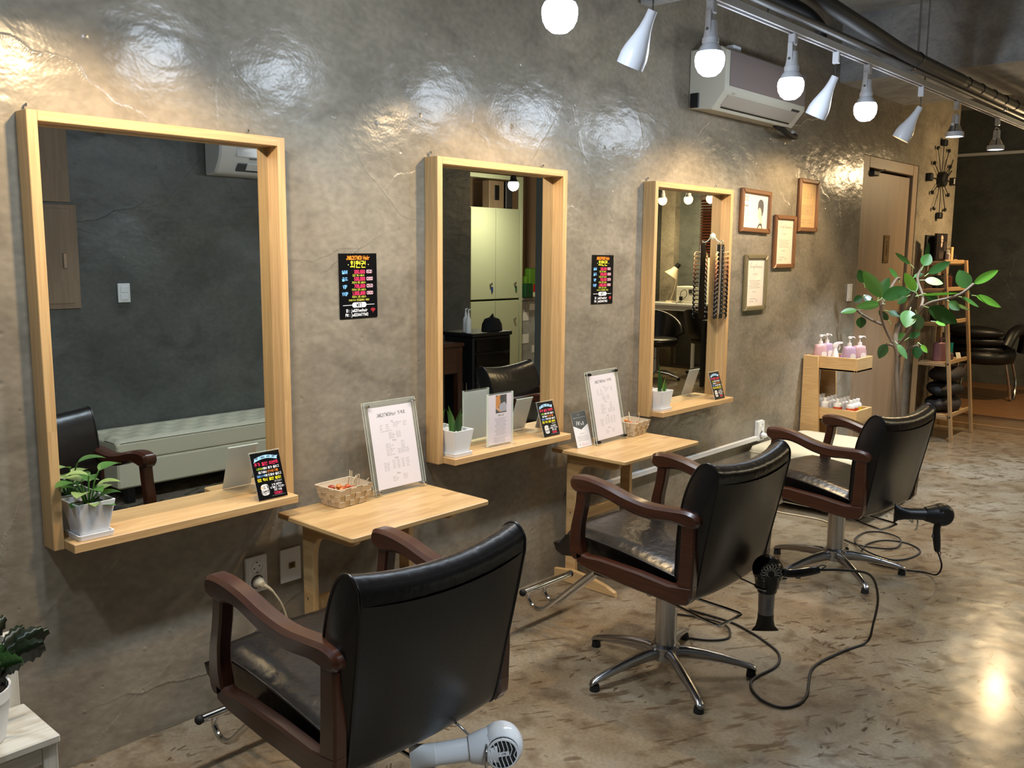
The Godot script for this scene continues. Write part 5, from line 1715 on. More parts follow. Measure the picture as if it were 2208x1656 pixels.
# ---------------------------------------------------------------- cart, ottoman, tree, ladder shelf, wash corner
func tray(t: Node3D, x0: float, x1: float, z0: float, z1: float, y0: float, y1: float) -> void:
	var th := 0.014
	var tr := put("tray_floor", MB.new().box(Vector3((x0 + x1) / 2, y0 + 0.006, (z0 + z1) / 2), Vector3(x1 - x0, 0.01, z1 - z0)), M.pine, t)
	for z in [z0 + th / 2, z1 - th / 2]: put("tray_board", MB.new().box(Vector3((x0 + x1) / 2, (y0 + y1) / 2, z), Vector3(x1 - x0, y1 - y0, th), 0.0015), M.pine, tr)
	for x in [x0 + th / 2, x1 - th / 2]: put("tray_board", MB.new().box(Vector3(x, (y0 + y1) / 2, (z0 + z1) / 2), Vector3(th, y1 - y0, z1 - z0 - 2 * th), 0.0015), M.pine, tr)

func oval_rings(prof: Array, ratio: float, seg := 18) -> Array:
	var rings: Array = []
	for p in prof:
		var ring := PackedVector3Array()
		for k in seg:
			var a := TAU * k / seg
			var c := cos(a)
			var s := sin(a)
			ring.append(Vector3(signf(c) * pow(absf(c), 0.75) * p.x, p.y, signf(s) * pow(absf(s), 0.75) * p.x * ratio))
		rings.append(ring)
	return rings

func pump_top(t: Node3D, y: float, turn: float, m: Material) -> void:
	var d := Vector3(cos(turn), 0, -sin(turn))
	put("collar", MB.new().lathe([Vector2(0.0, y + 0.02), Vector2(0.0125, y + 0.02), Vector2(0.0135, y), Vector2(0.0, y)], 14), m, t)
	var p := put("pump_stem", MB.new().tube([Vector3(0, y + 0.018, 0), Vector3(0, y + 0.05, 0)], 0.0045, 8), m, t)
	put("spout", MB.new().lathe([Vector2(0.0, y + 0.062), Vector2(0.010, y + 0.06), Vector2(0.012, y + 0.048), Vector2(0.0, y + 0.047)], 12).tube([Vector3(0, y + 0.056, 0), d * 0.03 + Vector3(0, y + 0.056, 0), d * 0.036 + Vector3(0, y + 0.049, 0)], 0.0042, 8), m, p)

func build_cart() -> void:
	var t := thing("pine_cart", "light pine two tier storage cart against the plaster wall", "cart", Vector3.ZERO)
	for x in [5.472, 5.742]:
		# tapering side board in (z, y)
		var p := PackedVector2Array([Vector2(0.012, 0.0), Vector2(0.155, 0.0), Vector2(0.105, 0.80), Vector2(0.012, 0.80)])
		put("side_board", MB.new().prism(p, 0.02, yz(0, x), false, 0.0015), M.pine, t)
	tray(t, 5.485, 5.73, 0.014, 0.345, 0.715, 0.80)
	tray(t, 5.485, 5.73, 0.014, 0.36, 0.395, 0.478)
	put("rear_rail", MB.new().box(Vector3(5.607, 0.12, 0.03), Vector3(0.245, 0.06, 0.016), 0.0015), M.pine, t)
	put("castor_foot", MB.new().box(Vector3(5.607, 0.045, 0.1), Vector3(0.25, 0.02, 0.12), 0.003), M.pine, t)
	var pink := mat(Color(0.80, 0.64, 0.64, 0.86), 0.3)
	pink.transparency = BaseMaterial3D.TRANSPARENCY_ALPHA
	var mauve := mat(Color(0.74, 0.62, 0.70, 0.86), 0.3)
	mauve.transparency = BaseMaterial3D.TRANSPARENCY_ALPHA
	var red := mat(Color(0.80, 0.33, 0.26), 0.4)
	var white := mat(Color(0.90, 0.86, 0.83), 0.35)
	var q := [[5.552, 0.08, pink, "frosted pink pump bottle with red filling on the pine cart", 0.3, red], [5.66, 0.075, mauve, "frosted mauve pump bottle at the wall on the pine cart", -1.2, null], [5.556, 0.262, mauve, "frosted mauve pump bottle with an oval white label on the pine cart", 0.2, null], [5.66, 0.285, pink, "frosted pump bottle beside the purple pouch on the pine cart", 0.1, null]]
	for b in q:
		var o := thing("pump_bottle", b[3], "bottle", Vector3(b[0], 0.7265, b[1]), -0.75, "pump bottles on the pine cart")
		put("body", MB.new().loft(oval_rings([Vector2(0.03, 0.001), Vector2(0.043, 0.006), Vector2(0.045, 0.05), Vector2(0.043, 0.095), Vector2(0.037, 0.122), Vector2(0.034, 0.138), Vector2(0.012, 0.142)], 0.7), true, true, true), b[2], o)
		if b[5]: put("filling", MB.new().loft(oval_rings([Vector2(0.026, 0.004), Vector2(0.036, 0.01), Vector2(0.034, 0.05), Vector2(0.022, 0.075), Vector2(0.01, 0.08)], 0.6), true, true, true), b[5], o)
		put("label", MB.new().prism(rounded(0.034, 0.075, 0.0165, 5), 0.0015, Transform3D(Basis(), Vector3(0.012, 0.06, 0.0325))), white, o)
		pump_top(o, 0.14, b[4], white)
	var s := thing("spray_bottle", "white spray bottle with trigger on the pine cart", "bottle", Vector3(5.565, 0.7265, 0.17), -0.75)
	put("body", MB.new().loft(oval_rings([Vector2(0.02, 0.001), Vector2(0.026, 0.004), Vector2(0.027, 0.05), Vector2(0.02, 0.085), Vector2(0.012, 0.11), Vector2(0.011, 0.125)], 0.9), true, true, true), white, s)
	put("spray_head", MB.new().prism(spline2([Vector2(-0.018, 0.125), Vector2(-0.014, 0.145), Vector2(0.005, 0.158), Vector2(0.042, 0.16), Vector2(0.043, 0.148), Vector2(0.02, 0.143), Vector2(0.013, 0.125)], 3), 0.018, Transform3D(), true, 0.003), white, s)
	put("trigger", MB.new().tube([Vector3(0.026, 0.145, 0), Vector3(0.03, 0.125, 0), Vector3(0.024, 0.11, 0)], 0.004, 6), white, s)
	var pp := thing("purple_pouch", "folded purple foil pouch leaning on the pine cart", "pouch", Vector3(5.655, 0.7265, 0.195), -0.5)
	put("pouch", MB.new().loft([PackedVector3Array([Vector3(-0.035, 0.001, 0.012), Vector3(0.035, 0.001, 0.012), Vector3(0.035, 0.001, -0.012), Vector3(-0.035, 0.001, -0.012)]), PackedVector3Array([Vector3(-0.036, 0.05, 0.006), Vector3(0.036, 0.06, 0.006), Vector3(0.036, 0.06, -0.01), Vector3(-0.036, 0.05, -0.01)]), PackedVector3Array([Vector3(-0.005, 0.09, -0.008), Vector3(0.036, 0.12, -0.008), Vector3(0.036, 0.12, -0.01), Vector3(-0.005, 0.09, -0.01)])], true, true, true), mat(Color(0.56, 0.30, 0.56), 0.25), pp)
	put("white_stick", MB.new().tube([Vector3(-0.06, 0.02, 0.03), Vector3(-0.01, 0.075, 0.022)], 0.003, 6), white, pp)
	# small bottles in the lower tray
	var milk := mat(Color(0.90, 0.89, 0.87), 0.3)
	var orange := mat(Color(0.84, 0.33, 0.16), 0.4)
	var yellow := mat(Color(0.88, 0.76, 0.14), 0.4)
	var n := 0
	for r in 4:
		for c in 4:
			if r == 3 and c == 3: continue
			var x := 5.528 + c * 0.0535
			var z := 0.058 + r * 0.082
			var kind := "white"
			if r == 3 or (r == 2 and c == 0): kind = "orange"
			if r == 3 and c == 2: kind = "yellow"
			var lab := {"white": "small white capped bottle among others in the pine cart tray", "orange": "small white bottle with orange label in the pine cart tray", "yellow": "small bottle with yellow label at the pine cart tray corner"}
			var o := thing("small_bottle", lab[kind], "bottle", Vector3(x, 0.4065, z), -0.75, kind + " bottles in the lower cart tray")
			put("body", MB.new().lathe([Vector2(0.0, 0.0005), Vector2(0.024, 0.0005), Vector2(0.026, 0.003), Vector2(0.026, 0.085), Vector2(0.023, 0.1), Vector2(0.0125, 0.108), Vector2(0.0, 0.108)], 18), milk, o)
			put("cap", MB.new().lathe([Vector2(0.0125, 0.106), Vector2(0.0125, 0.128), Vector2(0.011, 0.13), Vector2(0.0, 0.13)], 16), milk, o)
			if kind != "white":
				var lb := put("label", MB.new().lathe([Vector2(0.0264, 0.02), Vector2(0.0264, 0.082)], 18), orange if kind == "orange" else yellow, o)
				put("label_ring", MB.new().lathe([Vector2(0.009, 0.0), Vector2(0.011, 0.0)], 14, along(Vector3(0, 0, 1), Vector3(0, 0.045, 0.0268))), milk, lb)

func build_ottoman() -> void:
	var t := thing("ottoman", "low square cream leather ottoman against the plaster wall", "ottoman", Vector3(5.09, 0, 0.375))
	var rings: Array = []
	for q in [[0.66, 0.03, 0.035], [0.68, 0.035, 0.05], [0.69, 0.035, 0.3], [0.675, 0.04, 0.325], [0.62, 0.06, 0.338], [0.4, 0.09, 0.345], [0.05, 0.02, 0.347]]:
		var ring := PackedVector3Array()
		for p in rounded(q[0], q[0], q[1], 5): ring.append(Vector3(p.x, q[2], p.y))
		rings.append(ring)
	put("body", MB.new().loft(rings, true, true, true), M.cream, t)
	var seam: Array = []
	for p in rounded(0.69, 0.69, 0.035, 5): seam.append(Vector3(p.x, 0.298, p.y))
	seam.append(seam[0])
	put("seam", MB.new().tube(seam, 0.003, 6), M.cream, t)
	for sx in [-1, 1]:
		for sz in [-1, 1]: put("foot", MB.new().lathe([Vector2(0.0, 0.036), Vector2(0.022, 0.036), Vector2(0.018, 0.0005), Vector2(0.0, 0.0005)], 12, Transform3D(Basis(), Vector3(0.28 * sx, 0, 0.28 * sz))), M.black, t)

# ---- turning photograph pixels into points: the direction through (u, v), at a depth along the view axis
func at_px(u: float, v: float, depth: float) -> Vector3:
	var yaw := 0.7338
	var pitch := 0.1429
	var roll := 0.0086
	var fw := Vector3(cos(yaw) * cos(pitch), -sin(pitch), -sin(yaw) * cos(pitch))
	var r := fw.cross(Vector3.UP).normalized()
	var up := r.cross(fw)
	var r2 := r * cos(roll) + up * sin(roll)
	var u2 := -r * sin(roll) + up * cos(roll)
	return Vector3(0, 1.42, 2.4712) + (fw + r2 * (u - 1104.0) / 1966.22 + u2 * (828.0 - v) / 1966.22) * depth

func build_ficus() -> void:
	var D := 5.82
	var at := at_px(1938, 890, D) * Vector3(1, 0, 1)
	var t := thing("rubber_tree", "slender rubber tree with broad green leaves beside the taupe door", "plant", at)
	var P := func(u: float, v: float, d := 0.0) -> Vector3: return at_px(u, v, D + (d if d < 0.0 else d * 0.6)) - at
	put("pot", MB.new().lathe([Vector2(0.0, 0.0005), Vector2(0.12, 0.0005), Vector2(0.15, 0.26), Vector2(0.158, 0.27), Vector2(0.158, 0.285), Vector2(0.14, 0.285), Vector2(0.135, 0.25), Vector2(0.0, 0.25)], 24), M.dark_grey, t)
	put("soil", MB.new().lathe([Vector2(0.134, 0.253), Vector2(0.0, 0.256)], 20), M.soil, t)
	put("trunk", MB.new().tube(spline([Vector3(0, 0.2, 0), P.call(1938, 890), P.call(1934, 820), P.call(1936, 770), P.call(1930, 735), P.call(1936, 700, 0.05)], 4), 0.017, 10), M.bark, t)
	var br := [[[1932, 750, 0], [1915, 722, 0], [1902, 690, -0.05], [1899, 660, -0.1], [1900, 640, -0.1]], [[1903, 700, 0], [1880, 690, 0.05], [1858, 677, 0.1], [1848, 668, 0.1]], [[1936, 745, 0], [1960, 715, -0.1], [1980, 680, -0.2], [1988, 660, -0.25], [2002, 662, -0.3]], [[1980, 680, -0.2], [2000, 655, -0.3], [2050, 642, -0.35], [2075, 632, -0.4], [2100, 612, -0.4]], [[1985, 665, -0.2], [1990, 640, -0.1], [1978, 600, 0.0], [1992, 572, 0.05], [2000, 555, 0.05]], [[1936, 700, 0.05], [1962, 655, -0.1], [1974, 630, -0.15]], [[1936, 760, 0], [1925, 745, 0.0], [1911, 742, 0.0]], [[1936, 770, 0], [1960, 752, -0.1], [1980, 745, -0.15]], [[1899, 660, -0.1], [1930, 605, 0.1], [1940, 600, 0.15]]]
	for b in br:
		var pts: Array = []
		for q in b: pts.append(P.call(q[0], q[1], q[2]))
		put("branch", MB.new().tube(spline(pts, 4), 0.0085, 7), M.bark, t)
	# leaves: base pixel, tip pixel, width in pixels, depth offset, material, how far the blade turns from the viewer
	var L := [[2001, 663, 2065, 694, 31, -0.32, 0, 0.2], [1962, 669, 1953, 705, 32, -0.25, 1, 0.2], [1976, 677, 1981, 712, 28, -0.3, 0, 0.3], [2087, 622, 2068, 580, 30, -0.38, 1, 0.2], [2100, 612, 2153, 580, 18, -0.4, 2, 0.3], [2104, 638, 2159, 660, 19, -0.4, 2, 0.3], [1985, 636, 2071, 629, 9, -0.35, 2, 1.2], [1974, 628, 1951, 586, 20, -0.18, 2, 0.3], [1975, 630, 1955, 596, 22, -0.14, 1, 0.3], [1902, 642, 1861, 580, 27, -0.12, 1, 0.3], [1902, 643, 1957, 619, 28, -0.15, 0, 0.5], [1898, 655, 1846, 660, 19, -0.1, 1, 0.4], [1847, 668, 1813, 673, 15, 0.1, 1, 0.4], [1857, 683, 1856, 707, 20, 0.1, 0, 0.2], [1991, 573, 2005, 546, 23, 0.02, 1, 0.2], [1997, 560, 2003, 521, 11, 0.08, 0, 0.6], [2001, 590, 2050, 562, 18, -0.05, 0, 0.5], [1994, 604, 2034, 610, 20, -0.15, 3, 0.4], [1935, 600, 1917, 576, 11, 0.15, 1, 0.5], [1963, 570, 1930, 543, 10, 0.1, 1, 0.6], [1862, 610, 1851, 580, 20, 0.15, 0, 0.3], [1895, 640, 1917, 596, 24, 0.1, 0, 0.3], [1935, 733, 1951, 717, 14, 0.0, 1, 0.3], [1935, 742, 1956, 773, 14, -0.1, 1, 0.4], [1912, 742, 1895, 772, 22, 0.0, 0, 0.3], [1978, 747, 1977, 773, 20, -0.15, 0, 0.2], [1986, 744, 2000, 760, 10, -0.15, 2, 0.4], [2073, 641, 2111, 660, 14, -0.36, 1, 0.6], [2047, 650, 2069, 668, 18, -0.3, 1, 0.4], [2017, 694, 2039, 701, 12, -0.1, 2, 0.5], [1997, 634, 2023, 648, 17, -0.05, 0, 0.4], [1916, 671, 1941, 682, 16, 0.0, 0, 0.5], [1955, 640, 1935, 655, 16, 0.15, 0, 0.3], [1971, 598, 1991, 589, 12, 0.1, 1, 0.5], [2060, 655, 2092, 668, 8, -0.3, 3, 0.9], [1860, 640, 1840, 650, 16, 0.2, 0, 0.3], [1960, 728, 1985, 716, 14, 0.1, 0, 0.3], [1915, 690, 1895, 668, 14, 0.15, 0, 0.4], [1880, 655, 1862, 634, 17, 0.2, 0, 0.4], [1940, 640, 1965, 622, 15, 0.2, 0, 0.4]]
	var mats := [M.leaf_dark, M.leaf_mid, M.leaf_bright, M.leaf_pale]
	var eye := Vector3(0, 1.42, 2.4712) - at
	var i := 0
	for q in L:
		i += 1
		var b: Vector3 = P.call(q[0], q[1], q[5])
		var e: Vector3 = P.call(q[2], q[3], q[5] + 0.05 * sin(i * 2.3))
		var view := (eye - b).normalized()
		var d := e - b
		var nrm := view.rotated(d.normalized(), q[7] * (1.0 if i % 2 else -1.0))
		nrm = (nrm + Vector3.UP * 0.35).normalized()
		var lf := put("leaf", leaf(b, d, nrm, d.length(), q[4] / 1966.22 * (D + q[5]) * 1.05, 0.04, 0.14, 1.0), mats[q[6]], t)
		put("petiole", MB.new().tube([b - d.normalized() * 0.03 - Vector3(0, 0.006, 0), b + d * 0.02], 0.0032, 5), M.leaf_pale, lf)

func build_ladder() -> void:
	var x0 := 7.43
	var x1 := 7.95
	var t := thing("ladder_shelf", "pale wooden ladder shelf of five tiers below the starburst clock", "shelf", Vector3.ZERO)
	var top := 1.39
	for x in [x0, x1]:
		var l := Vector3(x, 0, 0.355)
		var h := Vector3(x, top, 0.215)
		var mid := (l + h) / 2
		var bas := Basis(Vector3.RIGHT, atan2(0.215 - 0.355, top))
		put("front_leg", MB.new().box(mid, Vector3(0.038, (h - l).length(), 0.022), 0.002, bas), M.ladder, t)
		put("rear_leg", MB.new().box(Vector3(x, top / 2, 0.05), Vector3(0.022, top, 0.036), 0.002), M.ladder, t)
	for y in [0.19, 0.60, 0.91, 1.165, 1.375]:
		var zf := lerpf(0.34, 0.2, y / top)
		var b := put("tier", MB.new().box(Vector3((x0 + x1) / 2, y, (zf + 0.07) / 2), Vector3(x1 - x0 - 0.04, 0.016, zf - 0.07), 0.002), M.ladder, t)
		put("front_rail", MB.new().box(Vector3((x0 + x1) / 2, y + 0.004, zf - 0.002), Vector3(x1 - x0 - 0.038, 0.03, 0.016), 0.002), M.ladder, b)
		for x in [x0 + 0.006, x1 - 0.006]: put("side_rail", MB.new().box(Vector3(x, y - 0.012, (zf + 0.05) / 2), Vector3(0.014, 0.024, zf - 0.06), 0.002), M.ladder, b)
		put("bolt_head", MB.new().lathe([Vector2(0.007, 0.0), Vector2(0.006, 0.002), Vector2(0.0, 0.003)], 10, along(Vector3(-1, 0, 0), Vector3(x0 - 0.019, y, lerpf(0.355, 0.215, y / top)))), M.black, b)
	var Y := 1.3835
	# books with dark covers
	var im := page(120, 220, Color(0.11, 0.085, 0.08))
	blob(im, PackedVector2Array([Vector2(48, 20), Vector2(62, 14), Vector2(74, 30), Vector2(72, 64), Vector2(66, 72), Vector2(70, 90), Vector2(62, 112), Vector2(52, 108), Vector2(50, 84), Vector2(56, 72), Vector2(48, 52)]), Color(0.75, 0.66, 0.58))
	dot_line(im, Vector2(48, 48), Vector2(56, 50), 4, Color(0.15, 0.1, 0.1))
	dot_line(im, Vector2(64, 50), Vector2(72, 49), 4, Color(0.15, 0.1, 0.1))
	for k in 12: dot_line(im, Vector2(40 + k * 4, 130 + (k * 37 % 30)), Vector2(42 + k * 4, 200), 2, Color(0.4, 0.35, 0.32))
	for k in 8: fine_print(im, 92, 114, 70 + k * 9, 3, Color(0.6, 0.55, 0.5), 600 + k)
	var bk := thing("dark_book", "dark hair album showing a pale face on its cover", "book", Vector3(7.545, Y, 0.135), -0.3)
	put("block", MB.new().box(Vector3(0, 0.107, 0), Vector3(0.13, 0.212, 0.022), 0.002), M.black, bk)
	put("cover_print", MB.new().sheet(0.13, 0.212, Transform3D(Basis(), Vector3(0, 0.107, 0.0115))), paper(im, 0.35), bk)
	var b2 := thing("dark_book", "plain black hair album standing behind the face album", "book", Vector3(7.49, Y, 0.075), -0.3)
	put("block", MB.new().box(Vector3(0, 0.1, 0), Vector3(0.12, 0.2, 0.02), 0.003), M.black, b2)
	var bt := thing("serum_bottle", "small pale pump bottle standing before the dark albums", "bottle", Vector3(7.60, Y, 0.178))
	put("body", MB.new().lathe([Vector2(0.0, 0.0005), Vector2(0.019, 0.0005), Vector2(0.019, 0.055), Vector2(0.012, 0.062), Vector2(0.0, 0.062)], 14), mat(Color(0.70, 0.62, 0.58), 0.3), bt)
	put("cap", MB.new().lathe([Vector2(0.011, 0.06), Vector2(0.011, 0.085), Vector2(0.0, 0.088)], 12), M.acrylic_edge, bt)
	var bx := thing("display_box", "wood and clear plastic display box on the ladder shelf top", "box", Vector3(7.685, Y, 0.15))
	put("wood_panel", MB.new().box(Vector3(0.02, 0.055, 0), Vector3(0.05, 0.11, 0.06), 0.002), M.pine, bx)
	put("clear_panel", MB.new().box(Vector3(-0.03, 0.06, 0.01), Vector3(0.05, 0.12, 0.002)), M.acrylic, bx)
	var bag := thing("plastic_bag", "crumpled dark blue plastic bag with tags on the ladder shelf", "bag", Vector3(7.81, Y, 0.125))
	var bm := MB.new()
	var rings: Array = []
	for i in 9:
		var a := PI * i / 8
		var ring := PackedVector3Array()
		for k in 16:
			var g := TAU * k / 16
			var s := sin(a) * (1.0 + 0.22 * sin(g * 5 + i * 1.3)) + 0.01
			ring.append(Vector3(cos(g) * s * 0.08, 0.035 - cos(a) * 0.034, sin(g) * s * 0.055))
		rings.append(ring)
	put("bag", bm.loft(rings), mat(Color(0.04, 0.05, 0.09), 0.2), bag)
	for k in 2: put("tag", MB.new().box(Vector3(-0.05 + 0.04 * k, 0.0, 0.062), Vector3(0.022, 0.03, 0.002), 0, Basis(Vector3.BACK, 0.4)), M.pine, bag)
	# second tier from the floor: bottles and tubes
	var rose := mat(Color(0.50, 0.34, 0.35), 0.35)
	for q in [[7.53, 0.195, 0.056, 0.145, "broad dusty pink pump bottle on the ladder shelf"], [7.635, 0.16, 0.036, 0.12, "slim dusty pink pump bottle on the ladder shelf"]]:
		var o := thing("pink_bottle", q[4], "bottle", Vector3(q[0], 0.6085, q[1]), -0.7, "dusty pink bottles on the ladder shelf")
		put("body", MB.new().loft(oval_rings([Vector2(q[2] * 0.92, 0.0005), Vector2(q[2], 0.005), Vector2(q[2], q[3] - 0.01), Vector2(q[2] * 0.7, q[3])], 0.6), true, true, true), rose, o)
		put("pump", MB.new().lathe([Vector2(0.0, q[3] + 0.045), Vector2(0.012, q[3] + 0.043), Vector2(0.012, q[3] + 0.02), Vector2(0.009, q[3] + 0.018), Vector2(0.009, q[3] - 0.002)], 12).tube([Vector3(0, q[3] + 0.036, 0), Vector3(0.03, q[3] + 0.034, 0)], 0.004, 6), rose, o)
	var sb := thing("small_box", "small dusty brown cosmetic box beside the pink bottles", "box", Vector3(7.605, 0.6085, 0.235), -0.7)
	put("box", MB.new().box(Vector3(0, 0.03, 0), Vector3(0.07, 0.06, 0.04), 0.002), mat(Color(0.36, 0.27, 0.25), 0.5), sb)
	var tb := thing("teal_tube", "teal cosmetic tube standing on the ladder shelf", "tube", Vector3(7.735, 0.6085, 0.21), -0.6)
	put("tube", MB.new().loft(oval_rings([Vector2(0.018, 0.012), Vector2(0.022, 0.03), Vector2(0.024, 0.1), Vector2(0.026, 0.13)], 0.35), true, true, true), mat(Color(0.06, 0.45, 0.42), 0.35), tb)
	put("cap", MB.new().lathe([Vector2(0.0, 0.0005), Vector2(0.018, 0.0005), Vector2(0.018, 0.014), Vector2(0.0, 0.014)], 14), mat(Color(0.06, 0.45, 0.42), 0.35), tb)
	var gt := thing("olive_tube", "tall olive grey cosmetic tube behind the teal one", "tube", Vector3(7.81, 0.6085, 0.15), -0.6)
	put("tube", MB.new().loft(oval_rings([Vector2(0.026, 0.0005), Vector2(0.03, 0.05), Vector2(0.034, 0.19), Vector2(0.037, 0.205)], 0.4), true, true, true), mat(Color(0.36, 0.31, 0.22), 0.4), gt)
	var cd := thing("name_card", "small cream card leaning on the ladder shelf", "card", Vector3(7.80, 0.6085, 0.255), -0.5)
	put("card", MB.new().box(Vector3(0, 0.026, 0), Vector3(0.045, 0.052, 0.002), 0, Basis(Vector3.RIGHT, -0.35)), M.white_paint, cd)
	for q in [[7.52, 0.918, 0.15, 0.10, 0.045, Color(0.09, 0.06, 0.05), "dark wax jar on the ladder shelf behind the tree leaves"], [7.66, 0.918, 0.15, 0.12, 0.04, Color(0.22, 0.10, 0.07), "reddish brown product bottle on the ladder shelf behind the tree leaves"], [7.80, 0.918, 0.15, 0.09, 0.05, Color(0.1, 0.09, 0.07), "wide black product jar on the ladder shelf behind the tree leaves"], [7.56, 1.173, 0.135, 0.10, 0.042, Color(0.07, 0.07, 0.06), "black tin on the upper tier of the ladder shelf"], [7.75, 1.173, 0.135, 0.11, 0.045, Color(0.28, 0.13, 0.08), "brown tin on the upper tier of the ladder shelf"]]:
		var o := thing("product_jar", q[6], "jar", Vector3(q[0], q[1] + 0.001, q[2]), 0)
		put("jar", MB.new().lathe([Vector2(0.0, 0.0), Vector2(q[4], 0.0), Vector2(q[4], q[3] * 0.8), Vector2(q[4] * 0.8, q[3] * 0.85), Vector2(0.0, q[3] * 0.85)], 16), mat(q[5], 0.3), o)
		put("lid", MB.new().lathe([Vector2(q[4] * 0.8, q[3] * 0.85), Vector2(q[4] * 0.8, q[3]), Vector2(0.0, q[3])], 16), M.black, o)
	# dark cushions stacked on the lowest tier
	for k in 3:
		var o := thing("floor_cushion", ["dark brown tufted cushion at the bottom of the ladder shelf", "black cushion in the middle of the cushion stack", "dark brown fur cushion on top of the cushion stack"][k], "cushion", Vector3(7.69 + 0.02 * k, 0.1985 + 0.118 * k, 0.2), 0, "dark cushions on the ladder shelf")
		var rr: Array = []
		for i in 9:
			var a := PI * i / 8
			var ring := PackedVector3Array()
			for j in 24:
				var g := TAU * j / 24
				var s := pow(sin(a), 0.55) * (1.0 + 0.05 * sin(g * (9 + k) + k)) + 0.005
				ring.append(Vector3(cos(g) * s * 0.21, 0.058 - cos(a) * 0.057 + (0.008 * sin(g * 3 + k * 2) if i > 1 else 0.0), sin(g) * s * 0.125))
			rr.append(ring)
		put("cushion", MB.new().loft(rr), mat([Color(0.12, 0.09, 0.075), Color(0.05, 0.045, 0.045), Color(0.13, 0.095, 0.085)][k], 0.7), o)

func build_wash_corner() -> void:
	# boarded platform
	var t := thing("wooden_platform", "low platform of brown boards under the wash chair", "platform", Vector3(0, 0, 0))
	put("fascia", MB.new().box(Vector3(8.15, 0.062, 0.0), Vector3(0.02, 0.124, 2.9), 0.002), M.ladder, t)
	put("fascia_foot", MB.new().box(Vector3(8.135, 0.022, 0.75), Vector3(0.012, 0.044, 1.4), 0.002), M.ladder, t)
	for k in 3: put("frame_joist", MB.new().box(Vector3(8.6 + k * 0.7, 0.055, 0), Vector3(0.05, 0.108, 2.8), 0), M.deck, t)
	for k in 22:
		var w := 0.094
		put("plank", MB.new().box(Vector3(8.188 + k * 0.096 - 0.004, 0.119, -0.02), Vector3(w, 0.018, 2.9), 0.002), M.deck, t)
	# black padded wash chair, its back to the salon
	var c := thing("wash_chair", "black padded wash chair with chrome legs on the wooden platform", "chair", Vector3(9.05, 0.1325, 0.12))
	var pad := mat(Color(0.035, 0.035, 0.04), 0.45)
	put("seat", MB.new().loft(oval_rings([Vector2(0.2, 0.33), Vector2(0.29, 0.34), Vector2(0.31, 0.4), Vector2(0.29, 0.46), Vector2(0.1, 0.47)], 0.8), true, true, true), pad, c)
	for k in 3: put("back_roll", MB.new().ball(Vector3(-0.18 - 0.03 * k, 0.47 + 0.075 * k, -0.02), Vector3(0.12, 0.06, 0.24), 16, 8), pad, c)
	for s in [-1, 1]:
		put("armrest", MB.new().tube(spline([Vector3(-0.2, 0.5, 0.22 * s), Vector3(-0.1, 0.62, 0.25 * s), Vector3(0.1, 0.64, 0.27 * s), Vector3(0.24, 0.56, 0.27 * s), Vector3(0.27, 0.42, 0.25 * s)], 4), 0.05, 10), pad, c)
		put("leg_loop", MB.new().tube(spline([Vector3(-0.05, 0.34, 0.2 * s), Vector3(-0.02, 0.15, 0.23 * s), Vector3(0.02, 0.015, 0.24 * s), Vector3(0.12, 0.014, 0.24 * s), Vector3(0.2, 0.16, 0.23 * s), Vector3(0.17, 0.32, 0.2 * s), Vector3(0.05, 0.35, 0.2 * s)], 5), 0.013, 10), M.chrome, c)
	# a pale rail high on the far wall
	var r := thing("wall_rail", "thin white rail high on the dark wall of the wash corner", "rail", Vector3(10.22, 2.45, 0))
	put("rail", MB.new().box(Vector3(0, 0, -0.3), Vector3(0.03, 0.03, 2.2), 0.003), M.white, r)
	put("bracket", MB.new().box(Vector3(0.02, 0, -0.9), Vector3(0.02, 0.05, 0.03)).box(Vector3(0.02, 0, 0.5), Vector3(0.02, 0.05, 0.03)), M.white, r)

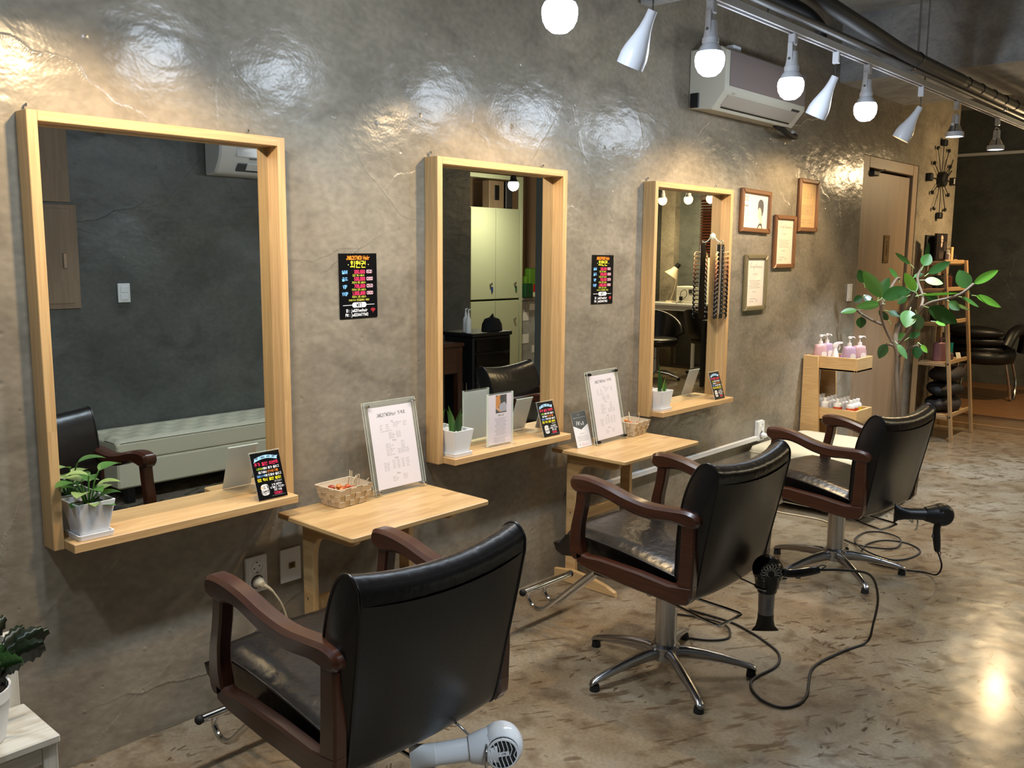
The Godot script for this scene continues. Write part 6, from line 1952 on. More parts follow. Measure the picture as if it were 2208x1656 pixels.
func build_hoses() -> void:
	# insulated hoses draped over the conduit
	var h := thing("insulated_hose", "thick dark insulated hose draped along the ceiling beside the conduit", "hose", Vector3.ZERO)
	put("hose", MB.new().tube(spline([Vector3(3.3, 2.62, 0.6), Vector3(3.55, 2.53, 0.7), Vector3(3.85, 2.44, 0.79), Vector3(4.24, 2.405, 0.81), Vector3(4.6, 2.385, 0.81), Vector3(5.0, 2.38, 0.81), Vector3(5.5, 2.38, 0.81)], 6), 0.032, 12), M.dark_grey, h)
	put("wrapped_hose", MB.new().tube(spline([Vector3(5.48, 2.38, 0.81), Vector3(6.1, 2.378, 0.81), Vector3(6.7, 2.38, 0.81), Vector3(7.3, 2.385, 0.82), Vector3(8.0, 2.38, 0.83)], 8), 0.03, 12), mat(Color(0.30, 0.28, 0.26), 0.5), h)
	for k in 9: put("tape_band", MB.new().tube([Vector3(5.6 + 0.25 * k, 2.38, 0.812), Vector3(5.608 + 0.25 * k, 2.38, 0.812)], 0.0325, 12), M.black, h)
	put("strap", MB.new().tube([Vector3(4.8, 2.382, 0.81), Vector3(4.81, 2.382, 0.81)], 0.036, 12), M.black, h)
	for x in [4.81, 6.97]: put("hanger_rod", MB.new().tube([Vector3(x, 2.41, 0.81), Vector3(x, 2.9, 0.81)], 0.005, 6), M.steel, h)
	var e := thing("hose_end", "loose end of a black ribbed hose curving from the ceiling", "hose", Vector3.ZERO)
	put("hose", MB.new().tube(spline([Vector3(3.25, 2.5, 0.56), Vector3(3.55, 2.47, 0.62), Vector3(3.82, 2.45, 0.66), Vector3(3.98, 2.41, 0.67), Vector3(4.0, 2.36, 0.67)], 6), 0.026, 12, false), M.rubber, e)
	put("inner_pipe", MB.new().tube([Vector3(3.995, 2.38, 0.67), Vector3(4.0, 2.355, 0.67)], 0.012, 10), M.grey, e)
	var g := thing("ceiling_duct", "grey square duct crossing behind the light track to the wall", "duct", Vector3.ZERO)
	put("duct", MB.new().box(Vector3(3.6, 2.56, 0.36), Vector3(0.07, 0.06, 0.7), 0.004), M.slab, g)
	put("duct_hanger", MB.new().tube([Vector3(3.6, 2.59, 0.5), Vector3(3.6, 2.9, 0.5)], 0.005, 6), M.steel, g)

# ---------------------------------------------------------------- hair dryers (barrel along -y, handle along +x, grille towards +z)
func make_dryer(label: String, shell: Material, barrel: Material, nozzle: Material, flower: bool) -> Node3D:
	var t := thing("hair_dryer", label, "hair dryer", Vector3.ZERO, 0, "hair dryers hanging on the chairs")
	var bar := [Vector2(0.0, 0.0), Vector2(0.036, 0.0), Vector2(0.034, -0.04), Vector2(0.029, -0.062)]
	put("motor_housing", MB.new().lathe([Vector2(0.0, -0.036), Vector2(0.03, -0.035), Vector2(0.046, -0.022), Vector2(0.05, 0.0), Vector2(0.047, 0.02), Vector2(0.038, 0.032), Vector2(0.0, 0.034)], 26, along(Vector3(0, 0, 1))), shell, t)
	put("neck", MB.new().lathe([Vector2(0.044, -0.01), Vector2(0.04, -0.04), Vector2(0.031, -0.072)], 22), shell, t)
	put("barrel", MB.new().lathe([Vector2(0.031, -0.07), Vector2(0.0265, -0.075), Vector2(0.0245, -0.15), Vector2(0.0, -0.15)], 22), barrel, t)
	var rings: Array = []
	for q in [[0.026, 0.026, -0.148], [0.026, 0.024, -0.165], [0.032, 0.013, -0.19], [0.046, 0.006, -0.206]]:
		var ring := PackedVector3Array()
		for k in 20:
			var a := TAU * k / 20
			ring.append(Vector3(cos(a) * q[0], q[2], sin(a) * q[1]))
		rings.append(ring)
	put("nozzle", MB.new().loft(rings, true, true, true), nozzle, t)
	put("handle", MB.new().tube(spline([Vector3(0.03, -0.004, -0.004), Vector3(0.06, -0.012, -0.006), Vector3(0.1, -0.01, -0.006), Vector3(0.14, -0.004, -0.006), Vector3(0.168, 0.0, -0.006)], 4), [0.024, 0.022, 0.019, 0.018, 0.0175, 0.018, 0.0185, 0.019, 0.0195, 0.0195, 0.019, 0.0185, 0.018, 0.017, 0.016, 0.015, 0.013], 14, true, 0.8), shell, t)
	put("hanging_loop", MB.new().tube(spline([Vector3(0.16, 0.006, -0.006), Vector3(0.175, 0.016, -0.006), Vector3(0.19, 0.012, -0.006), Vector3(0.178, 0.004, -0.006)], 3), 0.0018, 6), M.black, t)
	put("switch", MB.new().box(Vector3(0.1, -0.026, -0.006), Vector3(0.016, 0.006, 0.012), 0.001), M.grey, t)
	if flower:
		var g := put("grille", MB.new().lathe([Vector2(0.038, 0.0), Vector2(0.036, 0.003), Vector2(0.012, 0.004), Vector2(0.0, 0.003)], 24, along(Vector3(0, 0, 1), Vector3(0, 0, 0.0325))), M.black, t)
		for k in 16:
			var a := TAU * k / 16
			var pts: Array = []
			for j in 9:
				var b := TAU * j / 8
				var rr := 0.0245 + 0.0095 * cos(b)
				var aa := a + 0.16 * sin(b)
				pts.append(Vector3(cos(aa) * rr, sin(aa) * rr, 0.037))
			put("grille_petal", MB.new().tube(pts, 0.0011, 5, false), M.chrome, g)
		put("grille_ring", MB.new().tube([Vector3(0.013, 0, 0.037), Vector3(0.0092, 0.0092, 0.037), Vector3(0, 0.013, 0.037), Vector3(-0.0092, 0.0092, 0.037), Vector3(-0.013, 0, 0.037), Vector3(-0.0092, -0.0092, 0.037), Vector3(0, -0.013, 0.037), Vector3(0.0092, -0.0092, 0.037), Vector3(0.013, 0, 0.037)], 0.0014, 5, false), M.chrome, g)
	else:
		put("end_cap", MB.new().lathe([Vector2(0.036, 0.0), Vector2(0.036, 0.004), Vector2(0.032, 0.006), Vector2(0.0, 0.006)], 24, along(Vector3(0, 0, 1), Vector3(0, 0, 0.031))), M.black, t)
	return t

func build_dryers() -> void:
	var d2 := make_dryer("black and silver hair dryer with flower shaped grille, nozzle down, on the styling chair", M.black_gloss, M.silver, M.black, true)
	d2.transform = Transform3D(Basis(Vector3.UP, -0.834) * Basis(Vector3.BACK, 0.0), Vector3(2.672, 0.408, 1.187))
	var im := page(48, 128, Color(0.5, 0.5, 0.52))
	for k in 3: fine_print(im, 8, 40, 20 + k * 30, 10, Color(0.15, 0.15, 0.15), 700 + k)
	put("logo_print", MB.new().sheet(0.012, 0.05, Transform3D(Basis(), Vector3(0, -0.115, 0.0268))), paper(im, 0.4), d2)
	put("cord", MB.new().tube(spline([d2.transform * Vector3(0.166, 0.0, -0.006), Vector3(2.865, 0.4, 1.36), Vector3(2.99, 0.36, 1.40), Vector3(3.12, 0.24, 1.385), Vector3(3.22, 0.1, 1.34), Vector3(3.25, 0.012, 1.31), Vector3(3.12, 0.005, 1.27), Vector3(2.937, 0.005, 1.248), Vector3(2.80, 0.005, 1.29), Vector3(2.727, 0.005, 1.318), Vector3(2.64, 0.005, 1.325), Vector3(2.585, 0.005, 1.29), Vector3(2.60, 0.005, 1.21), Vector3(2.69, 0.005, 1.14), Vector3(2.85, 0.005, 1.15), Vector3(2.95, 0.005, 1.11), Vector3(3.01, 0.005, 1.03), Vector3(3.06, 0.005, 0.93), Vector3(3.088, 0.005, 0.83), Vector3(3.085, 0.005, 0.66)], 7), 0.0045, 8), M.cord, d2, d2.transform.affine_inverse())
	var k2b := thing("coiled_cord", "dark cord looped on the floor behind the chair column", "cord", Vector3.ZERO)
	put("cord", MB.new().tube(spline([Vector3(2.84, 0.005, 0.79), Vector3(2.88, 0.005, 0.87), Vector3(2.95, 0.005, 0.91), Vector3(3.03, 0.0095, 0.86), Vector3(3.05, 0.006, 0.76), Vector3(3.01, 0.005, 0.64)], 6), 0.004, 8), M.cord, k2b)
	var d3 := make_dryer("all black hair dryer lying level in the ring of the styling chair", M.black, M.black, M.black, false)
	d3.transform = Transform3D(Basis(Vector3.UP, -0.834) * Basis(Vector3.BACK, -PI / 2 - 0.02), Vector3(4.115, 0.308, 1.285))
	put("cord", MB.new().tube(spline([d3.transform * Vector3(0.166, 0.0, -0.006), Vector3(4.12, 0.08, 1.3), Vector3(4.16, 0.02, 1.27), Vector3(4.2, 0.005, 1.2), Vector3(4.17, 0.005, 1.12), Vector3(4.16, 0.005, 0.99), Vector3(4.26, 0.005, 0.9), Vector3(4.42, 0.005, 0.86), Vector3(4.55, 0.005, 0.9), Vector3(4.58, 0.005, 1.0), Vector3(4.5, 0.005, 1.09), Vector3(4.36, 0.005, 1.09), Vector3(4.27, 0.005, 1.03), Vector3(4.3, 0.0125, 0.9), Vector3(4.42, 0.0135, 0.8), Vector3(4.62, 0.005, 0.78), Vector3(4.68, 0.005, 0.85), Vector3(4.6, 0.0125, 0.96), Vector3(4.45, 0.005, 0.98), Vector3(4.38, 0.006, 0.84), Vector3(4.45, 0.005, 0.7)], 7), 0.004, 8), M.cord, d3, d3.transform.affine_inverse())
	var ad := thing("power_adapter", "white adapter with dark plug lying under the ottoman edge", "adapter", Vector3(4.52, 0.0005, 0.66), 0.7)
	put("case", MB.new().lathe([Vector2(0.0, 0.0), Vector2(0.03, 0.0), Vector2(0.032, 0.004), Vector2(0.032, 0.06), Vector2(0.028, 0.064), Vector2(0.0, 0.064)], 18, Transform3D(Basis(Vector3.BACK, PI / 2), Vector3(0.03, 0.0325, 0))), M.white, ad)
	put("plug", MB.new().lathe([Vector2(0.0, 0.0), Vector2(0.018, 0.0), Vector2(0.012, 0.03), Vector2(0.006, 0.05), Vector2(0.0, 0.05)], 12, Transform3D(Basis(Vector3.BACK, PI / 2), Vector3(-0.034, 0.032, 0))), M.black, ad)
	var fc := thing("floor_cable", "cream cable lying on the floor before the ottoman", "cord", Vector3.ZERO)
	put("cable", MB.new().tube(spline([Vector3(4.64, 0.005, 0.02), Vector3(4.66, 0.005, 0.15), Vector3(4.655, 0.005, 0.3), Vector3(4.67, 0.005, 0.42), Vector3(4.672, 0.005, 0.52), Vector3(4.62, 0.005, 0.62)], 6), 0.0042, 8), M.cream_cord, fc)
	# the white dryer of the first chair
	var d1 := make_dryer("white hair dryer with branching grille, lying level in the ring of the styling chair", M.white_gloss, M.white_gloss, M.white, false)
	d1.transform = Transform3D(Basis(Vector3.UP, -0.75) * Basis(Vector3.BACK, -PI / 2 + 0.12), Vector3(1.415, 0.322, 1.172))
	var g := put("side_grille", MB.new().lathe([Vector2(0.036, 0.0), Vector2(0.036, 0.004), Vector2(0.032, 0.005)], 22, along(Vector3(0, 0, 1), Vector3(0.0, 0.0, 0.037))), M.white_gloss, d1)
	put("grille_dark", MB.new().lathe([Vector2(0.033, 0.0), Vector2(0.0, 0.0005)], 22, along(Vector3(0, 0, 1), Vector3(0, 0, 0.0385))), M.dark_grey, g)
	for k in 7:
		var y := -0.027 + 0.009 * k
		var w := sqrt(0.033 * 0.033 - y * y)
		put("grille_rib", MB.new().tube([Vector3(-w, y, 0.04), Vector3(-w * 0.3, y + 0.004, 0.0405), Vector3(w * 0.3, y - 0.003, 0.0405), Vector3(w, y + 0.002, 0.04)], 0.0013, 5, false), M.white_gloss, g)
	var im2 := page(128, 48, Color(0.9, 0.9, 0.9))
	write(im2, "JMW", 76, 12, 22, 2.6, Color(0.25, 0.27, 0.32))
	for k in 12: dot_line(im2, Vector2(24, 23) + Vector2.from_angle(TAU * k / 12) * 10, Vector2(24, 23) + Vector2.from_angle(TAU * (k + 1) / 12) * 10, 2, Color(0.25, 0.27, 0.32))
	put("logo_print", MB.new().sheet(0.03, 0.011, Transform3D(Basis(Vector3.BACK, PI / 2), Vector3(0.0, 0.0, 0.0415))), paper(im2, 0.3), d1)
	put("cord", MB.new().tube(spline([d1.transform * Vector3(0.166, 0.0, -0.006), Vector3(1.41, 0.1, 1.22), Vector3(1.44, 0.03, 1.27), Vector3(1.5, 0.005, 1.24), Vector3(1.62, 0.005, 1.12), Vector3(1.66, 0.005, 0.98), Vector3(1.64, 0.005, 0.86), Vector3(1.6, 0.005, 0.8)], 6), 0.0042, 8), M.cream_cord, d1, d1.transform.affine_inverse())

# ---------------------------------------------------------------- white stool with a potted plant
func build_stool() -> void:
	var t := thing("white_chair", "small white painted wooden chair with scuffed seat by the wall", "chair", Vector3(0.63, 0, 0.24))
	put("seat", MB.new().box(Vector3(0, 0.283, 0), Vector3(0.30, 0.02, 0.22), 0.003), M.white_paint, t)
	for sx in [-1, 1]:
		put("front_leg", MB.new().box(Vector3(0.128 * sx, 0.137, 0.088), Vector3(0.034, 0.272, 0.03), 0.002), M.white_paint, t)
		put("rear_leg", MB.new().box(Vector3(0.128 * sx, 0.24, -0.125), Vector3(0.03, 0.479, 0.024), 0.002), M.white_paint, t)
		put("side_rail", MB.new().box(Vector3(0.128 * sx, 0.25, -0.02), Vector3(0.022, 0.04, 0.18), 0.002), M.white_paint, t)
	put("front_rail", MB.new().box(Vector3(0, 0.25, 0.092), Vector3(0.222, 0.04, 0.018), 0.002), M.white_paint, t)
	put("back_slat", MB.new().box(Vector3(0, 0.43, -0.125), Vector3(0.226, 0.05, 0.014), 0.002), M.white_paint, t)
	var p := thing("potted_plant", "dark green jointed cactus plant in a white plastic pot", "plant", Vector3(0.63, 0.2935, 0.245))
	put("pot", MB.new().lathe([Vector2(0.0, 0.0), Vector2(0.062, 0.0), Vector2(0.066, 0.006), Vector2(0.08, 0.1), Vector2(0.083, 0.102), Vector2(0.083, 0.128), Vector2(0.078, 0.128), Vector2(0.076, 0.11), Vector2(0.0, 0.11)], 28), M.white, p)
	put("soil", MB.new().lathe([Vector2(0.077, 0.112), Vector2(0.0, 0.117)], 20), M.soil, p)
	var r := RandomNumberGenerator.new()
	r.seed = 31
	for i in 34:
		var a := TAU * i / 34 * 3.1
		var out := r.randf_range(0.3, 1.0)
		var pos := Vector3(cos(a) * 0.03 * out, 0.112, sin(a) * 0.03 * out)
		var dir := Vector3(cos(a) * out * 0.8, 1.0, sin(a) * out * 0.8).normalized()
		var st := MB.new()
		var n := r.randi_range(2, 3)
		for k in n:
			var L := r.randf_range(0.055, 0.072)
			# a flat joint with toothed edge
			var side := dir.cross(Vector3(sin(a + 0.6), 0.1, -cos(a + 0.6))).normalized()
			var poly := []
			var rings: Array = []
			for j in 8:
				var s := j / 7.0
				var w := 0.017 * (0.45 + 0.75 * sin(PI * minf(1.0, 0.15 + s * 0.85))) * (1.0 + (0.22 if j % 2 else -0.12))
				var c := pos + dir * L * s
				rings.append(PackedVector3Array([c - side * w, c + side.cross(dir) * 0.0022, c + side * w, c - side.cross(dir) * 0.0022]))
			st.loft(rings, true, true, true)
			pos += dir * L * 0.96
			dir = (dir + Vector3(cos(a) * 0.35, -0.22, sin(a) * 0.35)).normalized()
		put("jointed_stem", st, M.leaf_cactus if i % 4 else M.leaf_dark, p)

# ---------------------------------------------------------------- the side of the room that the mirrors show
func build_bench() -> void:
	var x0 := 2.2
	var x1 := 4.3
	var t := thing("storage_bench", "long cream bench with button tufted lid along the front wall", "bench", Vector3((x0 + x1) / 2, 0, 2.67))
	var w := x1 - x0
	put("base", MB.new().box(Vector3(0, 0.172, 0), Vector3(w, 0.155, 0.40), 0.01), M.cream, t)
	var rings: Array = []
	var nz := 16
	var nx := 84
	for i in nx + 1:
		var x := -w / 2 + w * i / nx
		var ring := PackedVector3Array()
		for k in nz + 1:
			var z := -0.2 + 0.4 * k / nz
			var ex := maxf(0.0, 1.0 - (w / 2 - absf(x)) / 0.03)
			var ez := maxf(0.0, 1.0 - (0.2 - absf(z)) / 0.03)
			var d := 1.0
			for row in 3:
				var bz := -0.11 + row * 0.11
				var off := 0.07 if row == 1 else 0.0
				var bx := roundf((x - off) / 0.14) * 0.14 + off
				d = minf(d, Vector2(x - bx, z - bz).length())
			ring.append(Vector3(x, 0.376 - 0.03 * exp(-d * d / 0.0012) - 0.02 * (ex * ex + ez * ez), z))
		rings.append(ring)
	var lid := put("lid", MB.new().box(Vector3(0, 0.302, 0), Vector3(w, 0.1, 0.402), 0.008).loft(rings, false), M.cream, t)
	for row in 3:
		var off := 0.07 if row == 1 else 0.0
		for k in range(-7, 8):
			var x := k * 0.14 + off
			if absf(x) < w / 2 - 0.06: put("button", MB.new().ball(Vector3(x, 0.352, -0.11 + row * 0.11), Vector3(0.011, 0.006, 0.011), 8, 5), M.cream, lid)
	for sx in [-1, 0, 1]:
		for sz in [-1, 1]: put("foot", MB.new().box(Vector3(sx * (w / 2 - 0.08), 0.0475, 0.15 * sz), Vector3(0.05, 0.094, 0.05), 0.004), M.black, t)

func build_front_wall_things() -> void:
	build_bench()
	var t := thing("split_air_conditioner", "white rounded air conditioner on the front wall above the bench", "air conditioner", Vector3(3.47, 2.01, 2.899))
	var p := spline2([Vector2(0.0, 0.14), Vector2(0.1, 0.14), Vector2(0.165, 0.125), Vector2(0.19, 0.06), Vector2(0.18, -0.02), Vector2(0.14, -0.09), Vector2(0.1, -0.12), Vector2(0.0, -0.125)], 4)
	put("body", MB.new().prism(p, 0.86, Transform3D(Basis(Vector3(0, 0, -1), Vector3(0, 1, 0), Vector3(1, 0, 0)), Vector3.ZERO), true, 0.012), M.white, t)
	put("front_panel", MB.new().box(Vector3(0.03, 0.05, -0.187), Vector3(0.70, 0.13, 0.01), 0.004, Basis(Vector3.RIGHT, 0.08)), M.white_gloss, t)
	put("vent", MB.new().box(Vector3(0.03, -0.075, -0.156), Vector3(0.66, 0.06, 0.012), 0.003, Basis(Vector3.RIGHT, -0.75)), M.grey, t)
	put("vent_flap", MB.new().box(Vector3(0.06, -0.07, -0.17), Vector3(0.60, 0.05, 0.006), 0.002, Basis(Vector3.RIGHT, -0.6)), M.white, t)
	put("logo_mark", MB.new().box(Vector3(-0.2, -0.022, -0.187), Vector3(0.05, 0.008, 0.003)), M.grey, t)
	var s := thing("light_switch", "white double switch plate on the front wall above the bench", "switch", Vector3(2.483, 1.165, 2.8995), PI)
	put("plate", MB.new().box(Vector3(0, 0, 0.005), Vector3(0.074, 0.112, 0.009), 0.002), M.white, s)
	for k in 2: put("rocker", MB.new().box(Vector3(0, 0.021 - 0.042 * k, 0.0105), Vector3(0.042, 0.036, 0.004), 0.001), M.white_gloss, s)
	var c := thing("meter_cabinet", "brown flush cabinet door with small latch in the front wall", "cabinet", Vector3(1.95, 1.375, 2.8985), PI)
	put("frame", MB.new().box(Vector3(0, 0, 0.005), Vector3(0.56, 0.58, 0.01), 0.001), M.door, c)
	put("panel", MB.new().box(Vector3(0, 0.004, 0.0115), Vector3(0.49, 0.53, 0.008), 0.002), M.door, c)
	put("latch", MB.new().box(Vector3(-0.2, -0.02, 0.019), Vector3(0.022, 0.085, 0.01), 0.003), M.chrome, c)
	# electrical pilaster above it
	structure("trim_3", slab_box(1.66, 2.2, 1.68, 2.9, 2.888, 2.9), M.door, "brown panel above the meter cabinet")

func build_locker_room() -> void:
	structure("wall_pillar", slab_box(6.285, 6.6, 0, 2.9, 2.88, 2.95), mat(Color(0.42, 0.46, 0.46), 0.6), "blue grey pillar edge of the locker room")
	structure("wall_locker_back", slab_box(5.4, 7.9, 0, 2.9, 4.45, 4.5), mat(Color(0.56, 0.47, 0.37), 0.6), "tan wall behind the lockers")
	structure("wall_locker_side", slab_box(7.85, 7.9, 0, 2.9, 3.4, 4.5), mat(Color(0.60, 0.49, 0.39), 0.6), "tan side wall of the locker room")
	var pale := mat(Color(0.70, 0.72, 0.60), 0.4)
	for k in 4:
		var c := k % 2
		var up := k / 2
		var y0 := 0.015 if up == 0 else 0.945
		var h := 0.915 if up == 0 else 0.925
		var t := thing("locker", ["pale green lower locker door beside the dark wall", "pale green lower locker door beside the paper covered counter", "pale green upper locker with blue key tag", "pale green upper locker with green key tag"][k], "locker", Vector3(6.515 + 0.182 + 0.366 * c, y0, 4.0), 0, "pale green lockers")
		put("carcass", MB.new().box(Vector3(0, h / 2, 0.2), Vector3(0.362, h, 0.38), 0.002), pale, t)
		var d := put("door", MB.new().box(Vector3(0, h / 2, 0.004), Vector3(0.356, h - 0.008, 0.018), 0.002), pale, t)
		var ky := 0.16 if up else 0.72
		put("knob", MB.new().ball(Vector3(0.10, ky, -0.022), Vector3(0.016, 0.016, 0.014), 10, 8), M.chrome, d)
		if up: put("key_tag", MB.new().box(Vector3(0.125, ky - 0.06, -0.012), Vector3(0.022, 0.055, 0.006), 0.002), mat(Color(0.08, 0.2, 0.55) if c == 0 else Color(0.05, 0.35, 0.2), 0.4), d)
	structure("trim_5", slab_box(7.257, 7.287, 0, 2.2, 3.99, 4.03), pale, "pale green post beside the lockers")
	structure("trim_6", slab_box(6.5, 7.257, 2.16, 2.2, 3.99, 4.03), pale, "pale green head rail above the lockers")
	var bx := thing("control_box", "cream control box with black display above the lockers", "box", Vector3(7.0, 1.872, 4.15))
	put("case", MB.new().box(Vector3(0, 0.14, 0), Vector3(0.22, 0.28, 0.1), 0.004), M.door, bx)
	put("display", MB.new().box(Vector3(0.0, 0.16, -0.053), Vector3(0.07, 0.15, 0.006), 0.002), M.black, bx)
	var sp := thing("black_box", "narrow black box beside the cream control box", "box", Vector3(7.17, 1.872, 4.12))
	put("case", MB.new().box(Vector3(0, 0.14, 0), Vector3(0.1, 0.28, 0.08), 0.004), M.black, sp)
	put("front_panel", MB.new().box(Vector3(0, 0.14, -0.042), Vector3(0.08, 0.25, 0.004), 0.002), M.dark_grey, sp)
	# counter with papers on its front
	var ct := thing("paper_counter", "grey counter with papers taped on its front", "counter", Vector3(7.53, 0, 4.05))
	put("body", MB.new().box(Vector3(0, 0.46, 0.15), Vector3(0.44, 0.92, 0.3), 0.004), M.slab, ct)
	put("top", MB.new().box(Vector3(0, 0.935, 0.13), Vector3(0.47, 0.03, 0.36), 0.003), M.slab, ct)
	for q in [[0.0, 0.84, 0.11, 0.07], [-0.12, 0.74, 0.1, 0.09], [0.08, 0.62, 0.1, 0.08], [-0.12, 0.5, 0.11, 0.1], [0.05, 0.38, 0.12, 0.08]]: put("paper_sheet", MB.new().box(Vector3(q[0], q[1], -0.003), Vector3(q[2], q[3], 0.002)), M.white, ct)
	for q in [[7.36, 4.0, 0.12, 0.14, 0.09, Color(0.04, 0.24, 0.12), "dark green tin on the paper counter"], [7.42, 4.12, 0.13, 0.22, 0.07, Color(0.38, 0.58, 0.18), "light green box on the paper counter"], [7.56, 4.12, 0.1, 0.3, 0.08, Color(0.34, 0.52, 0.16), "tall light green box on the paper counter"], [7.55, 3.99, 0.09, 0.13, 0.08, Color(0.66, 0.10, 0.16), "red pouch on the paper counter"], [7.46, 3.96, 0.05, 0.05, 0.05, Color(0.75, 0.74, 0.6), "small pale jar on the paper counter"]]:
		var o := thing("counter_box", q[6], "box", Vector3(q[0], 0.9505, q[1]))
		put("box", MB.new().box(Vector3(0, q[3] / 2, 0), Vector3(q[2], q[3], q[4]), 0.006), mat(q[5], 0.45), o)
		put("lid", MB.new().box(Vector3(0, q[3] + 0.003, 0), Vector3(q[2] * 0.96, 0.006, q[4] * 0.96), 0.001), mat(q[5] * 0.8, 0.45), o)
	# black drawer trolley at the wall end
	var t := thing("drawer_trolley", "black plastic drawer trolley full of tools by the wall end", "trolley", Vector3(5.08, 0, 2.5))
	put("body", MB.new().box(Vector3(0, 0.44, 0), Vector3(0.42, 0.70, 0.32), 0.01), M.black, t)
	put("top_tray", MB.new().box(Vector3(0, 0.80, 0), Vector3(0.44, 0.03, 0.34), 0.006), M.black, t)
	for k in 6:
		var d := put("drawer", MB.new().box(Vector3(0, 0.16 + k * 0.112, -0.165), Vector3(0.38, 0.098, 0.014), 0.004), M.black_gloss, t)
		put("drawer_lip", MB.new().box(Vector3(0, 0.205 + k * 0.112, -0.176), Vector3(0.34, 0.01, 0.016), 0.003), M.black_gloss, d)
	for sx in [-1, 1]:
		for sz in [-1, 1]: put("castor", MB.new().lathe([Vector2(0.0, -0.012), Vector2(0.026, -0.012), Vector2(0.03, 0.0), Vector2(0.026, 0.012), Vector2(0.0, 0.012)], 12, along(Vector3(1, 0, 0), Vector3(0.17 * sx, 0.0305, 0.12 * sz))).box(Vector3(0.17 * sx, 0.07, 0.12 * sz), Vector3(0.02, 0.05, 0.03)), M.black, t)
	put("side_holder", MB.new().box(Vector3(-0.222, 0.36, -0.08), Vector3(0.012, 0.16, 0.05), 0.003), M.chrome, t)
	var cap := thing("black_hat", "black cloth hat lying on the drawer trolley", "hat", Vector3(5.2, 0.8155, 2.46))
	put("crown", MB.new().loft(oval_rings([Vector2(0.085, 0.001), Vector2(0.08, 0.05), Vector2(0.06, 0.09), Vector2(0.02, 0.105)], 0.8), true, true, true), mat(Color(0.02, 0.02, 0.022), 0.9), cap)
	put("tip", MB.new().tube([Vector3(0, 0.1, 0), Vector3(0.01, 0.13, 0)], [0.02, 0.004], 8), mat(Color(0.02, 0.02, 0.022), 0.9), cap)
	for q in [[4.9, 2.42, "white tool bottle at the trolley end"], [4.95, 2.5, "slim white tool bottle at the trolley end"]]:
		var o := thing("tool_bottle", q[2], "bottle", Vector3(q[0], 0.8155, q[1]))
		put("body", MB.new().lathe([Vector2(0.0, 0.0), Vector2(0.022, 0.0), Vector2(0.022, 0.1), Vector2(0.01, 0.12), Vector2(0.008, 0.15), Vector2(0.0, 0.15)], 14), M.white, o)
		put("nozzle", MB.new().tube([Vector3(0, 0.15, 0), Vector3(0.0, 0.175, 0), Vector3(0.018, 0.178, 0)], 0.006, 6), M.white, o)
	var ds := thing("brown_desk", "dark brown desk standing behind the drawer trolley", "desk", Vector3(4.6, 0, 2.62))
	put("desk_top", MB.new().box(Vector3(0, 0.735, 0), Vector3(0.46, 0.03, 0.46), 0.004), M.walnut, ds)
	put("apron", MB.new().box(Vector3(0, 0.62, -0.2), Vector3(0.44, 0.2, 0.02), 0.002), M.walnut, ds)
	for sx in [-1, 1]:
		for sz in [-1, 1]: put("leg", MB.new().box(Vector3(0.2 * sx, 0.36, 0.19 * sz), Vector3(0.05, 0.72, 0.05), 0.003), M.walnut, ds)

func tub_chair(at: Vector3, turn: float, label: String) -> void:
	var t := thing("tub_chair", label, "chair", at, turn, "black tub chairs in the second room")
	var rings: Array = []
	for k in 25:
		var a := -PI * 0.12 + PI * 1.24 * k / 24
		var f := sin(PI * k / 24.0)
		var top := 0.52 + 0.26 * pow(f, 0.7)
		var d := Vector3(cos(a), 0, sin(a))
		rings.append(PackedVector3Array([d * 0.21 + Vector3(0, 0.40, 0), d * 0.29 + Vector3(0, 0.52, 0), d * 0.325 + Vector3(0, top, 0), d * 0.30 + Vector3(0, top + 0.02, 0), d * 0.27 + Vector3(0, top, 0), d * 0.235 + Vector3(0, 0.50, 0), d * 0.17 + Vector3(0, 0.42, 0)]))
	put("shell", MB.new().loft(rings, true, true, true), M.leather_back, t)
	put("seat", MB.new().loft(oval_rings([Vector2(0.18, 0.38), Vector2(0.235, 0.39), Vector2(0.245, 0.44), Vector2(0.22, 0.475), Vector2(0.08, 0.485)], 1.0), true, true, true), M.leather_back, t)
	put("column", MB.new().lathe([Vector2(0.035, 0.38), Vector2(0.035, 0.24), Vector2(0.045, 0.235), Vector2(0.045, 0.07), Vector2(0.0, 0.07)], 18), M.steel, t)
	for k in 5:
		var a := TAU * k / 5 + 0.3
		put("base_leg", MB.new().tube([Vector3(cos(a) * 0.03, 0.085, sin(a) * 0.03), Vector3(cos(a) * 0.18, 0.07, sin(a) * 0.18), Vector3(cos(a) * 0.3, 0.03, sin(a) * 0.3)], [0.022, 0.018, 0.013], 8), M.steel, t)
		put("castor", MB.new().ball(Vector3(cos(a) * 0.3, 0.0205, sin(a) * 0.3), Vector3.ONE * 0.02, 10, 6), M.rubber, t)

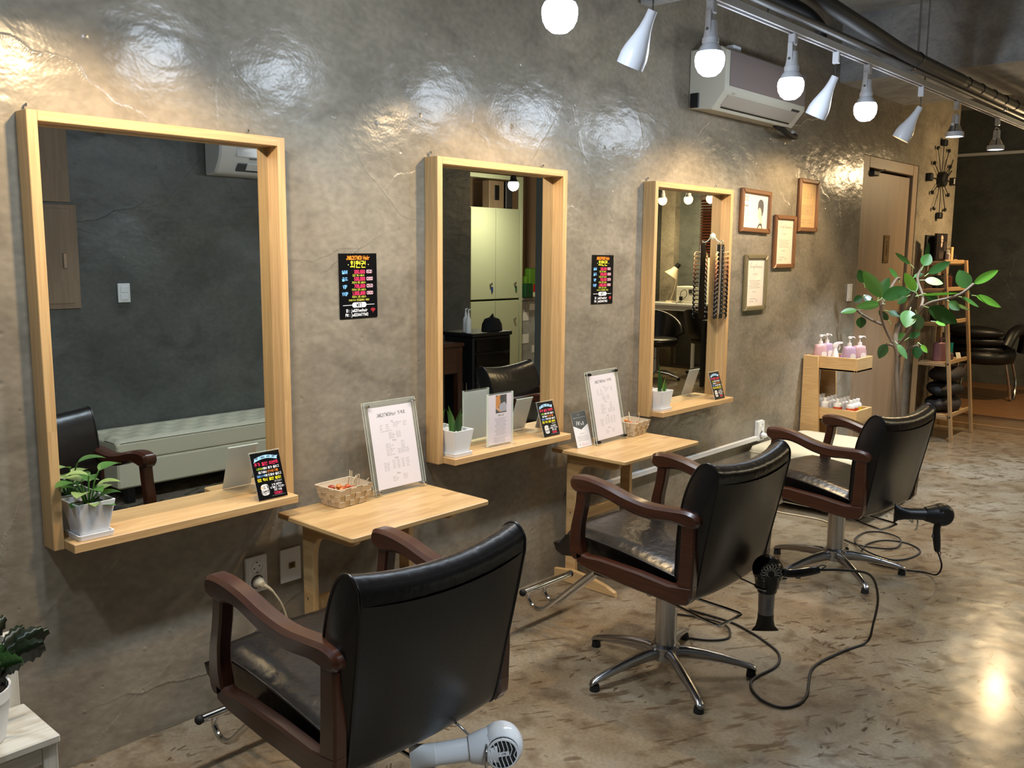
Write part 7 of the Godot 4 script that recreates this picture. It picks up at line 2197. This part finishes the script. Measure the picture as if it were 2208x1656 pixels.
func build_second_room() -> void:
	tub_chair(Vector3(8.82, 0, 3.3), 0.5, "black tub chair behind the black table leg")
	tub_chair(Vector3(9.5, 0, 2.98), -1.3, "black tub chair close to the white desk")
	var tb := thing("black_table", "narrow black table with flat metal legs in the second room", "table", Vector3(9.05, 0, 2.42))
	put("table_top", MB.new().box(Vector3(0, 0.71, 0), Vector3(0.85, 0.025, 0.36), 0.003), M.black, tb)
	for sx in [-1, 1]:
		for sz in [-1, 1]: put("leg", MB.new().box(Vector3(0.4 * sx, 0.35, 0.16 * sz), Vector3(0.05, 0.697, 0.035), 0.002), M.black, tb)
	var d := thing("white_desk", "white desk against the wall of the second room", "desk", Vector3(9.99, 0, 3.74))
	put("desk_top", MB.new().box(Vector3(0, 0.80, 0), Vector3(0.45, 0.03, 0.75), 0.003), M.white, d)
	for sx in [-1, 1]:
		for sz in [-1, 1]: put("leg", MB.new().box(Vector3(0.2 * sx, 0.393, 0.35 * sz), Vector3(0.035, 0.784, 0.035), 0.002), M.white, d)
	put("apron", MB.new().box(Vector3(-0.21, 0.755, 0), Vector3(0.016, 0.06, 0.68), 0.002), M.white, d)
	var m := thing("steam_machine", "white box machine with black cord on the white desk", "machine", Vector3(10.0, 0.8155, 3.58))
	put("case", MB.new().box(Vector3(0, 0.105, 0), Vector3(0.25, 0.21, 0.26), 0.01), M.white_paint, m)
	put("screen_panel", MB.new().box(Vector3(-0.128, 0.15, -0.08), Vector3(0.006, 0.05, 0.05), 0.001), M.dark_grey, m)
	put("socket_block", MB.new().box(Vector3(-0.135, 0.06, 0.05), Vector3(0.02, 0.05, 0.04), 0.003), M.black, m)
	put("cord", MB.new().tube(spline([Vector3(-0.145, 0.06, 0.05), Vector3(-0.17, 0.14, 0.03), Vector3(-0.15, 0.17, -0.02), Vector3(-0.17, 0.1, -0.05), Vector3(-0.19, 0.03, 0.02), Vector3(-0.24, 0.006, 0.05)], 5), 0.004, 6), M.black, m)
	var l := thing("desk_lamp", "cream desk lamp with black cap leaning over the white desk", "lamp", Vector3(9.97, 0.8155, 3.85))
	put("base", MB.new().lathe([Vector2(0.0, 0.025), Vector2(0.06, 0.02), Vector2(0.07, 0.0005), Vector2(0.0, 0.0005)], 18), M.cream_cord, l)
	put("arm", MB.new().tube(spline([Vector3(0, 0.02, 0), Vector3(0, 0.2, -0.06), Vector3(-0.02, 0.42, -0.1)], 4), 0.009, 8), M.cream_cord, l)
	var ax := Vector3(-0.35, -0.8, 0.45).normalized()
	put("shade", MB.new().lathe([Vector2(0.03, 0.0), Vector2(0.045, -0.05), Vector2(0.085, -0.12), Vector2(0.088, -0.13)], 22, along(-ax, Vector3(-0.02, 0.44, -0.09))), M.cream_cord, l)
	put("shade_cap", MB.new().lathe([Vector2(0.0, 0.06), Vector2(0.03, 0.055), Vector2(0.032, -0.005)], 16, along(-ax, Vector3(-0.02, 0.44, -0.09))), M.black, l)
	var b := thing("wooden_blind", "dark brown slatted wooden blind on the far wall", "blind", Vector3(10.22, 0, 3.35))
	put("head_rail", MB.new().box(Vector3(0, 2.12, 0), Vector3(0.05, 0.05, 0.5), 0.003), M.walnut, b)
	for k in 20: put("slat", MB.new().box(Vector3(0, 2.08 - 0.034 * k, 0), Vector3(0.034, 0.004, 0.5), 0.0, Basis(Vector3.BACK, 0.7)), M.walnut, b)
	put("bottom_rail", MB.new().box(Vector3(0, 1.395, 0), Vector3(0.03, 0.02, 0.5), 0.003), M.walnut, b)
	var wb := thing("white_board", "white board leaning on the wall below the wooden blind", "board", Vector3(10.2, 0.8, 3.32))
	put("panel", MB.new().box(Vector3(0, 0.29, 0), Vector3(0.015, 0.58, 0.36), 0.002), M.white_paint, wb)
	put("panel_edge", MB.new().box(Vector3(-0.01, 0.01, 0), Vector3(0.02, 0.02, 0.36), 0.002), M.white_paint, wb)
	structure("trim_4", slab_box(10.13, 10.25, 0, 2.9, 3.92, 4.12), M.plaster, "plaster pilaster on the far wall")

func _ready() -> void:
	rng.seed = 20
	look()
	make_materials()
	build_room()
	build_lights()
	build_mirrors()
	build_chairs()
	build_tables()
	build_posters()
	build_outlets()
	build_pictures()
	build_clock()
	build_aircon()
	build_shelf_things()
	build_cart()
	build_ottoman()
	build_ficus()
	build_ladder()
	build_wash_corner()
	build_hoses()
	build_dryers()
	build_stool()
	build_front_wall_things()
	build_locker_room()
	build_second_room()
